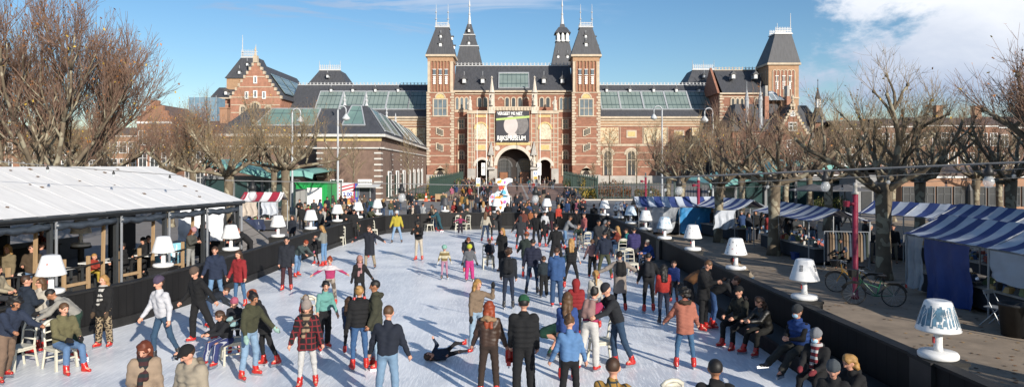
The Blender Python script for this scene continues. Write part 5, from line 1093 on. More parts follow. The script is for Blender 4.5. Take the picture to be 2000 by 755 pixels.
CAB = mat('grey_cable', (.16, .16, .16), .5); SOCK = mat('black_socket', (.015, .015, .015), .5); BULB = mat('clear_bulb', (.55, .57, .58), .1, .1, 3, alpha=.45)
def cable(p, q, sag, label, bulbs, r=.012, s=1.0):
    t = thing('string_light', label, 'string light', p, 0, 'strings of bulbs over the rink'); P = Vector(p); Q = Vector(q) - P; m = MB(); n = 24
    pt = lambda f: Q * f + Vector((0, 0, -sag * 4 * f * (1 - f)))
    m.tube([pt(i / n) for i in range(n + 1)], r, 5); m.build('cable', CAB, t)
    for f in bulbs:
        c = pt(f); m = MB(); m.lathe([(0, .0), (.022 * s, 0), (.026 * s, -.05 * s), (.045 * s, -.07 * s), (.045 * s, -.13 * s), (0, -.13 * s)], tuple(c), 10); so_ = m.build('socket', SOCK, t, True); m = MB(); m.lathe([(.03 * s, -.13 * s), (.055 * s, -.18 * s), (.055 * s, -.21 * s), (.03 * s, -.255 * s), (0, -.26 * s)], tuple(c), 12); m.build('bulb', BULB, so_, True)
W_ = lambda px, py, Y: (gx(px, Y), Y, gz(py, Y))
cable(W_(1290, 347, 12.5), W_(2080, 313, 8.6), .0, 'thick string light crossing the right half with three black sockets', (.065, .50, .862), .016, 1.25)
cable(W_(1160, 364, 21), W_(2080, 325, 15), .05, 'thin upper string light on the right behind the thick one', (.2, .45, .7, .92), .010, .8)
cable(W_(1166, 368, 30), W_(2080, 343, 22), .1, 'lowest thin string light on the right', (.15, .3, .5, .6, .8), .010, .8)
cable(W_(1160, 366, 22), W_(440, 352, 17.5), .0, 'string light over the far rink with large sockets', (.192, .578, .94), .011, 2.0)
cable(W_(-60, 310, 19), W_(365, 343, 25), .02, 'string light lying over the white pavilion roof', (.3, .6, .9), .012, .9)
# ---------------------------------------------------------------- bicycle leaning at the mast
def bicycle(x, y, rz, label, fc):
    t = thing('bicycle', label, 'bicycle', (x, y, 0), rz); DK = mat('bike_black', (.02, .02, .02), .5); FR = mat('bike_frame_' + fc, lin(fc), .4)
    for sx, nm in ((-.55, 'front'), (.55, 'rear')):
        w_ = MB(); n = 28
        for k in range(n): a0, a1 = 2 * math.pi * k / n, 2 * math.pi * (k + 1) / n; w_.obox((sx + .33 * math.cos(a0), 0, .34 + .33 * math.sin(a0)), (sx + .33 * math.cos(a1), 0, .34 + .33 * math.sin(a1)), .035, .03, up=(0, 1, 0))
        wh = w_.build('wheel', DK, t); w_ = MB()
        for k in range(14): a0 = 2 * math.pi * k / 14; w_.tube([(sx, 0, .34), (sx + .32 * math.cos(a0), 0, .34 + .32 * math.sin(a0))], .003, 3)
        w_.lathe([(0, -.03), (.03, -.03), (.03, .03), (0, .03)], (sx, 0, .34), 8); w_.build('spokes', STEEL, wh)
        m = MB()
        for k in range(8): a0, a1 = .3 + k * .3, .3 + (k + 1) * .3; m.obox((sx + .37 * math.cos(a0), 0, .34 + .37 * math.sin(a0)), (sx + .37 * math.cos(a1), 0, .34 + .37 * math.sin(a1)), .05, .01, up=(0, 1, 0))
        m.build('mudguard', DK, t)
    m = MB(); bb = (.08, 0, .3); st = (.2, 0, .78); hd_ = (-.38, 0, .82)
    for a, b, r in ((hd_, bb, .018), (bb, st, .016), ((-.36, 0, .72), (.15, 0, .55), .016), (bb, (.55, 0, .34), .012), (st, (.55, 0, .34), .010), ((-.40, 0, .95), (-.36, 0, .68), .018), ((-.36, 0, .68), (-.55, 0, .34), .014)): m.tube([a, b], r, 6)
    m.build('frame', FR, t)
    m = MB(); m.tube([(-.40, 0, .95), (-.40, 0, 1.05)], .012, 6); m.tube([(-.22, -.28, 1.02), (-.4, -.12, 1.07), (-.4, .12, 1.07), (-.22, .28, 1.02)], .011, 6); m.build('handlebar', STEEL, t)
    m = MB(); m.lathe([(0, 0), (.05, 0), (.1, .05), (.06, .08), (0, .08)], (.22, 0, .88), 10); m.v = [(.22 + (x - .22) * 1.5, yy, z) for x, yy, z in m.v]; m.tube([(.2, 0, .75), (.22, 0, .89)], .012, 6); m.build('saddle', DK, t)
    m = MB(); m.box(.35, -.09, .72, .85, .09, .74); m.tube([(.8, .06, .73), (.56, .06, .34)], .008, 4); m.tube([(.8, -.06, .73), (.56, -.06, .34)], .008, 4); m.build('luggage_rack', DK, t)
    m = MB(); m.lathe([(0, 0), (.12, 0), (.16, .2), (.16, .22), (0, .2)], (-.58, 0, .86), 10); m.build('front_basket', DK, t); m = MB(); m.box(.86, -.05, .6, .9, .05, .7); m.build('rear_light', REDTAG, t); m = MB(); m.lathe([(0, 0), (.14, .02), (.15, .05), (0, .05)], (.08, .05, .28), 12); m.build('chain_guard', FR, t)
bicycle(gx(1706, 20.9), 20.9, R(-18), 'green bicycle with black basket leaning at the thick crimson mast', '0e5a3c')
bicycle(gx(1668, 22.9), 22.9, R(-28), 'yellow and blue bicycle parked behind the crimson mast', 'c08a10')
# ---------------------------------------------------------------- low glass cafe buildings with green copper roofs on both sides
COP = mat('copper_green_roof', (.17, .37, .33), .6, .2, 1.5)
CGL = mat('cafe_glass', (.03, .06, .06), .1, .3, .7, pattern=('stripeX', .45, .07), col2=(.16, .18, .18, 1))
def cafe(x0, x1, y, h, label, pts, side):
    t = thing('glass_cafe', label, 'building', ((x0 + x1) / 2, y, 0)); cx = (x0 + x1) / 2
    m = MB(); m.box(x0 - cx, .3, .0, x1 - cx, 9, h); m.build('glass_wall', CGL, t)
    m = MB(); k = 0
    while x0 + k * 3 < x1: m.box(x0 - cx + k * 3, .05, 0, x0 - cx + k * 3 + .25, .3, h); k += 1
    m.box(x0 - cx, .02, h - .35, x1 - cx, .3, h); m.build('columns', mat('grey_cladding', (.20, .205, .21), .7, .1, 1), t)
    m = MB(); n = len(pts)                          # wavy copper canopy
    for i in range(n - 1):
        (xa, za, wa), (xb, zb, wb) = pts[i], pts[i + 1]
        m.slab([(xa - cx, -1.4, za - wa), (xb - cx, -1.4, zb - wb), (xb - cx, -1.0, zb), (xa - cx, -1.0, za)], -.08); m.slab([(xa - cx, -1.0, za), (xb - cx, -1.0, zb), (xb - cx, 9, zb + .3), (xa - cx, 9, za + .3)], -.08)
    m.build('copper_canopy', COP, t, False)
    return t
Yc_ = 68.0
cafe(gx(1435, Yc_), gx(1730, Yc_), Yc_, 3.1, 'low cafe with grey cladding and curved copper green canopy behind the right plane trees', [(gx(px, Yc_), gz(py, Yc_), .5) for px, py in ((1380, 358), (1430, 349), (1470, 338), (1500, 328), (1530, 315), (1560, 314), (1600, 321), (1650, 325), (1700, 330))], 1)
Yc_ = 70.0
cafe(gx(395, Yc_), gx(572, Yc_), Yc_, 3.2, 'low glass shop with wavy copper green canopy behind the left plane trees', [(gx(px, Yc_), gz(py, Yc_), .55) for px, py in ((405, 313), (430, 317), (460, 322), (500, 330), (540, 337), (575, 333), (600, 333), (618, 338))], -1)
t = thing('grey_tower_block', 'tall grey slab wall of the cafe behind the thick plane tree', 'building', (gx(1700, 60), 60, 0)); m = MB(); m.box(-1.3, 0, 0, 1.6, 3, 3.4); m.build('wall', mat('grey_slab', (.25, .25, .25), .8), t)
m = MB(); m.box(-.8, -.05, 0, .1, 0, 2.4); m.build('door', GLASS, t)
for px, lab in ((1588, 'wide grey cafe parasol left of the crimson mast'), (1650, 'wide grey cafe parasol behind the crimson mast')):
    t = thing('parasol', lab, 'parasol', (gx(px, 52), 52, 0)); m = MB(); m.lathe([(1.9, 2.35), (1.85, 2.4), (.1, 2.85), (0, 2.86)], n=8); m.build('canopy', mat('parasol_grey', (.10, .10, .105), .8), t); m = MB(); m.tube([(0, 0, 0), (0, 0, 2.8)], .04, 6); m.build('pole', BDARK, t); m = MB(); m.box(-.4, -.4, 0, .4, .4, .08); m.build('base', BDARK, t)
t = thing('closed_parasol', 'folded black parasol in front of the brick cafe front', 'parasol', (gx(1893, 46), 46, 0)); m = MB(); m.lathe([(.06, 0), (.06, 1.0), (.28, 1.1), (.22, 2.6), (.05, 3.0), (0, 3.0)], n=10); m.build('canopy', BOXM, t); m = MB(); m.box(-.35, -.35, 0, .35, .35, .07); m.build('base', BDARK, t)
# ---------------------------------------------------------------- houses in the background
HB = [mat('house_brick_a', (.27, .14, .09), .9, .15, .6), mat('house_brick_b', (.20, .12, .09), .9, .15, .6), mat('house_brick_c', (.33, .19, .12), .9, .15, .6)]
ROOFR = mat('house_roof_tiles', (.11, .08, .07), .8, .2, 1)
def house(x0, x1, y, ze, zr, label, bi=0, fr=None, gable=False, nwx=3, storeys=3, chim=True):
    cx = (x0 + x1) / 2; w_ = x1 - x0; t = thing('house', label, 'house', (cx, y, 0)); m = MB(); m.box(-w_ / 2, 0, 0, w_ / 2, 10, ze)
    if gable:
        st = 4
        for k in range(st): f = 1 - k / st; m.box(-w_ / 2 * f, 0, ze + (zr - ze) * k / st, w_ / 2 * f, .5, ze + (zr - ze) * (k + 1) / st)
    m.build('wall', HB[bi], t)
    m = MB()
    if gable: m.slab([(-w_ / 2, .5, ze), (0, .5, zr - .6), (0, 10, zr - .6), (-w_ / 2, 10, ze)], .15); m.slab([(0, .5, zr - .6), (w_ / 2, .5, ze), (w_ / 2, 10, ze), (0, 10, zr - .6)], .15)
    else: m.slab([(-w_ / 2, -.3, ze), (w_ / 2, -.3, ze), (w_ / 2, 5, zr), (-w_ / 2, 5, zr)], -.2); m.slab([(-w_ / 2, 5, zr), (w_ / 2, 5, zr), (w_ / 2, 10.3, ze), (-w_ / 2, 10.3, ze)], -.2)
    m.build('roof', ROOFR, t)
    if chim: m = MB(); m.box(w_ / 2 - 1.4, 4, ze, w_ / 2 - .2, 5.2, zr + 1.9); m.box(w_ / 2 - 1.5, 3.9, zr + 1.9, w_ / 2 - .1, 5.3, zr + 2.1); m.build('chimney', HB[2], t)
    m = MB(); m.box(-w_ / 2, -.15, ze - .4, w_ / 2, .0, ze - .1); m.build('gutter', WHITE, t)
    for s_ in range(storeys):
        for k in range(nwx):
            xx = -w_ / 2 + w_ * (k + .5) / nwx; z0 = .9 + s_ * (ze - 1.2) / storeys; h_ = (ze - 1.2) / storeys * .62
            m = MB(); m.box(xx - .55, -.05, z0, xx + .55, .02, z0 + h_); m.mi(1); m.box(xx - .65, -.1, z0 - .1, xx - .55, .01, z0 + h_ + .1); m.box(xx + .55, -.1, z0 - .1, xx + .65, .01, z0 + h_ + .1); m.box(xx - .55, -.1, z0 + h_, xx + .55, .01, z0 + h_ + .1); m.box(xx - .55, -.1, z0 - .1, xx + .55, .01, z0); m.box(xx - .03, -.08, z0, xx + .03, 0, z0 + h_); m.box(xx - .55, -.08, z0 + h_ * .6, xx + .55, 0, z0 + h_ * .6 + .06); m.build('window', [GLASS, fr or WHITE], t)
    return t
Yh = 120.0
hl = ['brown brick house just right of the slim turret', 'brown brick row house with chimney, second right of the turret', 'red brick row house with chimney in the middle of the right row', 'brown brick row house second from the right edge', 'dark brick row house at the right edge']
for k, (a, c, ze, zr) in enumerate(((1640, 1720, 248, 232), (1720, 1800, 244, 228), (1800, 1872, 242, 225), (1872, 1950, 243, 226), (1950, 2040, 246, 224))): house(gx(a, Yh), gx(c, Yh), Yh, gz(ze, Yh), gz(zr, Yh), hl[k], k % 3, None, False, 4, 3, k > 1)
house(gx(1430, 100), gx(1640, 100), 100, gz(338, 100), gz(322, 100), 'low long brown brick building behind the copper canopy', 1, None, False, 8, 1, False)
house(gx(1760, 58), gx(2060, 58), 58, gz(338, 58), gz(325, 58), 'orange brick cafe front behind the striped stalls', 2, BDARK, False, 9, 1, False)
house(gx(268, 100), gx(336, 100), 100, gz(236, 100), gz(196, 100), 'brown brick house with stepped gable on the left', 0, None, True, 3, 3, False)
house(gx(195, 110), gx(268, 110), 110, gz(262, 110), gz(246, 110), 'pale balconied apartment house left of the stepped gable', 2, None, False, 4, 3, True)
house(gx(336, 104), gx(425, 104), 104, gz(262, 104), gz(232, 104), 'brick house with white windows right of the stepped gable', 1, None, False, 4, 2, True)
house(gx(60, 120), gx(195, 120), 120, gz(270, 120), gz(250, 120), 'brown brick terrace behind the big left tree', 1, None, False, 5, 3, True)
house(gx(-80, 120), gx(60, 120), 120, gz(265, 120), gz(242, 120), 'brown brick terrace at the left edge of the square', 0, None, False, 5, 3, True)
t = thing('scaffold', 'blue netted scaffold beside the left side range', 'scaffold', (gx(396, 130), 130, 0)); m = MB(); m.box(-2.6, 0, 0, 2.6, 4, gz(190, 130)); m.build('netting', mat('blue_netting', (.15, .25, .33), .8, .3, 1), t)
m = MB()
for k in range(6): m.tube([(-2.6 + k * 1.04, -.1, 0), (-2.6 + k * 1.04, -.1, gz(187, 130))], .05, 4)
m.build('poles', LEAD, t)

for k, (x, y, w_, d_, h_) in enumerate(((15.5, 4.0, 6, 4, 3.6), (21.5, 9.5, 6, 4, 4.2))):  # unseen kiosks added to throw solid shade over the right foreground
    t = thing('shade_kiosk', ['unseen plank kiosk added beside the viewer to cast shade', 'second unseen plank kiosk added outside the right edge for shade'][k], 'kiosk', (x, y, 0)); m = MB(); m.box(-w_ / 2, -d_ / 2, 0, w_ / 2, d_ / 2, h_ - .6); m.build('wall', BLACKW, t)
    m = MB(); m.slab([(-w_ / 2 - .3, -d_ / 2 - .3, h_ - .6), (w_ / 2 + .3, -d_ / 2 - .3, h_ - .6), (w_ / 2 + .3, 0, h_), (-w_ / 2 - .3, 0, h_)], -.1); m.slab([(-w_ / 2 - .3, 0, h_), (w_ / 2 + .3, 0, h_), (w_ / 2 + .3, d_ / 2 + .3, h_ - .6), (-w_ / 2 - .3, d_ / 2 + .3, h_ - .6)], -.1); m.build('roof', BDARK, t)
    m = MB(); m.box(-.9, -d_ / 2 - .05, 1, .9, -d_ / 2, 2.1); m.build('hatch', WHITE, t)

t = house(-18, 18, 0, 10.5, 13.5, 'unseen brick terrace added outside the right edge to shade the stalls', 1, None, False, 9, 3, True); t.location = (31, 10, 0); t.rotation_euler = (0, 0, R(-90))  # added out of view so its shadow falls on the stall side

rng = random.Random(9); m = MB()
for k in range(900):
    x = rng.uniform(7.3, 16); y = rng.uniform(9.5, 34); s_ = rng.uniform(.03, .06); a = rng.uniform(0, 6.28); m.mi(k % 3); m.poly([(x + s_ * math.cos(a + q), y + s_ * math.sin(a + q), .012 + .008 * (q > 3)) for q in (0, 1.7, 3.1, 4.6)])
o = m.build('fallen_leaves', [mat('fallen_leaf_brown', (.20, .10, .04), .8), mat('fallen_leaf_tan', (.35, .22, .10), .8), mat('fallen_leaf_dark', (.07, .045, .025), .8)]); o['kind'] = 'stuff'; tag(o, 'dry brown leaves scattered over the gravel beside the barrier', 'leaves')
m = MB()
for k in range(22):
    x = rng.uniform(-2, 9.5); f = rng.uniform(.1, .95); s_ = rng.uniform(.04, .09); a = rng.uniform(0, 6.28); m.poly([(x + s_ * math.cos(a + q), f * WD + s_ * math.sin(a + q), EZ + (RZ - EZ) * (f + s_ * math.sin(a + q) / WD) + .035) for q in (0, 1.7, 3.1, 4.6)])
o = m.build('roof_leaves', mat('roof_leaf', (.22, .12, .05), .8), pav); o['kind'] = 'stuff'
# ---------------------------------------------------------------- trees
BARK = mat('plane_bark', (0.135, 0.105, 0.07), .9, .35, 2.2, .02, 9, col2=(.27, .24, .17, 1), pattern=('spots', 2.6, .56))
TWIG = mat('bare_twigs', (0.22, 0.165, 0.10), .9, .25, 1)
TWIGR = mat('reddish_twigs', (0.17, 0.105, 0.075), .9, .25, 1)
LEAFO = mat('autumn_leaf_orange', (.42, .16, .03), .7, .3, 2); LEAFY = mat('autumn_leaf_yellow', (.50, .34, .05), .7, .3, 2); LEAFB = mat('autumn_leaf_brown', (.20, .09, .04), .7, .3, 2); LEAFG = mat('green_leaf', (.07, .10, .02), .7, .3, 2)
def rdir(rng): 
    a = rng.uniform(0, 2 * math.pi); z = rng.uniform(-1, 1); r = math.sqrt(1 - z * z); return Vector((r * math.cos(a), r * math.sin(a), z))
def crooked(mb, p, d, L, r0, r1, rng, segs=4, wob=.25, up=.1, n=6):
    pts = [Vector(p)]; rad = [r0]; d = Vector(d).normalized()
    for i in range(segs):
        d = (d + rdir(rng) * wob + Vector((0, 0, up))).normalized(); pts.append(pts[-1] + d * (L / segs)); rad.append(r0 + (r1 - r0) * (i + 1) / segs)
    mb.tube(pts, rad, n, caps=(n > 4)); return pts, d
def leaf(mb, p, s, rng):
    u = rdir(rng) * s; v = rdir(rng) * s * .8; p = Vector(p); mb.mi(rng.choice((0, 0, 1, 2))); mb.add([tuple(p - u), tuple(p - v * .6), tuple(p + u), tuple(p + v)], [(0, 1, 2, 3)])
def spray(tw, lf, p, d, rng, n, L, r, leafp):
    """shoots growing from a pollard head"""
    for _ in range(n):
        dd = (Vector(d) * .6 + rdir(rng) * .8 + Vector((0, 0, .75))).normalized(); l = L * rng.uniform(.5, 1.15)
        pts, e = crooked(tw, p, dd, l, r, r * .4, rng, 3, .16, .12, 3)
        for q in (1, 2, 3, 3):
            if rng.random() < .75:
                e2 = (e + rdir(rng) * .9).normalized(); p2, _ = crooked(tw, pts[q if q < 3 else 2], e2, l * rng.uniform(.25, .5), r * .6, r * .3, rng, 2, .2, .1, 3)
                if rng.random() < leafp: leaf(lf, p2[-1], .06, rng)
        if rng.random() < leafp * .6: leaf(lf, pts[-1], .06, rng)
def plane_tree(x, y, label, seed, h=3.2, r=.28, limbs=None, L=3.2, nspray=11, twl=1.1, leafp=.05, tr=.011, group='pollarded plane trees', nlimb=5, sub=3, name='plane_tree', flat_=.45):
    rng = random.Random(seed); t = thing(name, label, 'tree', (x, y, 0), 0, group); tk = MB(); tw = MB(); lf = MB()
    tk.tube([(0, 0, -.1), (rng.uniform(-.05, .05), 0, .35), (rng.uniform(-.1, .1), rng.uniform(-.1, .1), h * .55), (0, 0, h), (0, 0, h + .35)], [r * 1.45, r * 1.08, r * .95, r * 1.15, r * .8], 12)
    if limbs is None:
        limbs = []; a0 = rng.uniform(0, 6)
        for i in range(nlimb): a = a0 + i * 2 * math.pi / nlimb + rng.uniform(-.3, .3); limbs.append((a, rng.uniform(.15, .9) * flat_ * 2, L * rng.uniform(.75, 1.15)))
    heads = []
    for (a, el, l) in limbs:
        d = Vector((math.cos(a), math.sin(a), el)).normalized(); pts, e = crooked(tk, (0, 0, h - .1), d, l, r * .50, r * .24, rng, 6, .27, .10, 8)
        heads.append((pts[-1], e, 1.0)); 
        for i in range(2, 6):
            for _ in range(rng.choice((0, 1, 1, 2)) if sub > 1 else 1):
                e2 = (rdir(rng) * .8 + Vector((0, 0, .75)) + d * .3).normalized(); p2, e3 = crooked(tk, pts[i], e2, l * rng.uniform(.22, .5), r * .26, r * .13, rng, 4, .28, .12, 6); heads.append((p2[-1], e3, .8))
                if rng.random() < .7: heads.append((p2[2], e3, .5))
            if rng.random() < .5: heads.append((pts[i], e, .4))
    for p, e, k in heads:
        tk.lathe([(0, -r * .3), (r * .26, -r * .16), (r * .3, 0), (r * .2, r * .24), (0, r * .3)], tuple(p), 6); spray(tw, lf, p, e, rng, int(nspray * k) + 2, twl, tr, leafp)
    tk.build('trunk', BARK, t, True); tw.build('twigs', TWIG if seed % 3 else TWIGR, t)
    if lf.v: o = lf.build('leaves', [LEAFO, LEAFY, LEAFB], t); o['kind'] = 'stuff'
    return t
U = R
# right-hand row
plane_tree(14.0, 25.7, 'thick crooked plane tree whose tall limbs rise over the nearest striped stall', 11, 3.3, .26, [(R(10), .55, 3.6), (R(62), 1.9, 2.9), (R(-20), 1.15, 3.9), (R(170), .5, 3.8), (R(200), .25, 3.0), (R(95), 2.4, 3.2), (R(-60), .6, 2.4)], nspray=9, twl=1.35, leafp=.06, tr=.009)
plane_tree(12.5, 32.6, 'plane tree with pale mottled trunk in front of the long striped stall', 12, 3.4, .27, None, 3.6, 9, 1.1, .05, nlimb=6)
plane_tree(11.5, 38.0, 'slimmer plane tree beside the blue tarpaulin stall', 13, 3.2, .24, None, 3.4, 9, 1.1, .08, nlimb=6)
plane_tree(20.6, 44.5, 'plane tree rising behind the clothes rack', 14, 3.3, .26, None, 3.8, 8, 1.2, .05, nlimb=6, tr=.011)
plane_tree(13.0, 52.0, 'small plane tree beyond the blue tarpaulin stall', 15, 3.0, .24, None, 3.2, 10, 1.1, .10, nlimb=6, tr=.014)
plane_tree(24.8, 41.5, 'plane tree behind the second large stall, before the brick cafe', 16, 3.4, .28, None, 3.8, 8, 1.2, .05, nlimb=6, tr=.011)
plane_tree(28.5, 39.0, 'plane tree near the right edge before the brick cafe', 17, 3.4, .28, None, 3.8, 8, 1.2, .05, nlimb=6, tr=.011)
plane_tree(17.3, 20.2, 'tall plane tree reaching in from the right edge', 18, 3.8, .30, [(R(170), 1.5, 3.2), (R(150), .9, 3.0), (R(190), .9, 3.4), (R(100), 1.4, 4.4), (R(60), 1.0, 3.5), (R(140), 2.2, 3.6)], nspray=13, twl=1.4, leafp=.10, tr=.010)
for k, (x, y) in enumerate(((17.5, 52), (22.5, 56), (29, 52), (34, 50), (18.5, 60), (27, 62), (35, 60), (13.8, 60), (40, 56))):
    plane_tree(x, y, ['bare tree behind the long striped stall', 'bare tree before the grey cladding of the cafe', 'bare tree before the brick cafe, left of the folded parasol', 'bare tree before the brick cafe, right of the folded parasol', 'bare tree close to the gabled villa front', 'bare tree in front of the slim turret', 'bare tree in front of the middle row houses', 'bare tree in front of the right museum pavilion', 'bare tree at the far right before the row houses'][k], 30 + k, 3.3, .24, None, 4.0, 8, 1.5, .05, tr=.012, nlimb=6, group='bare plane trees behind the stalls')
# left-hand trees
def big_tree(x, y, label, seed, h, r, L, depth, tw_mat, leafn=.03, spread=.55, trw=.012, up=.12, branch=4, name='bare_tree', shrink=.70):
    rng = random.Random(seed); t = thing(name, label, 'tree', (x, y, 0)); tk = MB(); tw = MB(); lf = MB()
    tk.tube([(0, 0, -.1), (0, 0, h * .4), (0, 0, h)], [r * 1.3, r, r], 12)
    def grow(p, d, l, rr, k):
        b = tk if k >= depth - 2 else tw
        pts, e = crooked(b, p, d, l, rr, rr * .6, rng, 4 if k > 1 else 3, .16, up * .6, 8 if k >= depth - 1 else 5 if k > 2 else 3)
        if k == 0:
            if rng.random() < leafn: leaf(lf, pts[-1], .075, rng)
            return
        for j in range(branch if k > 1 else 3):
            q = pts[rng.randint(1, len(pts) - 1)]; e2 = (e + rdir(rng) * spread * 1.25 + Vector((0, 0, up * 2))).normalized(); grow(q, e2, l * shrink * rng.uniform(.75, 1.15), max(trw * .7, rr * .5), k - 1)
        grow(pts[-1], e, l * shrink, max(trw, rr * .6), k - 1)
    n = 6; a0 = rng.uniform(0, 6)
    for i in range(n): a = a0 + i * 2 * math.pi / n; grow((0, 0, h - rng.uniform(0, .4)), Vector((math.cos(a), math.sin(a), rng.uniform(.4, 1.5))), L * rng.uniform(.85, 1.1), r * .5, depth)
    tk.build('trunk', BARK, t, True); tw.build('twigs', tw_mat, t)
    if lf.v: o = lf.build('leaves', [LEAFO, LEAFY, LEAFB], t); o['kind'] = 'stuff'
    return t
big_tree(-20.8, 30.5, 'huge bare tree with reddish twigs and a few orange leaves behind the white roof', 51, 3.2, .26, 3.25, 5, TWIGR, .10, .66, .0095, .15, 4)
big_tree(-33.0, 38.0, 'second huge bare tree at the left edge', 52, 3.2, .3, 3.2, 4, TWIGR, .05, .6, .018, .15, 5)
plane_tree(-17.6, 53.0, 'plane tree with pale trunk left of the green container', 61, 4.0, .30, None, 4.3, 12, 1.7, .18, tr=.010, nlimb=7, sub=3)
plane_tree(-19.9, 48.0, 'plane tree behind the red striped stall', 62, 3.6, .30, None, 4.2, 12, 1.7, .2, tr=.010, nlimb=7)
plane_tree(-23.8, 47.5, 'plane tree right behind the ridge of the white roof', 63, 3.6, .28, None, 4.0, 12, 1.7, .2, tr=.010, nlimb=7)
for k, (x, y) in enumerate(((-30, 50), (-36, 55), (-29, 62), (-42, 62), (-23, 66), (-36, 72))):
    plane_tree(x, y, ['bare tree with orange leaves before the stepped gable house', 'bare tree before the pale apartment house', 'bare tree before the brick house with white windows', 'bare tree before the brown terrace on the left', 'bare tree before the glass shop canopy', 'bare tree far back before the stepped gable'][k], 70 + k, 3.6, .26, None, 4.4, 13, 1.7, .25, tr=.011, nlimb=7, group='bare plane trees behind the pavilion')
# trees behind and beside the camera that throw the long shadows over the square
for k, (x, y) in enumerate(((13.5, 9.0), (16.5, 1.5), (12.5, -6.0), (20.0, -4.0), (4.6, -5.0), (-3.5, -9.0), (22, 10), (26, 17), (31, 12), (19, 12.5))):
    plane_tree(x, y, ['plane tree beside the camera on the right', 'plane tree right behind the camera', 'plane tree behind the camera', 'plane tree far behind on the right', 'plane tree straight behind the camera', 'plane tree behind on the left', 'plane tree outside the right edge', 'plane tree further outside the right edge', 'plane tree furthest outside the right edge', 'plane tree just outside the right edge'][k], 90 + k, 3.4, .30, None, 3.9, 11, 1.4, .05, tr=.013, nlimb=6, group='plane trees behind the viewer')
# slim young street trees
def young_tree(px, Y, top, label, seed, mt=TWIG, w_=1.0):
    rng = random.Random(seed); h = gz(top, Y); t = thing('young_tree', label, 'tree', (gx(px, Y), Y, 0), 0, 'young street trees'); tk = MB(); tw = MB()
    tk.tube([(0, 0, 0), (.05, 0, h * .5), (0, 0, h * .98)], [.11, .08, .02], 7)
    for k in range(46):
        z = h * (.38 + .6 * k / 46); a = rng.uniform(0, 6.3); l = h * .26 * (1 - (k / 46) ** 1.5 * .75) * w_
        pts, e = crooked(tw, (0, 0, z), (math.cos(a), math.sin(a), .9), l, .022, .012, rng, 4, .12, .1, 3)
        for q in (1, 2, 3, 3, 4):
            crooked(tw, pts[q], (e + rdir(rng) * .7), l * .42, .014, .009, rng, 2, .15, .1, 3)
    tk.build('trunk', BARK, t, True); tw.build('twigs', mt, t)
young_tree(690, 73, 268, 'slim bare young tree before the brick annex front', 1); young_tree(797, 84, 262, 'slim bare young tree before the annex side windows', 2)
young_tree(1190, 88, 255, 'slim bare young tree before the shrub garden', 3); young_tree(1243, 100, 282, 'slim bare young tree before the mosaic wing', 4); young_tree(872, 120, 318, 'small bare tree at the foot of the left front tower', 5); young_tree(1322, 92, 262, 'slim bare young tree before the right end of the wing', 6); young_tree(1158, 110, 318, 'small bare tree at the foot of the right front tower', 7)
young_tree(640, 75, 285, 'slim bare young tree left of the tallest street lamp', 8)
# shrubs and hedges
def shrub(px0, px1, top, Y, label, cols, seed, dens=900, dep=2.0, name='shrub'):
    rng = random.Random(seed); x0, x1 = gx(px0, Y), gx(px1, Y); h = gz(top, Y); t = thing(name, label, 'shrub', ((x0 + x1) / 2, Y, 0)); w_ = x1 - x0; tw = MB(); lf = MB()
    for k in range(int(w_ * 7)):
        xx = rng.uniform(-w_ / 2, w_ / 2); crooked(tw, (xx, rng.uniform(-dep / 2, dep / 2), 0), (rng.uniform(-.3, .3), rng.uniform(-.3, .3), 1), h * rng.uniform(.6, .95), .03, .01, rng, 4, .15, .1, 3)
    for k in range(int(dens * w_)):
        xx = rng.uniform(-1, 1); yy = rng.uniform(-1, 1); bump = .72 + .28 * math.sin(xx * w_ * 1.3 + seed) * math.cos(yy * 2 + seed)
        z = h * (1 - abs(xx) ** 4 * .5) * bump * rng.random() ** .6; s = rng.uniform(.05, .1); u = rdir(rng) * s; v = rdir(rng) * s; p = Vector((xx * w_ / 2, yy * dep / 2, z)); lf.mi(rng.randrange(len(cols))); lf.add([tuple(p - u), tuple(p - v), tuple(p + u), tuple(p + v)], [(0, 1, 2, 3)])
    tw.build('stems', TWIG, t); o = lf.build('leaves', cols, t); o['kind'] = 'stuff'
RUST = mat('rusty_hedge_leaf', (.17, .075, .03), .8, .3, 2); OLIVE = mat('olive_leaf', (.12, .12, .03), .8, .3, 2)
shrub(1156, 1232, 348, 88, 'large rust brown hedge in the garden right of the path', [RUST, RUST, LEAFB], 1, 700); shrub(1136, 1165, 362, 86, 'yellow green shrub beside the right path fence', [OLIVE, LEAFY, LEAFG], 2, 600); shrub(1132, 1150, 338, 100, 'pale yellow shrub before the right front tower', [OLIVE, LEAFY], 3, 400)
shrub(832, 858, 338, 100, 'pale yellow shrub before the left front tower', [OLIVE, LEAFY], 4, 400); shrub(808, 842, 376, 84, 'dark green shrub at the annex fence', [LEAFG, OLIVE], 5, 600); shrub(1240, 1290, 362, 92, 'brown shrub at the foot of the mosaic wing', [RUST, OLIVE], 6, 400); shrub(1580, 1680, 380, 62, 'green planter bushes before the cafe', [LEAFG, OLIVE], 7, 250); shrub(1100, 1134, 346, 130, 'low dark shrub behind the right path fence', [LEAFG, OLIVE], 8, 300); shrub(872, 905, 346, 130, 'low dark shrub behind the left path fence', [LEAFG, OLIVE], 9, 300)
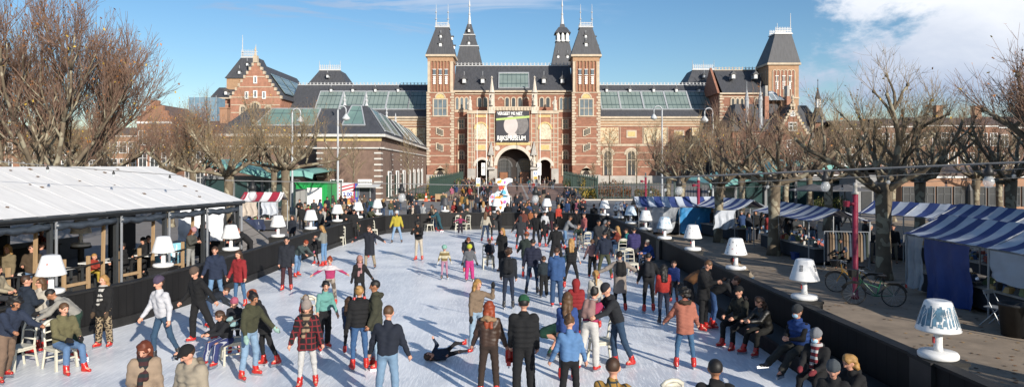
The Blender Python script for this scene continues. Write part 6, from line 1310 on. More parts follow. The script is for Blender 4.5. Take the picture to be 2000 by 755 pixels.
# ---------------------------------------------------------------- people: one smooth surface per body, clothes as children
def smin_into(Fv, d, k):
    h = np.maximum(k - np.abs(Fv - d), 0) / k; return np.minimum(Fv, d) - h * h * k * .25
def field(ops, cell):
    """ops: ('c',a,b,ra,rb) tapered capsule, ('e',centre,radii) ellipsoid, ('sub',centre,radii), ('cut',point,normal) keeps the side the normal points to, ('rip',axis,amp,period)"""
    lo = np.full(3, 1e9); hi = np.full(3, -1e9)
    for o in ops:
        if o[0] == 'c':
            for p, r in ((o[1], o[3]), (o[2], o[4])): lo = np.minimum(lo, np.array(p) - r); hi = np.maximum(hi, np.array(p) + r)
        elif o[0] == 'e': lo = np.minimum(lo, np.array(o[1]) - np.array(o[2])); hi = np.maximum(hi, np.array(o[1]) + np.array(o[2]))
    lo = lo - 2.5 * cell - .02; hi = hi + 2.5 * cell + .02; n = np.ceil((hi - lo) / cell).astype(int) + 1
    ax = [(lo[i] + cell * np.arange(n[i])).astype(np.float32) for i in range(3)]; Fv = np.full(tuple(n), 1.0, np.float32); k = .035
    X, Y_, Z = np.meshgrid(*ax, indexing='ij', sparse=True)
    for o in ops:
        if o[0] in 'ce':
            if o[0] == 'c': a = np.array(o[1], float); b = np.array(o[2], float); r0, r1 = o[3], o[4]; rm = max(r0, r1); l = np.minimum(a, b) - rm - .07 - cell; h = np.maximum(a, b) + rm + .07 + cell
            else: a = np.array(o[1], float); rr = np.array(o[2], float); l = a - rr - .07 - cell; h = a + rr + .07 + cell
            i0 = np.clip(((l - lo) / cell).astype(int), 0, n - 1); i1 = np.clip(((h - lo) / cell).astype(int) + 2, 1, n); sl_ = tuple(slice(p, q) for p, q in zip(i0, i1))
            x = ax[0][sl_[0]][:, None, None]; y = ax[1][sl_[1]][None, :, None]; z = ax[2][sl_[2]][None, None, :]
            if o[0] == 'c':
                d = b - a; dd = max(float(d @ d), 1e-8); t = np.clip(((x - a[0]) * d[0] + (y - a[1]) * d[1] + (z - a[2]) * d[2]) / dd, 0, 1)
                ds = np.sqrt((x - a[0] - t * d[0]) ** 2 + (y - a[1] - t * d[1]) ** 2 + (z - a[2] - t * d[2]) ** 2) - (r0 + (r1 - r0) * t)
            else: ds = (np.sqrt(((x - a[0]) / rr[0]) ** 2 + ((y - a[1]) / rr[1]) ** 2 + ((z - a[2]) / rr[2]) ** 2) - 1) * rr.min()
            Fv[sl_] = smin_into(Fv[sl_], ds.astype(np.float32), k)
        elif o[0] == 'sub':
            a = o[1]; rr = o[2]; ds = (np.sqrt(((X - a[0]) / rr[0]) ** 2 + ((Y_ - a[1]) / rr[1]) ** 2 + ((Z - a[2]) / rr[2]) ** 2) - 1) * min(rr); Fv = np.maximum(Fv, -ds)
        elif o[0] == 'cut':
            p, nn = o[1], o[2]; Fv = np.maximum(Fv, -((X - p[0]) * nn[0] + (Y_ - p[1]) * nn[1] + (Z - p[2]) * nn[2]))
        elif o[0] == 'rip':
            nn = o[1]; Fv = Fv + o[2] * np.sin((X * nn[0] + Y_ * nn[1] + Z * nn[2]) * (2 * math.pi / o[3]))
        elif o[0] == 'wr':
            Fv = Fv + o[1] * 1.5 * (np.sin(X * 23 + Z * 31 + 1) * np.sin(Y_ * 19 - Z * 17) + .7 * np.sin(X * 37 + 3 * np.sin(Z * 9) - Z * 23) * np.sin(Z * 51 + Y_ * 29 + X * 11))
    return Fv, lo, cell
def surface(ops, cell):
    """naive surface nets"""
    Fv, lo, cell = field(ops, cell); S = Fv < 0; c = S[:-1, :-1, :-1].astype(np.int8)
    tot = np.zeros(c.shape, np.int8)
    for i in (0, 1):
        for j in (0, 1):
            for k in (0, 1): tot += S[i:S.shape[0] - 1 + i, j:S.shape[1] - 1 + j, k:S.shape[2] - 1 + k]
    act = (tot > 0) & (tot < 8); I = np.argwhere(act); idx = np.full(act.shape, -1, np.int32); idx[act] = np.arange(len(I))
    acc = np.zeros((len(I), 3)); cnt = np.zeros(len(I)); corners = [(i, j, k) for i in (0, 1) for j in (0, 1) for k in (0, 1)]
    for a in range(8):
        for b in range(a + 1, 8):
            ca, cb = np.array(corners[a]), np.array(corners[b])
            if np.abs(ca - cb).sum() != 1: continue
            fa = Fv[tuple((I + ca).T)]; fb = Fv[tuple((I + cb).T)]; mk = (fa < 0) != (fb < 0); t = np.where(mk, fa / np.where(mk, fa - fb, 1), 0)
            acc += mk[:, None] * (ca + t[:, None] * (cb - ca)); cnt += mk
    V = lo + (I + acc / cnt[:, None]) * cell; Q = []
    for axis in range(3):
        o1, o2 = [(1, 2), (2, 0), (0, 1)][axis]; sh = [slice(None)] * 3; s1 = list(sh); s1[axis] = slice(0, -1); s2 = list(sh); s2[axis] = slice(1, None)
        A = S[tuple(s1)]; B = S[tuple(s2)]; E_ = np.argwhere(A != B); E_ = E_[(E_[:, o1] > 0) & (E_[:, o2] > 0)]
        if not len(E_): continue
        fl = A[tuple(E_.T)]; e1 = np.zeros(3, int); e1[o1] = 1; e2 = np.zeros(3, int); e2[o2] = 1
        ok = (E_[:, o1] < act.shape[o1]) & (E_[:, o2] < act.shape[o2]); E_ = E_[ok]; fl = fl[ok]
        q = np.stack([idx[tuple((E_ - e1 - e2).T)], idx[tuple((E_ - e2).T)], idx[tuple(E_.T)], idx[tuple((E_ - e1).T)]], 1); q[~fl] = q[~fl][:, ::-1]; Q.append(q[(q >= 0).all(1)])
    return V, np.concatenate(Q)
def net_mesh(name, ops, cell, extra=None):
    V, Q = surface(ops, cell); me = bpy.data.meshes.new(name); nv = len(V); ev = []; ef = []; em = []
    if extra: ev, ef, em = extra
    allf = Q.tolist() + [[i + nv for i in f] for f in ef]; me.from_pydata(V.tolist() + ev, [], allf)
    me.polygons.foreach_set('use_smooth', [True] * len(allf))
    if em: me.materials.append(None); me.materials.append(None); me.polygons.foreach_set('material_index', [0] * len(Q) + em)
    else: me.materials.append(None)
    me.update(); return me
def v3(*a): return np.array(a, float)
def pdir(p, out, side, yaw=0):
    p, out = R(p), R(out); return v3(side * math.sin(out), -math.sin(p) * math.cos(out), -math.cos(p) * math.cos(out))
# pose: lean, (arm_right), (arm_left) = (pitch, out, elbow, in), (leg_right), (leg_left) = (pitch, out, knee), head (pitch, yaw)
POSES = {
 'stand': dict(lean=0, ar=(2, 5, 16, 0), al=(6, 5, 20, 0), lr=(2, 4, 2), ll=(-2, 4, 3), hd=(5, 0)),
 'look': dict(lean=3, ar=(8, 8, 50, 20), al=(2, 10, 12, 0), lr=(0, 5, 4), ll=(4, 3, 8), hd=(28, 15)),
 'pockets': dict(lean=0, ar=(-12, 16, 55, 35), al=(-12, 16, 55, 35), lr=(0, 5, 2), ll=(3, 4, 6), hd=(6, 10)),
 'phone': dict(lean=4, ar=(25, 6, 85, 30), al=(22, 6, 80, 30), lr=(0, 5, 2), ll=(2, 4, 4), hd=(32, 0)),
 'skate': dict(lean=8, ar=(12, 14, 22, 0), al=(-8, 15, 22, 0), lr=(16, 5, 20), ll=(-12, 6, 14), hd=(4, 0)),
 'skate2': dict(lean=12, ar=(-14, 22, 25, 0), al=(20, 20, 30, 0), lr=(-16, 8, 14), ll=(20, 4, 24), hd=(8, -12)),
 'glide': dict(lean=9, ar=(6, 16, 30, 0), al=(14, 30, 18, 0), lr=(6, 9, 14), ll=(2, 10, 12), hd=(14, 0)),
 'wide': dict(lean=5, ar=(6, 17, 22, 0), al=(4, 18, 20, 0), lr=(4, 15, 8), ll=(-2, 15, 8), hd=(10, 0)),
 'armsout': dict(lean=6, ar=(8, 58, 10, 0), al=(6, 60, 12, 0), lr=(6, 7, 10), ll=(-4, 8, 10), hd=(10, 0)),
 'lowarms': dict(lean=3, ar=(6, 17, 16, 0), al=(10, 19, 14, 0), lr=(4, 5, 6), ll=(-3, 6, 6), hd=(16, 0)),
 'walk': dict(lean=3, ar=(-22, 8, 18, 0), al=(24, 8, 24, 0), lr=(24, 3, 10), ll=(-18, 3, 22), hd=(3, 0)),
 'walk2': dict(lean=3, ar=(20, 8, 24, 0), al=(-20, 8, 18, 0), lr=(-18, 3, 24), ll=(22, 3, 8), hd=(3, 0)),
 'talk': dict(lean=0, ar=(18, 10, 75, 25), al=(2, 10, 12, 0), lr=(0, 5, 2), ll=(4, 5, 6), hd=(2, 25)),
 'push': dict(lean=22, ar=(48, 10, 25, 0), al=(46, 10, 28, 0), lr=(6, 5, 14), ll=(-14, 6, 10), hd=(14, 0)),
 'bend': dict(lean=62, ar=(30, 6, 20, 0), al=(42, 8, 15, 0), lr=(10, 5, 20), ll=(4, 6, 16), hd=(35, 0)),
 'bend2': dict(lean=45, ar=(50, 8, 20, 0), al=(38, 8, 25, 0), lr=(10, 5, 20), ll=(-6, 8, 12), hd=(30, 0)),
 'lunge': dict(lean=6, ar=(6, 16, 35, 0), al=(-24, 34, 8, 0), lr=(10, 4, 12), ll=(-10, 28, 6), hd=(18, -20)),
 'reach': dict(lean=8, ar=(35, 22, 18, 0), al=(4, 14, 16, 0), lr=(8, 5, 10), ll=(-6, 6, 8), hd=(8, 15)),
 'handup': dict(lean=6, ar=(2, 10, 12, 0), al=(62, 45, 100, 10), lr=(0, 6, 4), ll=(-4, 16, 4), hd=(4, 0)),
 'crossed': dict(lean=-2, ar=(12, 14, 95, 60), al=(12, 14, 95, 60), lr=(0, 5, 2), ll=(2, 5, 4), hd=(2, 0)),
 'sit': dict(lean=4, ar=(28, 8, 45, 20), al=(25, 8, 45, 20), lr=(84, 8, 82), ll=(80, 10, 72), hd=(10, 0), sit=.50),
 'sitback': dict(lean=-4, ar=(-10, 20, 20, 0), al=(20, 10, 40, 10), lr=(80, 6, 78), ll=(78, 14, 50), hd=(2, 30), sit=.50),
 'sitlow': dict(lean=18, ar=(45, 6, 40, 15), al=(48, 8, 42, 15), lr=(86, 8, 70), ll=(88, 12, 80), hd=(14, 0), sit=.48),
 'sitlong': dict(lean=8, ar=(26, 6, 60, 40), al=(26, 6, 60, 40), lr=(84, 4, 28), ll=(80, 8, 36), hd=(6, 0), sit=.48),
 'crawl': dict(lean=68, ar=(10, 10, 5, 0), al=(22, 14, 8, 0), lr=(82, 12, 110), ll=(70, 14, 95), hd=(20, 0)),
 'lie': dict(lean=0, ar=(30, 30, 70, 0), al=(30, 40, 90, 0), lr=(12, 6, 16), ll=(30, 12, 50), hd=(10, 20)),
 'chinhold': dict(lean=10, ar=(45, 10, 90, 30), al=(40, 12, 60, 20), lr=(4, 4, 6), ll=(0, 5, 6), hd=(24, 0)),
}
def skel(pose, s, fem, boot=.05):
    P = POSES[pose] if isinstance(pose, str) else pose; J = {}
    pel = v3(0, 0, 0); le = R(P['lean']); u = v3(0, -math.sin(le), math.cos(le)); fw = v3(0, -math.cos(le), -math.sin(le)); X = v3(1, 0, 0)
    sw = (.155 if fem else .178) * s; J['u'] = u; J['fw'] = fw; J['pel'] = pel; J['chest'] = pel + u * .33 * s; J['neck'] = pel + u * .49 * s
    hp, hy = R(P['hd'][0]), R(P['hd'][1]); la = le * .45 + hp; hu = v3(0, -math.sin(la), math.cos(la)); hf = v3(math.sin(hy) * math.cos(la) * -1, -math.cos(la) * math.cos(hy), -math.sin(la))
    J['hu'] = hu; J['hf'] = hf / np.linalg.norm(hf); J['hx'] = np.cross(hu, J['hf']); J['head'] = J['neck'] + u * .04 * s + hu * .145 * s
    for nm, sd, a in (('r', -1, P['ar']), ('l', 1, P['al'])):
        sh = pel + u * .435 * s + X * sd * sw; d1 = pdir(a[0], a[1], sd); el = sh + d1 * .275 * s; d2 = pdir(a[0] + a[2], a[1] - a[3] * 1.0, sd)
        if a[3]: d2 = v3(-sd * math.sin(R(a[3])) * .9, d2[1], d2[2]); d2 /= np.linalg.norm(d2)
        wr = el + d2 * .245 * s; J['sh' + nm], J['el' + nm], J['wr' + nm], J['d' + nm] = sh, el, wr, d2
    for nm, sd, a in (('r', -1, P['lr']), ('l', 1, P['ll'])):
        hpj = pel + X * sd * .085 * s - v3(0, 0, .03 * s); kn = hpj + pdir(a[0], a[1], sd) * .42 * s; an = kn + pdir(a[0] - a[2], a[1] * (.6 if P.get('sit') is None else .3), sd) * .41 * s
        J['hp' + nm], J['kn' + nm], J['an' + nm] = hpj, kn, an; J['ft' + nm] = v3(sd * .22, -1, 0) / 1.024
    lift = -min(J['anr'][2], J['anl'][2], *( (J['knr'][2] + .04 * s, J['knl'][2] + .04 * s) if pose == 'crawl' else ())) + .085 * s + boot
    if P.get('sit'): lift = P['sit'] + .10 * s
    off = v3(0, 0, lift)
    for k in list(J):
        if k not in ('u', 'fw', 'hu', 'hf', 'hx', 'dr', 'dl', 'ftr', 'ftl'): J[k] = J[k] + off
    return J
MESHC = {}
def garment_ops(kind, J, s, fem, k=1.0):
    T = lambda *n: [J[x] for x in n]; u, fw, pel = J['u'], J['fw'], J['pel']; X = v3(1, 0, 0); b = 1.0 if not fem else .93; o = []
    if kind in ('jacket', 'puffer', 'hoodie', 'sweater', 'coat', 'longcoat', 'gilet', 'cape'):
        t = {'jacket': .012, 'puffer': .024, 'hoodie': .012, 'sweater': .004, 'coat': .02, 'longcoat': .02, 'gilet': .026, 'cape': .02}[kind]; r0 = .118 * s * b + t
        for sd in (-1, 1): o.append(('c', pel + X * sd * .055 * s + u * .02, J['chest'] + X * sd * .075 * s, r0 * .97, r0)); o.append(('c', J['chest'] + X * sd * .07 * s, J['shr' if sd < 0 else 'shl'] - u * .035 * s - X * sd * .03, r0 * .92, .078 * s + t))
        o.append(('c', J['neck'] - u * .08 * s, J['neck'] + u * .015 * s, .105 * s, .070 * s + t * .5))
        if fem and kind != 'puffer': o.append(('e', J['chest'] + fw * .075 * s + u * .02, (.12 * s, .07 * s, .07 * s)))
        if kind in ('coat', 'longcoat', 'cape'):
            L_ = {'coat': .20, 'longcoat': .42, 'cape': .3}[kind] * s; fl = 1.15 if kind == 'longcoat' else 1.08; kc = (J['knr'] + J['knl']) / 2; dn = (kc - pel); dn = dn / np.linalg.norm(dn) if abs(J['knr'][2] - pel[2]) > .25 * s else v3(0, -.1, -1)
            for sd in (-1, 1): o.append(('c', pel + X * sd * .055 * s, pel + X * sd * .065 * s + dn * (L_ + .12), r0, r0 * fl))
            o.append(('cut', pel + dn * L_, -dn))
        else: o.append(('cut', pel - u * (.07 if kind != 'puffer' else .09) * s, u))
        if kind in ('puffer', 'gilet'): o.append(('rip', u, .009, .095))
        if kind in ('hoodie', 'jacket', 'coat') and k > 0: o.append(('c', J['neck'] - fw * .07 * s - X * .05 + u * .01, J['neck'] - fw * .07 * s + X * .05 + u * .01, .052 * s, .052 * s))
        if kind not in ('gilet', 'cape'):
            for n in 'rl': o += [('c', J['sh' + n], J['el' + n], .062 * s * b + t * .9, .052 * s * b + t * .8), ('c', J['el' + n], J['wr' + n] - J['d' + n] * .0, .052 * s * b + t * .8, .038 * s * b + t * .7)]
        if kind == 'cape':
            for n in 'rl': o += [('c', J['sh' + n], J['el' + n], .075 * s, .11 * s)]
        o.append(('wr', .004 if kind not in ('puffer', 'gilet') else .002))
    elif kind == 'sleeves':
        for n in 'rl': o += [('c', J['sh' + n], J['el' + n], .058 * s, .05 * s), ('c', J['el' + n], J['wr' + n], .05 * s, .036 * s)]
        o.append(('wr', .003))
    elif kind in ('slim', 'jeans', 'baggy', 'snow'):
        t = {'slim': 0, 'jeans': .006, 'baggy': .02, 'snow': .026}[kind]
        o.append(('c', pel - X * .055 * s, pel + X * .055 * s, .108 * s + t * .6, .108 * s + t * .6))
        for n in 'rl': o += [('c', J['hp' + n], J['kn' + n], .085 * s + t, .058 * s + t), ('c', J['kn' + n], J['an' + n] + (J['kn' + n] - J['an' + n]) * .04, .058 * s + t, (.040 if kind == 'slim' else .050) * s + t * 1.1)]
        o.append(('cut', J['pel'] + u * .12 * s, -u)); o.append(('wr', .003))
    elif kind == 'dress':
        pass
    return o
def body_ops(J, s, fem, hs):
    u, fw, pel = J['u'], J['fw'], J['pel']; X = v3(1, 0, 0); hx, hu, hf, hd = J['hx'], J['hu'], J['hf'], J['head']; o = []
    for sd in (-1, 1): o += [('c', pel + X * sd * .05 * s, J['chest'] + X * sd * .06 * s, .095 * s, .10 * s)]
    o.append(('c', J['shr'] - u * .03 * s, J['shl'] - u * .03 * s, .042 * s, .042 * s)); o.append(('c', J['neck'] - u * .05 * s, J['neck'] + J['hu'] * .07 * s, .062 * s, .050 * s))
    for n in 'rl':
        o += [('c', J['sh' + n], J['el' + n], .045 * s, .036 * s), ('c', J['el' + n], J['wr' + n], .036 * s, .026 * s), ('c', J['hp' + n], J['kn' + n], .07 * s, .048 * s), ('c', J['kn' + n], J['an' + n], .048 * s, .034 * s), ('c', J['an' + n], J['an' + n] + J['ft' + n] * .12 * s - v3(0, 0, .045 * s), .035 * s, .03 * s)]
        w_, d = J['wr' + n], J['d' + n]; o.append(('c', w_, w_ + d * .075 * s, .026 * s, .036 * s))
    r = .083 * hs
    o += [('e', hd + hu * .022 * hs - hf * .012 * hs, (r, .098 * hs, .098 * hs)), ('c', hd - hu * .035 * hs + hf * .025 * hs, hd - hu * .075 * hs + hf * .040 * hs, .060 * hs, .036 * hs), ('c', hd + hf * .088 * hs + hu * .005 * hs, hd + hf * .108 * hs - hu * .025 * hs, .008 * hs, .015 * hs)]
    for sd in (-1, 1): o.append(('c', hd + hx * sd * .083 * hs + hu * .012, hd + hx * sd * .084 * hs - hu * .02, .014, .010))
    return o
def body_extra(J, s, fem, hs):
    """fingers rooted in the palms, eyes, brows and mouth, all in the body's own mesh"""
    ev, ef, em = [], [], []
    def tubex(pts, rad, mi_, n=5):
        b = MB(); b.tube([tuple(p) for p in pts], rad, n); o0 = len(ev); ev.extend(b.v); ef.extend([[i + o0 for i in f] for f in b.f]); em.extend([mi_] * len(b.f))
    for n, sd in (('r', -1), ('l', 1)):
        w_, d = J['wr' + n], J['d' + n]; pal = w_ + d * .085 * s; sp = np.cross(d, v3(sd * 1.0, 0, 0)); sp = sp / (np.linalg.norm(sp) + 1e-6); inn = v3(-sd, -.2, 0); inn = inn - d * float(inn @ d); inn /= (np.linalg.norm(inn) + 1e-6)
        for k, ln in enumerate((.066, .074, .070, .055)):
            r0 = pal + sp * (k - 1.5) * .019 * s * -1 - d * .01; p1 = r0 + (d * .85 + inn * .25) * ln * .55 * s; p2 = p1 + (d * .6 + inn * .7) * ln * .55 * s; tubex([r0, p1, p2], [.0095 * s, .0088 * s, .007 * s], 0)
        tb = w_ + d * .03 * s - sp * -.022 * s; p1 = tb + (d * .6 + sp * .7 + inn * .2) * .036 * s; tubex([tb, p1, p1 + (d * .85 + inn * .4) * .03 * s], [.012 * s, .0105 * s, .008 * s], 0)
    hx, hu, hf, hd = J['hx'], J['hu'], J['hf'], J['head']
    for sd in (-1, 1):
        e = hd + hx * sd * .032 * hs + hf * .084 * hs + hu * .014 * hs; tubex([e - hx * .012 * hs, e + hx * .012 * hs], [.0075 * hs] * 2, 1, 5); b_ = e + hu * .02 * hs + hf * .004 * hs; tubex([b_ - hx * .016 * hs, b_ + hx * .016 * hs], [.004 * hs] * 2, 1, 4)
    mth = hd + hf * .092 * hs - hu * .052 * hs; tubex([mth - hx * .022 * hs, mth, mth + hx * .022 * hs], [.003 * hs, .006 * hs, .003 * hs], 1, 5)
    return ev, ef, em
def hair_ops(kind, J, hs):
    hx, hu, hf, hd, u = J['hx'], J['hu'], J['hf'], J['head'], J['u']; c = hd + hu * .034 * hs - hf * .018 * hs
    o = [('e', c, (.090 * hs, .104 * hs, .100 * hs))]
    if kind in ('long', 'pony', 'bun', 'bob', 'curly'): o = [('e', c, (.094 * hs, .107 * hs, .104 * hs))]
    if kind == 'curly': o = [('e', c - hf * .01 + hu * .005, (.125 * hs, .13 * hs, .125 * hs)), ('wr', .012)]
    if kind == 'short': o.append(('cut', hd - hu * .035 * hs, hu))
    if kind in ('long', 'bob', 'curly', 'pony', 'bun'):
        for sd in (-1, 1):
            if kind in ('long', 'bob'):
                L_ = .13 if kind == 'bob' else .26
                o.append(('c', hd + hx * sd * .075 * hs - hf * .03 * hs + hu * .02, hd + hx * sd * .078 * hs - hf * .035 * hs - hu * L_ * .8 * hs, .035 * hs, .034 * hs)); o.append(('c', hd - hf * .06 * hs + hx * sd * .04 * hs, hd - J['fw'] * (.13 if kind == 'long' else .08) * hs - u * L_ * hs * 1.25 + hx * sd * .045 * hs, .055 * hs, .044 * hs))
    if kind == 'pony': o += [('c', hd - hf * .10 * hs + hu * .05, hd - hf * .13 * hs + hu * .03, .03 * hs, .04 * hs), ('c', hd - hf * .13 * hs + hu * .02, hd - J['fw'] * .17 * hs - u * .26 * hs, .042 * hs, .022 * hs)]
    if kind == 'bun': o += [('e', hd - hf * .10 * hs + hu * .10 * hs, (.045 * hs,) * 3)]
    o.append(('sub', hd + hf * .115 * hs - hu * .045 * hs, (.078 * hs, .078 * hs, .115 * hs)))
    if kind not in ('short',): o.append(('wr', .006))
    return o
def hat_ops(kind, J, hs):
    hx, hu, hf, hd = J['hx'], J['hu'], J['hf'], J['head']; c = hd + hu * .035 * hs - hf * .014 * hs
    if kind == 'beanie': return [('e', c + hu * .018, (.105 * hs, .118 * hs, .122 * hs)), ('cut', hd + hu * .035 * hs - hf * .02, hu * .93 + hf * .36), ('rip', hx, .003, .02)]
    if kind == 'pompom': return [('e', c + hu * .018, (.105 * hs, .118 * hs, .122 * hs)), ('cut', hd + hu * .035 * hs - hf * .02, hu * .93 + hf * .36), ('e', c + hu * .175 * hs, (.05, .05, .05))]
    if kind == 'cap': return [('e', c, (.100 * hs, .113 * hs, .104 * hs)), ('cut', hd + hu * .04 * hs, hu), ('c', hd + hf * .10 * hs + hu * .055 * hs - hx * .03, hd + hf * .10 * hs + hu * .055 * hs + hx * .03, .018, .018), ('c', hd + hf * .15 * hs + hu * .045 * hs - hx * .03, hd + hf * .15 * hs + hu * .045 * hs + hx * .03, .014, .014)]
    if kind == 'helmet': return [('e', c + hu * .01, (.120 * hs, .138 * hs, .118 * hs)), ('cut', hd + hu * .012 * hs, hu * .95 + hf * .3)]
    if kind == 'hood': return [('e', c - hf * .015, (.115 * hs, .125 * hs, .125 * hs)), ('c', hd - hf * .05, J['neck'] - J['fw'] * .03, .10 * hs, .09 * hs), ('sub', hd + hf * .13 * hs - hu * .01, (.085 * hs, .09 * hs, .12 * hs))]
    if kind == 'headphones': return [('e', hd + hx * .1 * hs, (.03, .04, .045)), ('e', hd - hx * .1 * hs, (.03, .04, .045))]
SKIN = {0: '#c49078', 1: '#9a6a4e', 2: '#6b442e'}
HAIRC = {'br': '#3a2617', 'bl': '#94703f', 'bk': '#120f0d', 'au': '#5c2a14', 'gy': '#7d7872', 'lb': '#4f3721', 'rd': '#7c3212'}
def cloth(c, kind='plain', c2='#101010'):
    n = 'cloth_%s_%s_%s' % (kind, c.strip('#'), c2.strip('#'))
    rough = .5 if kind == 'leather' else .9
    pat = {'plaid': ('plaid', 9, .22), 'scarf': ('stripeZ', 9, .45), 'spots': ('spots', 26, .5), 'wave': ('stripeZ', 5, .5), 'camo': ('spots', 9, .5), 'hstripe': ('stripeZ', 2.4, .35), 'vstripe': ('stripeX', 16, .2)}.get(kind)
    q_ = lambda h: tuple(x * .52 + sum(lin(h)[:3]) / 3 * .06 for x in lin(h)[:3]) + (1,)
    return mat(n, q_(c), rough, .14, 7, .006, 45, pattern=pat, col2=q_(c2))
FACEM = mat('eyes_and_lips', (.06, .025, .02), .6)
def skinm(k): return mat('skin_%d' % k, SKIN[k], .55, .08, 8)
REDSK = mat('red_skate_shell', (.42, .016, .011), .28, .1, 6, spec=.6); BLKSK = mat('black_skate_boot', (.02, .02, .022), .35, .2, 5); BLADE = mat('skate_blade', (.45, .47, .5), .25, .1, 4, metal=.8); SHOE = mat('dark_shoe', (.03, .027, .025), .6, .2, 5); SHOEW = mat('white_shoe', (.6, .6, .58), .6, .1, 5)
def boot_ops(J, n, s, kind):
    a = J['an' + n]; f = J['ft' + n]; gz_ = v3(0, 0, 1); k = J['kn' + n]; up = (k - a) / (np.linalg.norm(k - a) + 1e-6)
    if abs(up[2]) < .5: f = up - v3(0, 0, 0); f = np.cross(v3(1, 0, 0), up); f = f / np.linalg.norm(f) * (1 if f[2] > 0 else -1)
    dn = -up if abs(up[2]) < .6 else -gz_
    if kind in ('skate', 'bskate'):
        r = 1.0 if kind == 'skate' else .88
        return [('c', a + dn * .055 * s - f * .04 * s, a + dn * .06 * s + f * .13 * s, .041 * s * r, .038 * s * r), ('c', a, a + up * .08 * s, .054 * s * r, .060 * s * r), ('c', a + dn * .05 * s, a + f * .03 * s, .046 * s * r, .048 * s * r), ('rip', up, .003, .05)], (a, f, dn)
    return [('c', a + dn * .055 * s - f * .04 * s, a + dn * .06 * s + f * .13 * s, .038 * s, .036 * s), ('c', a, a + up * .05 * s, .045 * s, .048 * s)], (a, f, dn)
NPEOPLE = [0]
def person(px, py, label, H_=1.72, face=0, pose='stand', top=('jacket', '#1c1f26'), legs=('jeans', '#39506e'), hair=('short', 'br'), hat=None, feet='skate', skin=0, fem=None, head_at=False, xyz=None, scarf=None, inner=None, mitts=None, group='people', tilt=0, zbase=None, cell=None, extra=None):
    """px, py: the feet in the photo (or the top of the head when head_at); face: 0 looks at the camera, 90 right, 180 away, 270 left"""
    s = H_ / 1.78; hs = min(1.12, max(.86, (H_ / 1.75) ** .45)); fem = hair[0] in ('long', 'pony', 'bun', 'bob') if fem is None else fem
    if xyz: X, Y, Z = xyz
    else:
        Z = .03 if zbase is None else zbase; Hh = H_ * (1.0 if POSES.get(pose, {}).get('sit') is None else .78)
        Y = F * (H - Z - Hh) / (py - HY) if head_at else gY(py, Z); X = gx(px, Y)
    cell = cell or (.016 if Y < 18 else .021 if Y < 27 else .028 if Y < 48 else .045)
    root = thing('person', label, 'person', (X, Y, Z), R(face), group); root['s'] = 1
    del root['s']
    NPEOPLE[0] += 1
    boot = .05 if feet in ('skate', 'bskate') else .0; J = skel(pose, s, fem, boot)
    def part(name, key, ops, mt, extra=None, parent=None, c=None):
        if key not in MESHC: MESHC[key] = net_mesh(name, ops(), c or cell, extra() if extra else None)
        o = bpy.data.objects.new(name, MESHC[key]); COL.objects.link(o); o.parent = parent or root
        for i, m in enumerate(mt if isinstance(mt, list) else [mt]): o.material_slots[i].link = 'OBJECT'; o.material_slots[i].material = m
        return o
    kb = (pose if isinstance(pose, str) else str(pose), round(s, 3), fem, cell, boot)
    part('body', ('body',) + kb, lambda: body_ops(J, s, fem, hs), [skinm(skin), FACEM], lambda: body_extra(J, s, fem, hs))
    tn = {'puffer': 'padded_jacket', 'longcoat': 'long_coat', 'sleeves': 'sleeves'}.get(top[0], top[0])
    tm = cloth(top[1], *(top[2:] if len(top) > 2 else ()))
    if cell < .04 or True: part(tn, ('top', top[0]) + kb, lambda: garment_ops(top[0], J, s, fem), tm)
    if inner: part('sleeves', ('inner',) + kb, lambda: garment_ops('sleeves', J, s, fem), cloth(inner))
    lo_ = part('trousers', ('legs', legs[0]) + kb, lambda: garment_ops(legs[0], J, s, fem), cloth(legs[1], *(legs[2:] if len(legs) > 2 else ())))
    if hair[0] != 'none': part('hair', ('hair', hair[0]) + kb, lambda: hair_ops(hair[0], J, hs), mat('hair_' + hair[1], HAIRC[hair[1]], .6, .3, 14), c=min(cell, .03))
    if hat:
        part({'pompom': 'bobble_hat', 'hood': 'hood'}.get(hat[0], hat[0]), ('hat', hat[0]) + kb, lambda: hat_ops(hat[0], J, hs), cloth(hat[1]), c=min(cell, .03))
    if scarf:
        def so():
            n_ = J['neck'] + J['u'] * .03 * s; o = []
            for i in range(8): a, b = i * math.pi / 4, (i + 1) * math.pi / 4; o.append(('c', n_ + v3(math.cos(a) * .07, math.sin(a) * .07, 0) * s, n_ + v3(math.cos(b) * .07, math.sin(b) * .07, 0) * s, .035 * s, .035 * s))
            q = J['chest'] + J['fw'] * .14 * s; o += [('c', n_ + J['fw'] * .07 * s + v3(.03, 0, 0), q + v3(.035, 0, 0) - J['u'] * .1 * s, .035 * s, .045 * s), ('c', n_ + J['fw'] * .07 * s - v3(.03, 0, 0), q - v3(.045, 0, 0) - J['u'] * .22 * s, .035 * s, .045 * s)]; return o
        part('scarf', ('scarf',) + kb, so, cloth(scarf[0], 'scarf', scarf[1]) if len(scarf) > 1 else cloth(scarf[0]))
    if mitts:
        for n in 'rl': part('glove', ('glove' + n,) + kb, lambda: [('c', J['wr' + n] - J['d' + n] * .02, J['wr' + n] + J['d' + n] * .10 * s, .036 * s, .046 * s), ('c', J['wr' + n] + J['d' + n] * .10 * s, J['wr' + n] + J['d' + n] * .165 * s, .044 * s, .030 * s), ('c', J['wr' + n] + J['d' + n] * .03, J['wr' + n] + J['d' + n] * .09 * s + v3(0, -.05, 0) * s, .02, .016)], cloth(mitts))
    fm = {'skate': REDSK, 'bskate': BLKSK, 'shoe': SHOE, 'wshoe': SHOEW}[feet]
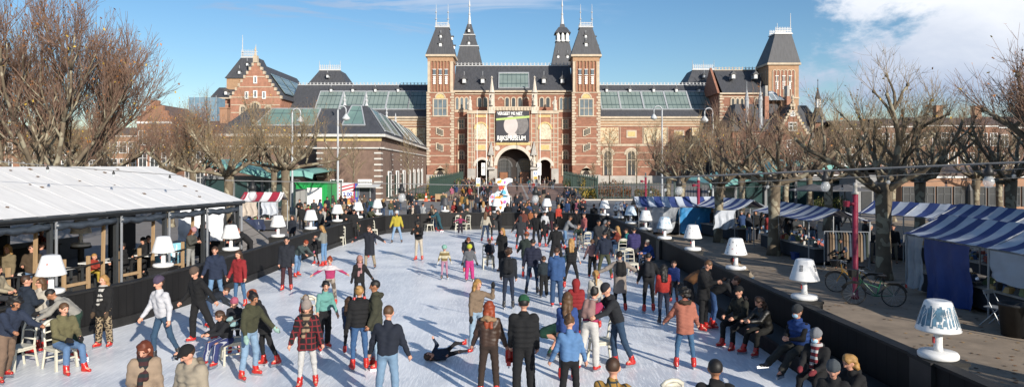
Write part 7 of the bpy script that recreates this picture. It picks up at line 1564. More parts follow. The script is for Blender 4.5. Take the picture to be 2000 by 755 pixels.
    for n in 'rl':
        ops, (a, f, dn) = boot_ops(J, n, s, feet)
        sk_ = part('skate' if 'skate' in feet else 'shoe', ('ft' + n, feet) + kb, lambda: ops, fm, c=min(cell, .022 if cell < .04 else .04))
        if 'skate' in feet and Y < 50:
            bk = ('blade' + n,) + kb
            if bk not in MESHC:
                b = MB(); p = a + dn * .10 * s; b.obox(tuple(p - f * .09 * s + dn * .018), tuple(p + f * .17 * s + dn * .018), .012, .05, up=tuple(-dn)); b.obox(tuple(p - f * .06 * s - dn * .01), tuple(p + f * .13 * s - dn * .01), .03, .03, up=tuple(-dn)); me = bpy.data.meshes.new('blade'); me.from_pydata(b.v, [], b.f); me.materials.append(BLADE); MESHC[bk] = me
            o = bpy.data.objects.new('blade', MESHC[bk]); COL.objects.link(o); o.parent = sk_
    if extra:
        for e in extra:
            if e == 'shades': part('sunglasses', ('shades',) + kb, lambda: [('e', J['head'] + J['hf'] * .092 * hs + J['hx'] * sd * .034 * hs + J['hu'] * .014, (.028, .014, .02)) for sd in (-1, 1)], BLKSK, c=.012)
            if e[0] == 'mask': part('face_mask', ('mask',) + kb, lambda: [('e', J['head'] + J['hf'] * .068 * hs - J['hu'] * .045 * hs, (.062 * hs, .052 * hs, .052 * hs))], mat('mask_blue', (.35, .55, .68), .7), c=.014)
            if e[0] == 'print':
                b = MB(); c = J['chest'] + J['fw'] * (.128 * s + .006) + J['u'] * .03; col = e[1]; b.box(c[0] - .09, c[1] - .01, c[2] - .07, c[0] + .09, c[1] + .0, c[2] + .07); b.build('print', cloth(col, 'camo', '#8a1a10'), root)
            if e[0] == 'fur': part('fur_trim', ('fur',) + kb, lambda: [('c', J['neck'] - J['fw'] * .09 + v3(sd * .09, 0, 0), J['neck'] - J['fw'] * .11 + v3(0, 0, .0), .045, .05) for sd in (-1, 1)] + [('wr', .012)], cloth(e[1]))
            if e[0] in ('backpack', 'shoulderbag'):
                bp_ = thing(e[0] if e[0] == 'backpack' else 'shoulder_bag', e[2], 'backpack' if e[0] == 'backpack' else 'bag', (X, Y, Z), R(face)); c = J['chest'] - J['fw'] * .19 * s
                if e[0] == 'backpack':
                    me = net_mesh('bag_body', [('c', c + J['u'] * .10 * s + v3(sd * .06, 0, 0), c - J['u'] * .16 * s + v3(sd * .07, 0, 0), .075 * s, .095 * s) for sd in (-1, 1)] + [('c', c - J['fw'] * .06 - J['u'] * .1 - v3(.05, 0, 0), c - J['fw'] * .06 - J['u'] * .1 + v3(.05, 0, 0), .06, .06)], .02)
                    o = bpy.data.objects.new('bag_body', me); o.data.materials[0] = cloth(e[1]); COL.objects.link(o); o.parent = bp_
                    for n, sd in (('r', -1), ('l', 1)): b = MB(); h = J['sh' + n] - v3(sd * .05, 0, 0) * s; b.tube([tuple(c + J['u'] * .1 * s + v3(sd * .06, 0, 0)), tuple(h - J['fw'] * .05 + J['u'] * .085 * s), tuple(h + J['fw'] * .08 + J['u'] * .05 * s), tuple(J['chest'] + J['fw'] * .14 * s + v3(sd * .1, 0, -.05)), tuple(J['chest'] + v3(sd * .19 * s, 0, -.1 * s)), tuple(c - J['u'] * .16 * s + v3(sd * .1, 0, 0))], .016, 5); b.build('strap', cloth(e[1]), bp_)
                else:
                    b = MB(); q = J['pel'] + v3(e[3] * .24 * s, 0, .08); b.box(q[0] - .05, q[1] - .14, q[2] - .12, q[0] + .05, q[1] + .14, q[2] + .1); b.build('bag_body', cloth(e[1]), bp_); b = MB(); b.tube([tuple(q + v3(0, -.12, .1)), tuple(J['sh' + ('r' if e[3] > 0 else 'l')] + J['u'] * .08), tuple(q + v3(0, .12, .1))], .01, 4); b.build('strap', cloth(e[1]), bp_)
    return root
# ---------------------------------------------------------------- skaters, front to back
P = person; FR_ = ('fur', '#8a7a66')
P(283, 663, 'woman with long auburn hair in tan coat over plaid scarf, bottom left', 1.68, 20, 'look', ('longcoat', '#b39a80'), ('slim', '#23232a'), ('long', 'au'), head_at=True, scarf=('#4a2326', '#1d2c30'), feet='skate')
P(378, 668, 'man in black cap and beige padded jacket at the bottom left', 1.80, -25, 'look', ('puffer', '#b5a892'), ('jeans', '#2b3038'), ('short', 'br'), hat=('cap', '#101012'), head_at=True, fem=False, extra=[FR_])
P(14, 745, 'person in denim jacket and brown trousers leaning over at the left edge', 1.72, 70, 'push', ('jacket', '#26344e'), ('baggy', '#8a6f5a'), ('curly', 'bk'), skin=1, fem=False)
P(52, 690, 'man in navy coat and grey trousers seen from behind at the left barrier', 1.76, 150, 'talk', ('coat', '#1b2a3d'), ('baggy', '#5b5f66'), ('short', 'br'), fem=False)
P(80, 684, 'young woman in cream fleece at the left barrier beside the man in navy', 1.66, -20, 'talk', ('jacket', '#cfc6b6'), ('slim', '#6b7079'), ('long', 'lb'))
P(122, 722, 'man in khaki jacket and jeans sitting on a white chair', 1.80, 62, 'sit', ('jacket', '#76704a'), ('jeans', '#5f86b4'), ('short', 'lb'), fem=False, mitts='#15151a')
P(150, 700, 'man in grey sweater and green trousers bending over a child', 1.78, -70, 'bend2', ('sweater', '#a8a49a'), ('jeans', '#274a38'), ('short', 'bk'), skin=1, fem=False, mitts='#15151a')
P(128, 688, 'small child with light brown hair held by the man in grey sweater', 1.05, 10, 'stand', ('jacket', '#8a6b52'), ('jeans', '#5a1f25'), ('short', 'lb'), fem=False)
P(203, 678, 'blonde woman in black coat, checked scarf and leopard print trousers', 1.68, -8, 'stand', ('coat', '#141416'), ('baggy', '#b59f7c', 'spots', '#2b2018'), ('bob', 'bl'), scarf=('#d8d4cc', '#2a2a2a'), mitts='#5a4632')
P(318, 705, 'young man in white printed sweatshirt and purple beanie on black skates', 1.86, -28, 'skate', ('sweater', '#dcdce2'), ('slim', '#2f5474'), ('short', 'br'), hat=('beanie', '#544560'), feet='bskate', fem=False)
P(388, 667, 'man in black jacket and brown beanie lunging with legs apart', 1.80, -30, 'lunge', ('jacket', '#111216'), ('baggy', '#16161a'), ('short', 'br'), hat=('beanie', '#6a5648'), fem=False)
P(408, 640, 'child in jeans crouching behind the man in black jacket', 1.25, 120, 'bend', ('jacket', '#1e2836'), ('jeans', '#3c587c'), ('short', 'br'), fem=False)
P(421, 594, 'man in navy parka and light jeans holding a hand with the red coat', 1.80, 12, 'skate', ('coat', '#1f2f4c'), ('jeans', '#6f9cc6'), ('short', 'br'), fem=False)
P(468, 599, 'woman in bright red coat and jeans near the pavilion', 1.70, -15, 'lowarms', ('coat', '#a3121c'), ('slim', '#3f6f9c'), ('long', 'br'))
P(560, 567, 'tall man in long dark navy coat and maroon trousers', 1.82, 8, 'stand', ('coat', '#1e2431'), ('jeans', '#4a2028'), ('short', 'bk'), fem=False)
P(581, 541, 'person in grey green jumper and jeans leaning on the left barrier', 1.62, 60, 'bend2', ('sweater', '#4a5a5a'), ('jeans', '#6f97c2'), ('short', 'rd'), fem=False)
P(633, 520, 'blonde woman in grey jumper and light jeans facing left', 1.74, -100, 'phone', ('sweater', '#8f9089'), ('slim', '#6c9ccb'), ('long', 'bl'))
P(617, 517, 'child in black jacket with pink gloves beside the blonde in jeans', 1.2, -60, 'reach', ('jacket', '#17181c'), ('slim', '#1c1d22'), ('short', 'br'), mitts='#d8688a', fem=False)
P(645, 597, 'girl in pink and white hoodie with arms spread', 1.48, 5, 'armsout', ('sweater', '#c22a6c', 'hstripe', '#e0d8dc'), ('jeans', '#b0a294', 'camo', '#6b5d52'), ('bun', 'rd'))
P(702, 592, 'girl in black coat and dusty pink beanie with pink scarf', 1.45, 20, 'glide', ('coat', '#151417'), ('slim', '#101014'), ('long', 'br'), hat=('beanie', '#b98478'), scarf=('#c08a8a',), mitts='#121216')
P(633, 683, 'girl in mint jumper and black trousers reaching out a hand', 1.60, 40, 'reach', ('sweater', '#6fb5ab'), ('baggy', '#101218'), ('pony', 'bk'))
P(600, 757, 'woman in black and red plaid coat, grey bobble hat and white trousers', 1.66, 6, 'lowarms', ('coat', '#15151b', 'plaid', '#8d1a24'), ('slim', '#d9d8d6'), ('long', 'br'), hat=('pompom', '#a59890'), scarf=('#b09272', '#3a3028'))
P(598, 655, 'toddler in red jacket riding on a white chair', .95, 0, 'sit', ('jacket', '#a01a24'), ('slim', '#20242e'), ('short', 'bl'), fem=False, zbase=.1)
P(487, 738, 'woman in olive hooded jacket, pale jeans and mint gloves', 1.74, 62, 'glide', ('hoodie', '#47482f'), ('jeans', '#8db1d2'), ('bun', 'bk'), skin=1, mitts='#a9d2c4')
P(444, 712, 'girl in dark jacket and blue striped trousers sitting on a white chair', 1.45, -35, 'sitlow', ('jacket', '#171a22'), ('baggy', '#2c3a78', 'vstripe', '#c8ccd8'), ('long', 'br'))
P(458, 690, 'child in pink hat behind the seated girl in striped trousers', 1.2, 10, 'stand', ('jacket', '#23252e'), ('slim', '#1c1d24'), ('short', 'br'), hat=('beanie', '#c45c78'), fem=False)
P(517, 716, 'person in orange beanie and long black coat pushing a chair', 1.66, -60, 'push', ('coat', '#17181b'), ('slim', '#14151a'), ('short', 'rd'), hat=('beanie', '#b5562a'), fem=False, mitts='#9cc4c4')
P(702, 722, 'woman in black padded jacket and blue jeans with fair hair tied back', 1.74, 205, 'talk', ('puffer', '#15161a'), ('slim', '#35659a'), ('bun', 'bl'), mitts='#101014')
P(733, 718, 'man in olive parka and pale jeans facing the woman in black', 1.84, -75, 'stand', ('coat', '#41422f'), ('jeans', '#9bb9d2'), ('short', 'bk'), skin=1, fem=False, extra=[('fur', '#3a3a2a')])
P(682, 690, 'child in dark blue coat hidden behind the woman in black padded jacket', 1.25, 170, 'stand', ('coat', '#27406a'), ('slim', '#20222c'), ('long', 'br'))
P(757, 598, 'man in navy fleece and washed jeans seen from behind, bottom centre left', 1.82, 176, 'lowarms', ('sweater', '#182235'), ('jeans', '#7fa3c4'), ('short', 'lb'), head_at=True, fem=False)
P(722, 525, 'man in flapping dark coat and beige trousers with arm stretched out', 1.80, -10, 'armsout', ('longcoat', '#1d2230'), ('jeans', '#ad9c80'), ('short', 'br'), fem=False, feet='bskate', extra=['shades'])
P(724, 503, 'child in dark blue behind the man with the flapping coat', 1.3, 20, 'skate', ('jacket', '#1f2c48'), ('slim', '#20242c'), ('short', 'br'), fem=False)
P(775, 474, 'person in bright yellow jacket and white beanie with light jeans', 1.76, 3, 'wide', ('puffer', '#c9b51c'), ('jeans', '#8fb2d6'), ('short', 'bk'), hat=('beanie', '#d9d9d6'), feet='bskate', skin=1, fem=False)
P(818, 508, 'young man in black hoodie and cream trousers', 1.78, -12, 'chinhold', ('hoodie', '#141519'), ('jeans', '#d2c6b2'), ('curly', 'bk'), skin=1, fem=False)
P(868, 545, 'child in mint helmet and patterned cream jumper with pink leggings', 1.24, 5, 'lowarms', ('sweater', '#d8cfae', 'wave', '#8a7440'), ('slim', '#c48aa6'), ('none', 'br'), hat=('helmet', '#8fc9b8'), feet='bskate', fem=False, mitts='#d8d8d8')
P(917, 549, 'child in yellow helmet, grey top and hot pink snow trousers', 1.32, 3, 'lowarms', ('jacket', '#6b6e74'), ('snow', '#d61f86'), ('none', 'br'), hat=('helmet', '#d3d814'), feet='bskate', fem=False, mitts='#17181c')
P(913, 531, 'adult in navy coat right behind the child with yellow helmet', 1.62, 8, 'bend2', ('coat', '#16202f'), ('jeans', '#2d4a66'), ('short', 'au'), fem=False, extra=[FR_])
P(956, 523, 'boy in navy jacket and beige trousers sitting on a chair', 1.38, 8, 'sit', ('jacket', '#141d2e'), ('jeans', '#b7aa92'), ('short', 'bl'), feet='bskate', fem=False)
P(981, 531, 'woman with long fair hair in black coat behind the seated boy', 1.74, -35, 'talk', ('longcoat', '#101013'), ('slim', '#101013'), ('long', 'bl'), feet='bskate', extra=['shades'])
P(993, 602, 'person with curly brown hair, dark jacket and black backpack', 1.78, 178, 'stand', ('jacket', '#151c28'), ('slim', '#1d2b42'), ('curly', 'br'), feet='bskate', fem=False, extra=[('backpack', '#0e1118', 'black backpack of the curly haired skater')])
P(1040, 574, 'man in quilted navy jacket with pale collar gliding away', 1.84, 168, 'skate', ('puffer', '#1d2440'), ('slim', '#26405e'), ('short', 'bk'), feet='bskate', fem=False)
P(1028, 543, 'person in dark green coat and orange beanie behind the quilted jacket', 1.74, 175, 'skate2', ('coat', '#26352f'), ('slim', '#2b4664'), ('short', 'br'), hat=('beanie', '#b3502a'), fem=False)
P(1087, 597, 'man in bright blue hooded parka and blue trousers', 1.76, 178, 'stand', ('coat', '#2f5c96'), ('baggy', '#2e5480'), ('short', 'br'), fem=False, mitts='#15171c', skin=0)
P(1062, 580, 'child in dark clothes next to the blue hooded parka', 1.3, 190, 'stand', ('jacket', '#20303a'), ('baggy', '#121418'), ('short', 'br'), feet='bskate', fem=False)
P(1116, 562, 'woman with long blonde hair in black padded gilet over white sleeves', 1.72, 176, 'wide', ('gilet', '#131519'), ('slim', '#121317'), ('long', 'bl'), inner='#d4d4d8', extra=[('shoulderbag', '#123a48', 'dark teal shoulder bag of the woman in padded gilet', 1)])
P(1157, 541, 'child in dusty pink hoodie and black trousers', 1.42, 178, 'lowarms', ('hoodie', '#b88884'), ('baggy', '#101116'), ('short', 'lb'), fem=False, mitts='#222a38')
P(1181, 545, 'man in navy jacket and olive trousers with legs apart', 1.80, 182, 'wide', ('jacket', '#16253f'), ('jeans', '#4a4f34'), ('short', 'bk'), fem=False)
P(1211, 608, 'woman in long taupe coat with small black backpack', 1.74, 184, 'armsout', ('longcoat', '#a3958a'), ('slim', '#121318'), ('bun', 'bk'), extra=[('backpack', '#0d0d10', 'small black backpack on the taupe coat')], mitts='#14141a')
P(1267, 609, 'person in black jacket with grey backpack beside the red jacket', 1.70, 176, 'reach', ('jacket', '#16171c'), ('slim', '#15161b'), ('short', 'bk'), fem=False, extra=[('backpack', '#22252c', 'dark grey backpack worn over the black jacket')])
P(1296, 632, 'girl in bright red jacket with long dark hair and black skates', 1.58, 180, 'stand', ('jacket', '#cc2414'), ('slim', '#1d2540'), ('long', 'bk'), feet='bskate')
P(1338, 718, 'woman in peach coat with fur collar and jeans seen from behind', 1.66, 172, 'glide', ('coat', '#c2725a'), ('slim', '#3b6c96'), ('curly', 'bk'), fem=True, extra=[('fur', '#4a3826')])
P(930, 680, 'woman in tan jacket and pale jeans shading her eyes with one hand', 1.66, 40, 'handup', ('jacket', '#8f7860'), ('jeans', '#9dbcd6'), ('long', 'bl'), feet='wshoe', mitts='#17171b')
P(955, 590, 'woman with long red hair, brown leather jacket and brown trousers', 1.74, 176, 'lowarms', ('jacket', '#4a3122', 'leather'), ('jeans', '#3a2920'), ('long', 'rd'), head_at=True, extra=[('fur', '#b08a60')])
P(1023, 580, 'tall man in black padded jacket and green beanie at the bottom centre', 1.88, 180, 'stand', ('puffer', '#111318'), ('baggy', '#101116'), ('short', 'bk'), hat=('beanie', '#145a38'), head_at=True, fem=False)
P(1062, 700, 'person in dark green suit crouching with hands on the ice', 1.55, 70, 'crawl', ('jacket', '#0e4a38'), ('jeans', '#0e4a38'), ('bob', 'bk'), feet='bskate', mitts='#0f0f12')
P(1113, 618, 'woman with fair bun in light blue jumper and black trousers', 1.68, 184, 'lowarms', ('sweater', '#5d90c8'), ('slim', '#101116'), ('bun', 'lb'), head_at=True)
P(1108, 572, 'woman in royal blue jumper with brown hair', 1.72, 172, 'stand', ('sweater', '#274f9a'), ('slim', '#1c2434'), ('long', 'lb'), head_at=True)
P(1125, 548, 'child in dark red jacket with hood', 1.42, 175, 'stand', ('puffer', '#a01218'), ('slim', '#16171c'), ('short', 'br'), hat=('hood', '#a01218'), head_at=True, fem=False)
P(1163, 529, 'girl in cream fleece with fair ponytail', 1.50, 182, 'stand', ('jacket', '#d6cfbf'), ('slim', '#5a6a80'), ('pony', 'bl'), head_at=True)
P(1152, 722, 'woman in magenta jumper, patterned scarf and white trousers', 1.72, 150, 'push', ('sweater', '#b5205c'), ('baggy', '#dedcd8'), ('bun', 'bk'), scarf=('#cfcfc8', '#2b2d30'), extra=[('backpack', '#a8827c', 'dusty pink backpack of the woman in white trousers')])
P(1206, 716, 'man in dark hoodie and jeans leaning over a white chair', 1.80, -75, 'push', ('hoodie', '#1d2129'), ('jeans', '#27496a'), ('none', 'bk'), hat=('beanie', '#22242c'), fem=False)
P(1197, 700, 'man in yellow plaid shirt at the bottom edge', 1.82, 160, 'stand', ('sweater', '#b0842c', 'plaid', '#2c3a3c'), ('jeans', '#2b3a52'), ('short', 'br'), head_at=True, fem=False)
P(1397, 703, 'man in black jumper with cropped dark hair at the bottom edge', 1.80, 178, 'stand', ('jacket', '#0f1014'), ('jeans', '#16181e'), ('short', 'bk'), head_at=True, fem=False, skin=1)
P(1447, 674, 'man in black cap and olive jumper sitting on the dark ledge', 1.80, -62, 'sit', ('sweater', '#26271c'), ('jeans', '#101014'), ('short', 'bk'), hat=('cap', '#0e0e10'), fem=False)
P(1497, 690, 'woman with long brown hair and black leather jacket sitting on the ledge', 1.70, -70, 'sitlow', ('jacket', '#16150f', 'leather'), ('jeans', '#15140f'), ('long', 'br'))
P(1564, 728, 'man in blue gilet, grey beanie and face mask sitting with stretched legs', 1.80, -65, 'sitlong', ('gilet', '#174a96'), ('baggy', '#3a3a34'), ('short', 'lb'), hat=('beanie', '#3c3f42'), feet='bskate', fem=False, inner='#101013', extra=[('mask',)])
P(1597, 648, 'person in pale grey beanie and face mask sitting beside the blue gilet', 1.65, -50, 'sit', ('jacket', '#16171b'), ('jeans', '#111216'), ('short', 'br'), hat=('beanie', '#8a8d94'), fem=False, head_at=True, extra=[('mask',)], scarf=('#8a2430', '#d0d0d0'), mitts='#8a2430')
P(1628, 712, 'person in grey hood looking at a phone at the bottom right', 1.62, -30, 'sit', ('jacket', '#1b1d20'), ('jeans', '#101014'), ('short', 'br'), hat=('beanie', '#5a6268'), fem=False, head_at=True)
P(1680, 687, 'blonde woman in black jacket at the bottom right', 1.70, -75, 'sitlow', ('jacket', '#121216'), ('jeans', '#101014'), ('bob', 'bl'), head_at=True)
P(1392, 640, 'person in tight jeans bending towards the ledge', 1.74, 70, 'bend', ('jacket', '#202226'), ('slim', '#335c94'), ('short', 'br'), fem=True)
P(1374, 645, 'tall man in black coat looking down at a phone', 1.84, 55, 'phone', ('coat', '#131418'), ('jeans', '#121317'), ('short', 'lb'), fem=False)
P(1344, 612, 'person in tan jacket bending over behind the peach coat', 1.66, 110, 'bend', ('jacket', '#8a5a2c'), ('jeans', '#1b1c22'), ('short', 'gy'), fem=False)
P(1316, 590, 'child in blue jacket at the foot of the right barrier', 1.25, -20, 'stand', ('jacket', '#1b3f8c'), ('jeans', '#1c2030'), ('short', 'br'), fem=False)
P(1400, 472, 'man in beige fleece leaning on the outside of the right barrier', 1.74, -110, 'bend2', ('sweater', '#c2ae92'), ('jeans', '#6f90b0'), ('short', 'br'), fem=False, xyz=(7.2, 20.6, 0), feet='shoe', skin=1)
P(1385, 478, 'child in orange jacket beside the man in beige fleece', 1.3, -80, 'stand', ('jacket', '#c8401c'), ('jeans', '#2a2c34'), ('short', 'lb'), fem=False, xyz=(7.15, 21.6, 0), feet='shoe')
P(1238, 530, 'man in purple padded jacket and grey trousers seen from behind', 1.78, 178, 'stand', ('puffer', '#3a3472'), ('baggy', '#343740'), ('short', 'bk'), fem=False)
P(1272, 466, 'grey haired woman in blue jacket sitting against the barrier', 1.7, -60, 'sitlow', ('jacket', '#1d4a9a'), ('jeans', '#2c3444'), ('short', 'gy'), head_at=True, fem=True)
P(1262, 477, 'small child held by the woman in blue jacket', 1.0, -40, 'stand', ('jacket', '#a08060'), ('slim', '#33373f'), ('short', 'rd'), head_at=True, fem=False)
P(1166, 507, 'man in dark hooded coat pushing towards the right', 1.80, 40, 'reach', ('coat', '#23272e'), ('jeans', '#20242c'), ('short', 'bk'), fem=False, skin=1)
P(1170, 421, 'man in grey jumper leaning on the right barrier bend', 1.74, 90, 'bend2', ('sweater', '#5f6265'), ('jeans', '#3a3c44'), ('short', 'bk'), fem=False, head_at=True)
P(1188, 431, 'person in grey beanie and black leather jacket at the right barrier', 1.66, -90, 'phone', ('jacket', '#18181b', 'leather'), ('jeans', '#1c1d24'), ('long', 'br'), hat=('beanie', '#8c8e92'), head_at=True)
P(1208, 443, 'woman with fair hair in rust red jumper sitting at the barrier', 1.66, -120, 'sit', ('jacket', '#8a3420'), ('jeans', '#2c3e5c'), ('long', 'bl'), head_at=True)
P(1225, 447, 'person in turquoise and lime jacket sitting at the barrier', 1.66, -100, 'sit', ('jacket', '#10888c', 'hstripe', '#9ab81c'), ('jeans', '#20242c'), ('short', 'br'), head_at=True, fem=False)
P(1086, 520, 'man in black jumper and black trousers in the middle of the rink', 1.80, 178, 'wide', ('hoodie', '#101115'), ('baggy', '#0f1014'), ('short', 'bk'), fem=False)
P(1047, 482, 'man in black long sleeved top looking sideways', 1.82, -20, 'lowarms', ('sweater', '#0f1014'), ('jeans', '#14151a'), ('short', 'lb'), fem=False)
P(1064, 463, 'child in white hoodie with dark jeans', 1.50, 178, 'skate', ('hoodie', '#d8d9dc'), ('slim', '#1b2638'), ('short', 'br'), fem=False)
P(1074, 461, 'person in dark padded jacket and maroon trousers', 1.74, 160, 'stand', ('puffer', '#1a1d26'), ('jeans', '#4c1a2c'), ('short', 'bl'), fem=True)
P(1091, 448, 'woman in bright orange red jacket by the far barrier', 1.62, 10, 'stand', ('jacket', '#d43a1c'), ('slim', '#141519'), ('bob', 'bl'))
P(1104, 487, 'person in light grey jumper, light jeans and sunglasses', 1.76, 80, 'push', ('sweater', '#8e9196'), ('slim', '#6c97c4'), ('short', 'br'), fem=False, skin=1)
P(1127, 470, 'man in black jacket and grey jeans at the right bend', 1.80, -30, 'reach', ('jacket', '#121318'), ('jeans', '#5b6068'), ('short', 'bk'), fem=False)
P(1141, 478, 'woman in salmon pink jacket beside the man in black jacket', 1.68, -60, 'stand', ('jacket', '#b8605e'), ('jeans', '#38507a'), ('short', 'br'), fem=True, extra=['shades'])
P(1132, 487, 'child in dark green jacket by a white chair', 1.30, -20, 'push', ('jacket', '#2a4034'), ('baggy', '#9a968c'), ('short', 'lb'), fem=False)
P(1061, 482, 'child in black hooded coat near the middle of the rink', 1.35, 150, 'armsout', ('coat', '#101116'), ('slim', '#14151a'), ('short', 'bk'), hat=('hood', '#101116'), fem=False)
P(1022, 466, 'woman in rust brown jacket with cap turned backwards', 1.72, 170, 'lunge', ('jacket', '#6e3426'), ('jeans', '#30343c'), ('short', 'bk'), hat=('cap', '#1a1a1c'), fem=True)
P(1016, 487, 'person in dark grey hooded coat with one arm out', 1.66, 178, 'glide', ('coat', '#2b2e35'), ('slim', '#2a2d34'), ('short', 'bk'), hat=('hood', '#2b2e35'), fem=False)
P(976, 468, 'woman in cap and black jacket with long fair hair', 1.72, -70, 'phone', ('jacket', '#15161b'), ('slim', '#111217'), ('long', 'lb'), hat=('cap', '#17181c'))
P(948, 472, 'woman with long brown hair and cream bag jacket by the far chairs', 1.70, 168, 'skate', ('jacket', '#c8bda8'), ('jeans', '#2b405e'), ('long', 'lb'))
P(957, 470, 'young woman in black jacket close to the cream jacket', 1.68, 20, 'stand', ('jacket', '#131418'), ('slim', '#15161c'), ('long', 'br'))
P(899, 456, 'little girl in magenta snow suit with arms out', 1.12, 10, 'armsout', ('jacket', '#9c1a58'), ('snow', '#2b1a30'), ('short', 'rd'), feet='bskate', fem=True)
P(857, 452, 'person in teal overall pushing a chair to the left', 1.50, -80, 'push', ('coat', '#1a5664'), ('baggy', '#1a5664'), ('short', 'br'), fem=False)
P(846, 450, 'woman in tan coat with brown hair at the far chairs', 1.68, -60, 'reach', ('coat', '#a08c74'), ('jeans', '#41648c'), ('long', 'br'))
P(826, 448, 'man in pale jumper and black trousers standing at the far barrier', 1.78, 150, 'stand', ('sweater', '#c2c6c8'), ('slim', '#121317'), ('short', 'bk'), fem=False)
P(806, 451, 'woman in black with long cream scarf at the far left bend', 1.74, 10, 'lowarms', ('jacket', '#15161a'), ('baggy', '#16171c'), ('short', 'bk'), fem=True, scarf=('#d8c8b4',))
P(690, 471, 'man in black coat and cap at the left bend of the barrier', 1.80, 30, 'reach', ('coat', '#15161a'), ('jeans', '#15161b'), ('short', 'br'), hat=('cap', '#15151a'), fem=False)
P(697, 469, 'small child in olive jacket and purple hat', 1.1, 10, 'stand', ('jacket', '#4a4a34'), ('jeans', '#2a2c34'), ('short', 'br'), hat=('beanie', '#4a2a7c'), fem=False)
P(720, 455, 'person in olive coat with hood leaning over a chair', 1.66, 60, 'push', ('coat', '#4c5038'), ('jeans', '#4c6c94'), ('short', 'bk'), hat=('hood', '#1c1c1e'), fem=False)
P(707, 452, 'child in grey jacket next to the olive coat', 1.35, 20, 'stand', ('jacket', '#43474c'), ('jeans', '#4c6c94'), ('short', 'br'), fem=False)
for q_, (px, c, lab) in enumerate(((882, '#20243a', 'child in dark purple coat against the far barrier'), (890, '#5c5a48', 'person in khaki coat sitting at the far barrier'), (902, '#24489c', 'child in bright blue jacket at the far barrier'), (912, '#2b3a2c', 'person in dark green jacket behind the far white chairs'))):
    P(px, 447, lab, 1.2 + .2 * (q_ % 2), 10 + q_ * 20, ('stand', 'sit', 'stand', 'stand')[q_], ('jacket', c), ('slim', '#1a1c24'), ('short', 'br'), fem=False)
for q_, (px, c, lab) in enumerate(((1026, '#181a20', 'person in black jacket at the far barrier'), (1036, '#a8602c', 'child in orange brown jacket at the far barrier'), (1160, '#17181d', 'person in black coat at the dark right bend'))):
    P(px, 449, lab, 1.7 - .4 * (q_ == 1), 180, 'stand', ('jacket', c), ('jeans', '#23262e'), ('short', 'br'), fem=False)
ly = person(880, 700, 'girl in dark denim jacket lying on the ice with one skate raised', 1.12, 0, 'lie', ('jacket', '#1f3048'), ('slim', '#17181f'), ('long', 'br'), xyz=(-2.15, 15.2, .19))
ly.rotation_euler = (Matrix.Rotation(R(32), 3, 'Z') @ Matrix.Rotation(R(-92), 3, 'Y') @ Matrix.Rotation(R(58), 3, 'Z')).to_euler(); ly.location = (gx(922, 15.5), 15.45, .17)
def phone_of(p_, lab, off):
    t = thing('phone', lab, 'phone', tuple(p_.location), p_.rotation_euler.z); m = MB(); m.box(-.035 + off[0], -.005 + off[1], off[2] - .07, .035 + off[0], .005 + off[1], off[2] + .07); m.build('phone_body', BLKSK, t)
# ---------------------------------------------------------------- white skating chairs
CHW = mat('cream_plastic', (.50, .48, .40), .45, .05, 3)
def chair(px, py, face, label, sc=1.0):
    Y = gY(py, .03); t = thing('skating_chair', label, 'chair', (gx(px, Y), Y, .03), R(face), 'white chairs on the ice'); t.scale = (sc,) * 3
    m = MB(); m.box(-.22, -.22, .42, .22, .22, .46); m.box(-.2, -.2, .38, .2, .2, .42); m.build('seat', CHW, t)
    for sx in (-1, 1):
        m = MB(); m.obox((sx * .21, -.24, 0), (sx * .19, -.19, .42), .045, .045); m.build('leg', CHW, t)
        m = MB(); m.tube([(sx * .21, .27, 0), (sx * .19, .2, .44), (sx * .19, .24, .75), (sx * .17, .29, .92)], [.026, .024, .022, .022], 6); m.build('leg', CHW, t)
    m = MB(); m.tube([(-.19, .285, .90), (-.1, .30, .955), (0, .305, .97), (.1, .30, .955), (.19, .285, .90)], .035, 8); m.tube([(-.18, .25, .74), (0, .26, .76), (.18, .25, .74)], .018, 6); m.box(-.15, .285, .86, .15, .305, .93); m.tube([(-.19, .22, .58), (.19, .22, .58)], .018, 6); m.build('backrest', CHW, t, True)
    m = MB(); m.box(-.2, -.21, .2, .2, -.19, .23); m.box(-.2, .23, .2, .2, .25, .23); m.build('stretcher', CHW, t)
for a in ((36, 718, -20, 'empty white chair at the left edge of the rink'), (118, 717, 62, 'white chair under the man in khaki jacket'), (598, 658, 5, 'white chair carrying the toddler in red', 1), (455, 705, -150, 'white chair under the girl in striped trousers'), (665, 478, 0, 'empty white chair at the left barrier'), (728, 462, 30, 'white chair held by the person in olive coat'), (838, 451, -60, 'white chair pushed by the teal overall'), (896, 450, 10, 'left one of two white chairs at the far barrier'), (910, 449, -30, 'right one of two white chairs at the far barrier'), (950, 458, 160, 'white chair behind the cream jacket at the far barrier'), (953, 524, 8, 'white chair under the seated boy in navy'), (1143, 490, 200, 'white chair beside the child in dark green'), (1213, 507, 190, 'grey white chair beside the dark hooded coat'), (1176, 705, -75, 'white chair under the leaning man in dark hoodie', 1.05), (1233, 535, 10, 'white chair before the man in purple jacket'), (1334, 880, 20, 'white chair with only its back post in view at the bottom edge')): chair(*a)
# red object in hand of brown leather jacket
t = thing('skate_in_hand', 'pair of red skate boots held between the leather jacket and black padded jacket', 'skates', (.0 - .02, 12.75, .62)); m = MB(); m.lathe([(0, 0), (.06, 0), (.07, .1), (.06, .26), (0, .26)], (-.04, 0, 0), 10); m.lathe([(0, 0), (.06, 0), (.07, .1), (.06, .26), (0, .26)], (.07, 0, 0.01), 10); m.box(-.08, -.2, -.01, -.0, .05, .07); m.box(.03, -.2, 0, .11, .05, .08); m.build('boot', REDSK, t); m = MB(); m.box(-.055, -.2, -.05, -.025, .08, -.01); m.box(.055, -.2, -.04, .085, .08, 0); m.build('blade', BLADE, t)
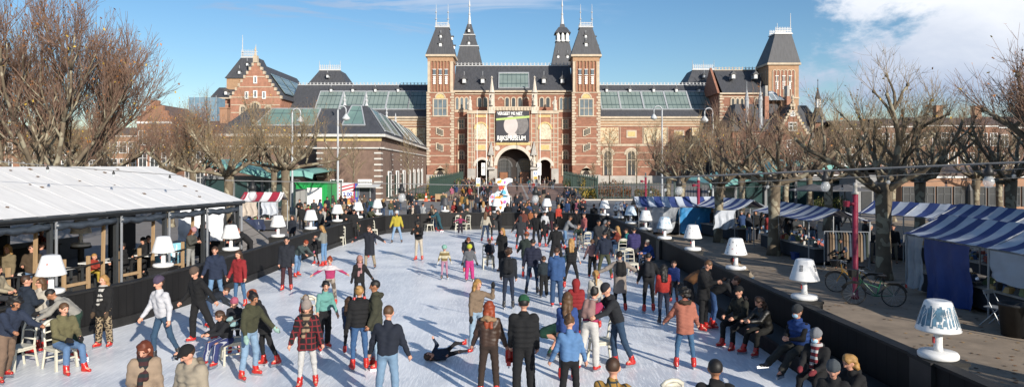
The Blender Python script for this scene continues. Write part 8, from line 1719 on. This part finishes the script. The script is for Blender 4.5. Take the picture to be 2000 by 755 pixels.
# ---------------------------------------------------------------- pavilion guests
for (x, y, f, pose, c, lc, hr, lab, kw) in ((-.25, -.2, 95, 'sit', '#b5a88c', '#33363e', ('short', 'br'), 'man in cream jumper and glasses seated near the first lamp', {}), (1.55, .75, 15, 'talk', '#574530', '#6f97c4', ('short', 'br'), 'man in brown open coat and sunglasses standing behind the left barrier', dict(extra=['shades'])),
    (1.25, 1.3, 10, 'stand', '#8a7a5a', '#33363e', ('long', 'bl'), 'blonde woman half hidden behind the brown open coat', {}), (2.15, 1.1, -30, 'stand', '#1c2740', '#33363e', ('short', 'br'), 'man in dark navy jacket behind the brown open coat', {}),
    (5.0, .9, -60, 'sit', '#15161a', '#15161a', ('short', 'bk'), 'man in black coat and sunglasses seated at a white table', dict(extra=['shades'])), (3.95, 1.1, 80, 'sit', '#b03018', '#c8a820', ('short', 'bl'), 'small child in red and yellow at the white table', dict(H_=1.2)),
    (6.6, 1.6, -20, 'sit', '#1b1c22', '#1b1c22', ('long', 'bk'), 'dark haired woman seated deep in the pavilion', {}), (7.1, 1.9, 30, 'sit', '#22252e', '#1b1c22', ('short', 'bk'), 'dark haired man seated beside the dark haired woman', {}),
    (7.3, .2, 75, 'phone', '#55564f', '#a8a8a4', ('long', 'au'), 'woman in grey tweed coat and pink beanie at the pavilion front', dict(hat=('beanie', '#d49aa0'))), (8.7, .7, -20, 'phone', '#2b3648', '#2b3648', ('short', 'rd'), 'bearded man in orange beanie at the end of the pavilion', dict(hat=('beanie', '#d8501c'))),
    (9.8, 1.7, 160, 'stand', '#151619', '#151619', ('short', 'lb'), 'person in black jumper at the pavilion corner', {}), (10.9, 1.3, 200, 'stand', '#c8c0b8', '#4a4c54', ('short', 'br'), 'man in white and red top behind the corner lamp', {}), (9.75, -.55, -60, 'bend2', '#1a1b20', '#1a1b20', ('short', 'rd'), 'red haired man in black coat leaning on the barrier by the corner lamp', {}),
    (-1.6, 1.6, 60, 'stand', '#191a20', '#191a20', ('short', 'bk'), 'barely visible guest deep in the dark left bay', {}), (5.4, 5.0, 150, 'stand', '#7a1c1c', '#191a20', ('short', 'bk'), 'guest in dark red jacket deep in the pavilion', {}), (3.2, 5.4, 20, 'stand', '#244a70', '#191a20', ('short', 'br'), 'guest in blue jacket deep in the pavilion', {})):
    q = at_pav(x, y); hh = kw.pop('H_', 1.75); P(0, 0, lab, hh, f, pose, ('jacket', c), ('jeans', lc), hr, xyz=q, feet='shoe', cell=.026, group='pavilion guests', **kw)
# ---------------------------------------------------------------- crowds outside the rink
rng = random.Random(77)
CC = [('#15161a', 'black'), ('#1f2736', 'navy'), ('#3a3f44', 'dark grey'), ('#6a5a48', 'brown'), ('#a8957c', 'beige'), ('#4a4c34', 'olive'), ('#c8c4bc', 'white'), ('#9a1f1c', 'red'), ('#1e5a5c', 'teal'), ('#7a7d82', 'grey'), ('#24487c', 'blue'), ('#b8862c', 'mustard'), ('#b8607c', 'pink')]
LC = [('#1b1d24', 'dark trousers'), ('#3a5478', 'blue jeans'), ('#7f9fc0', 'pale jeans'), ('#a09078', 'beige trousers')]
HR = [('short', 'br'), ('short', 'bk'), ('long', 'br'), ('long', 'bl'), ('short', 'gy'), ('long', 'bk')]
def crowd(zone, spots, where, cell, poses=('stand', 'walk', 'walk2', 'pockets', 'phone', 'talk'), kinds=('jacket', 'coat'), dark=.5, faces=None, grp=None):
    spots = sorted(spots)
    ords = {}
    for i, (px, Y) in enumerate(spots):
        cc = CC[rng.randrange(3)] if rng.random() < dark else CC[rng.randrange(len(CC))]; lc = rng.choice(LC); hr = rng.choice(HR); f = rng.choice(faces) if faces else rng.choice((0, 20, -30, 90, -90, 180, 160, 200))
        key = (cc[1], lc[1]); ords[key] = ords.get(key, 0) + 1; n = ords[key]; on = ('', 'second ', 'third ', 'fourth ', 'fifth ', 'sixth ', 'seventh ', 'eighth ', 'ninth ', 'tenth ', 'eleventh ', 'twelfth ')[min(n - 1, 11)]
        lab = '%sperson in %s coat, %s, %s' % ((on + 'from left, ') if on else 'leftmost ', cc[1], lc[1], where)
        P(0, 0, lab, 1.74 if hr[0] == 'short' else 1.68, f, rng.choice(poses), (rng.choice(kinds), cc[0]), ('jeans', lc[0]), hr, xyz=(gx(px, Y), Y, 0), feet='shoe', cell=cell, group=grp or ('people ' + where))
zn = [(rng.gauss(918, 16), F * H / (rng.uniform(366, 392) - HY)) for _ in range(60)]
crowd('path', [(px, Y) for px, Y in zn if 880 < px < 958], 'in the path crowd', .05)
crowd('arch', [(rng.uniform(905, 1095), rng.uniform(118, 152)) for _ in range(46)], 'before the museum arch', .055, dark=.4)
crowd('midpath', [(1047, 74.5), (1052, 75.5), (1062, 80), (1035, 100), (1042, 106), (1010, 110), (990, 112), (1075, 118), (958, 96), (952, 90), (947, 92)], 'on the mid path', .05, dark=.75)
crowd('pathR', [(1103, 76), (1109, 75), (1117, 78), (1124, 77), (1112, 84), (1105, 90)], 'by the path fence', .05)
crowd('farwall', [(887, 49.5), (898, 49), (929, 48), (944, 50), (953, 48.2), (962, 48.5), (991, 48), (1003, 48.3), (1012, 49), (1017, 50.5), (1023, 48.5), (1030, 51), (1033, 48.6), (1045, 49), (1108, 52), (1113, 53.5), (1128, 53), (1134, 52), (1140, 51.5), (1205, 48), (1219, 50), (1224, 46), (1239, 45), (1246, 44), (1176, 54)], 'behind the far barrier', .042, faces=(0, 0, 15, -20, 180, 170), poses=('stand', 'phone', 'pockets', 'crossed', 'talk'))
zl = [(572, 36), (590, 45), (596, 48), (602, 46), (609, 44), (618, 41), (622, 45), (627, 40), (631, 43), (636, 47), (641, 39), (645, 44), (650, 46), (655, 50), (662, 52), (668, 54), (672, 50), (678, 46), (683, 42), (688, 49), (694, 52), (700, 48), (706, 52), (711, 47), (716, 50), (724, 54), (748, 54), (763, 52), (770, 53), (777, 54), (782, 64), (796, 66), (804, 64), (812, 66), (640, 56), (652, 60), (665, 60), (676, 59), (690, 60), (703, 61), (712, 62), (586, 52), (660, 41), (667, 43), (675, 40), (699, 44), (815, 49), (800, 50), (624, 54), (614, 52)]
crowd('plaza', [(rng.uniform(865, 1145), rng.uniform(51, 66)) for _ in range(34)], 'on the plaza before the path', .045)
crowd('left', [(px + rng.uniform(-2, 2), Y) for px, Y in zl], 'near the food stands', .042, dark=.6, poses=('stand', 'phone', 'pockets', 'crossed', 'talk', 'walk'))
zr_ = [(1392, 42), (1400, 41), (1432, 40), (1450, 39), (1462, 38), (1475, 40), (1488, 39), (1500, 38), (1530, 38), (1538, 36), (1545, 38), (1560, 37.5), (1568, 39), (1578, 38), (1590, 39), (1634, 41), (1690, 33), (1700, 30), (1744, 30), (1830, 33), (1536, 34), (1552, 35.5), (1500, 45), (1440, 45), (1655, 47), (1860, 32), (1390, 47), (1585, 36)]
crowd('right', zr_, 'among the right stalls', .042, dark=.85, poses=('stand', 'phone', 'pockets', 'talk', 'walk'))
P(1641, 512, 'woman in denim blue jacket sitting on a folding chair by the crimson mast', 1.68, -25, 'sitlow', ('jacket', '#2b3f58'), ('jeans', '#14151a'), ('short', 'bk'), xyz=(gx(1641, 28.3), 28.3, 0), feet='shoe', skin=1)
t = thing('folding_stool', 'folding stool under the woman in denim blue jacket', 'stool', (gx(1641, 28.3), 28.35, 0)); m = MB(); m.box(-.2, -.18, .40, .2, .2, .43); m.build('seat', BDARK, t)
for sx in (-.18, .18):
    for sy in (-.15, .17): m = MB(); m.tube([(sx, sy, 0), (sx, -sy * .3, .4)], .012, 5); m.build('leg', STEEL, t)
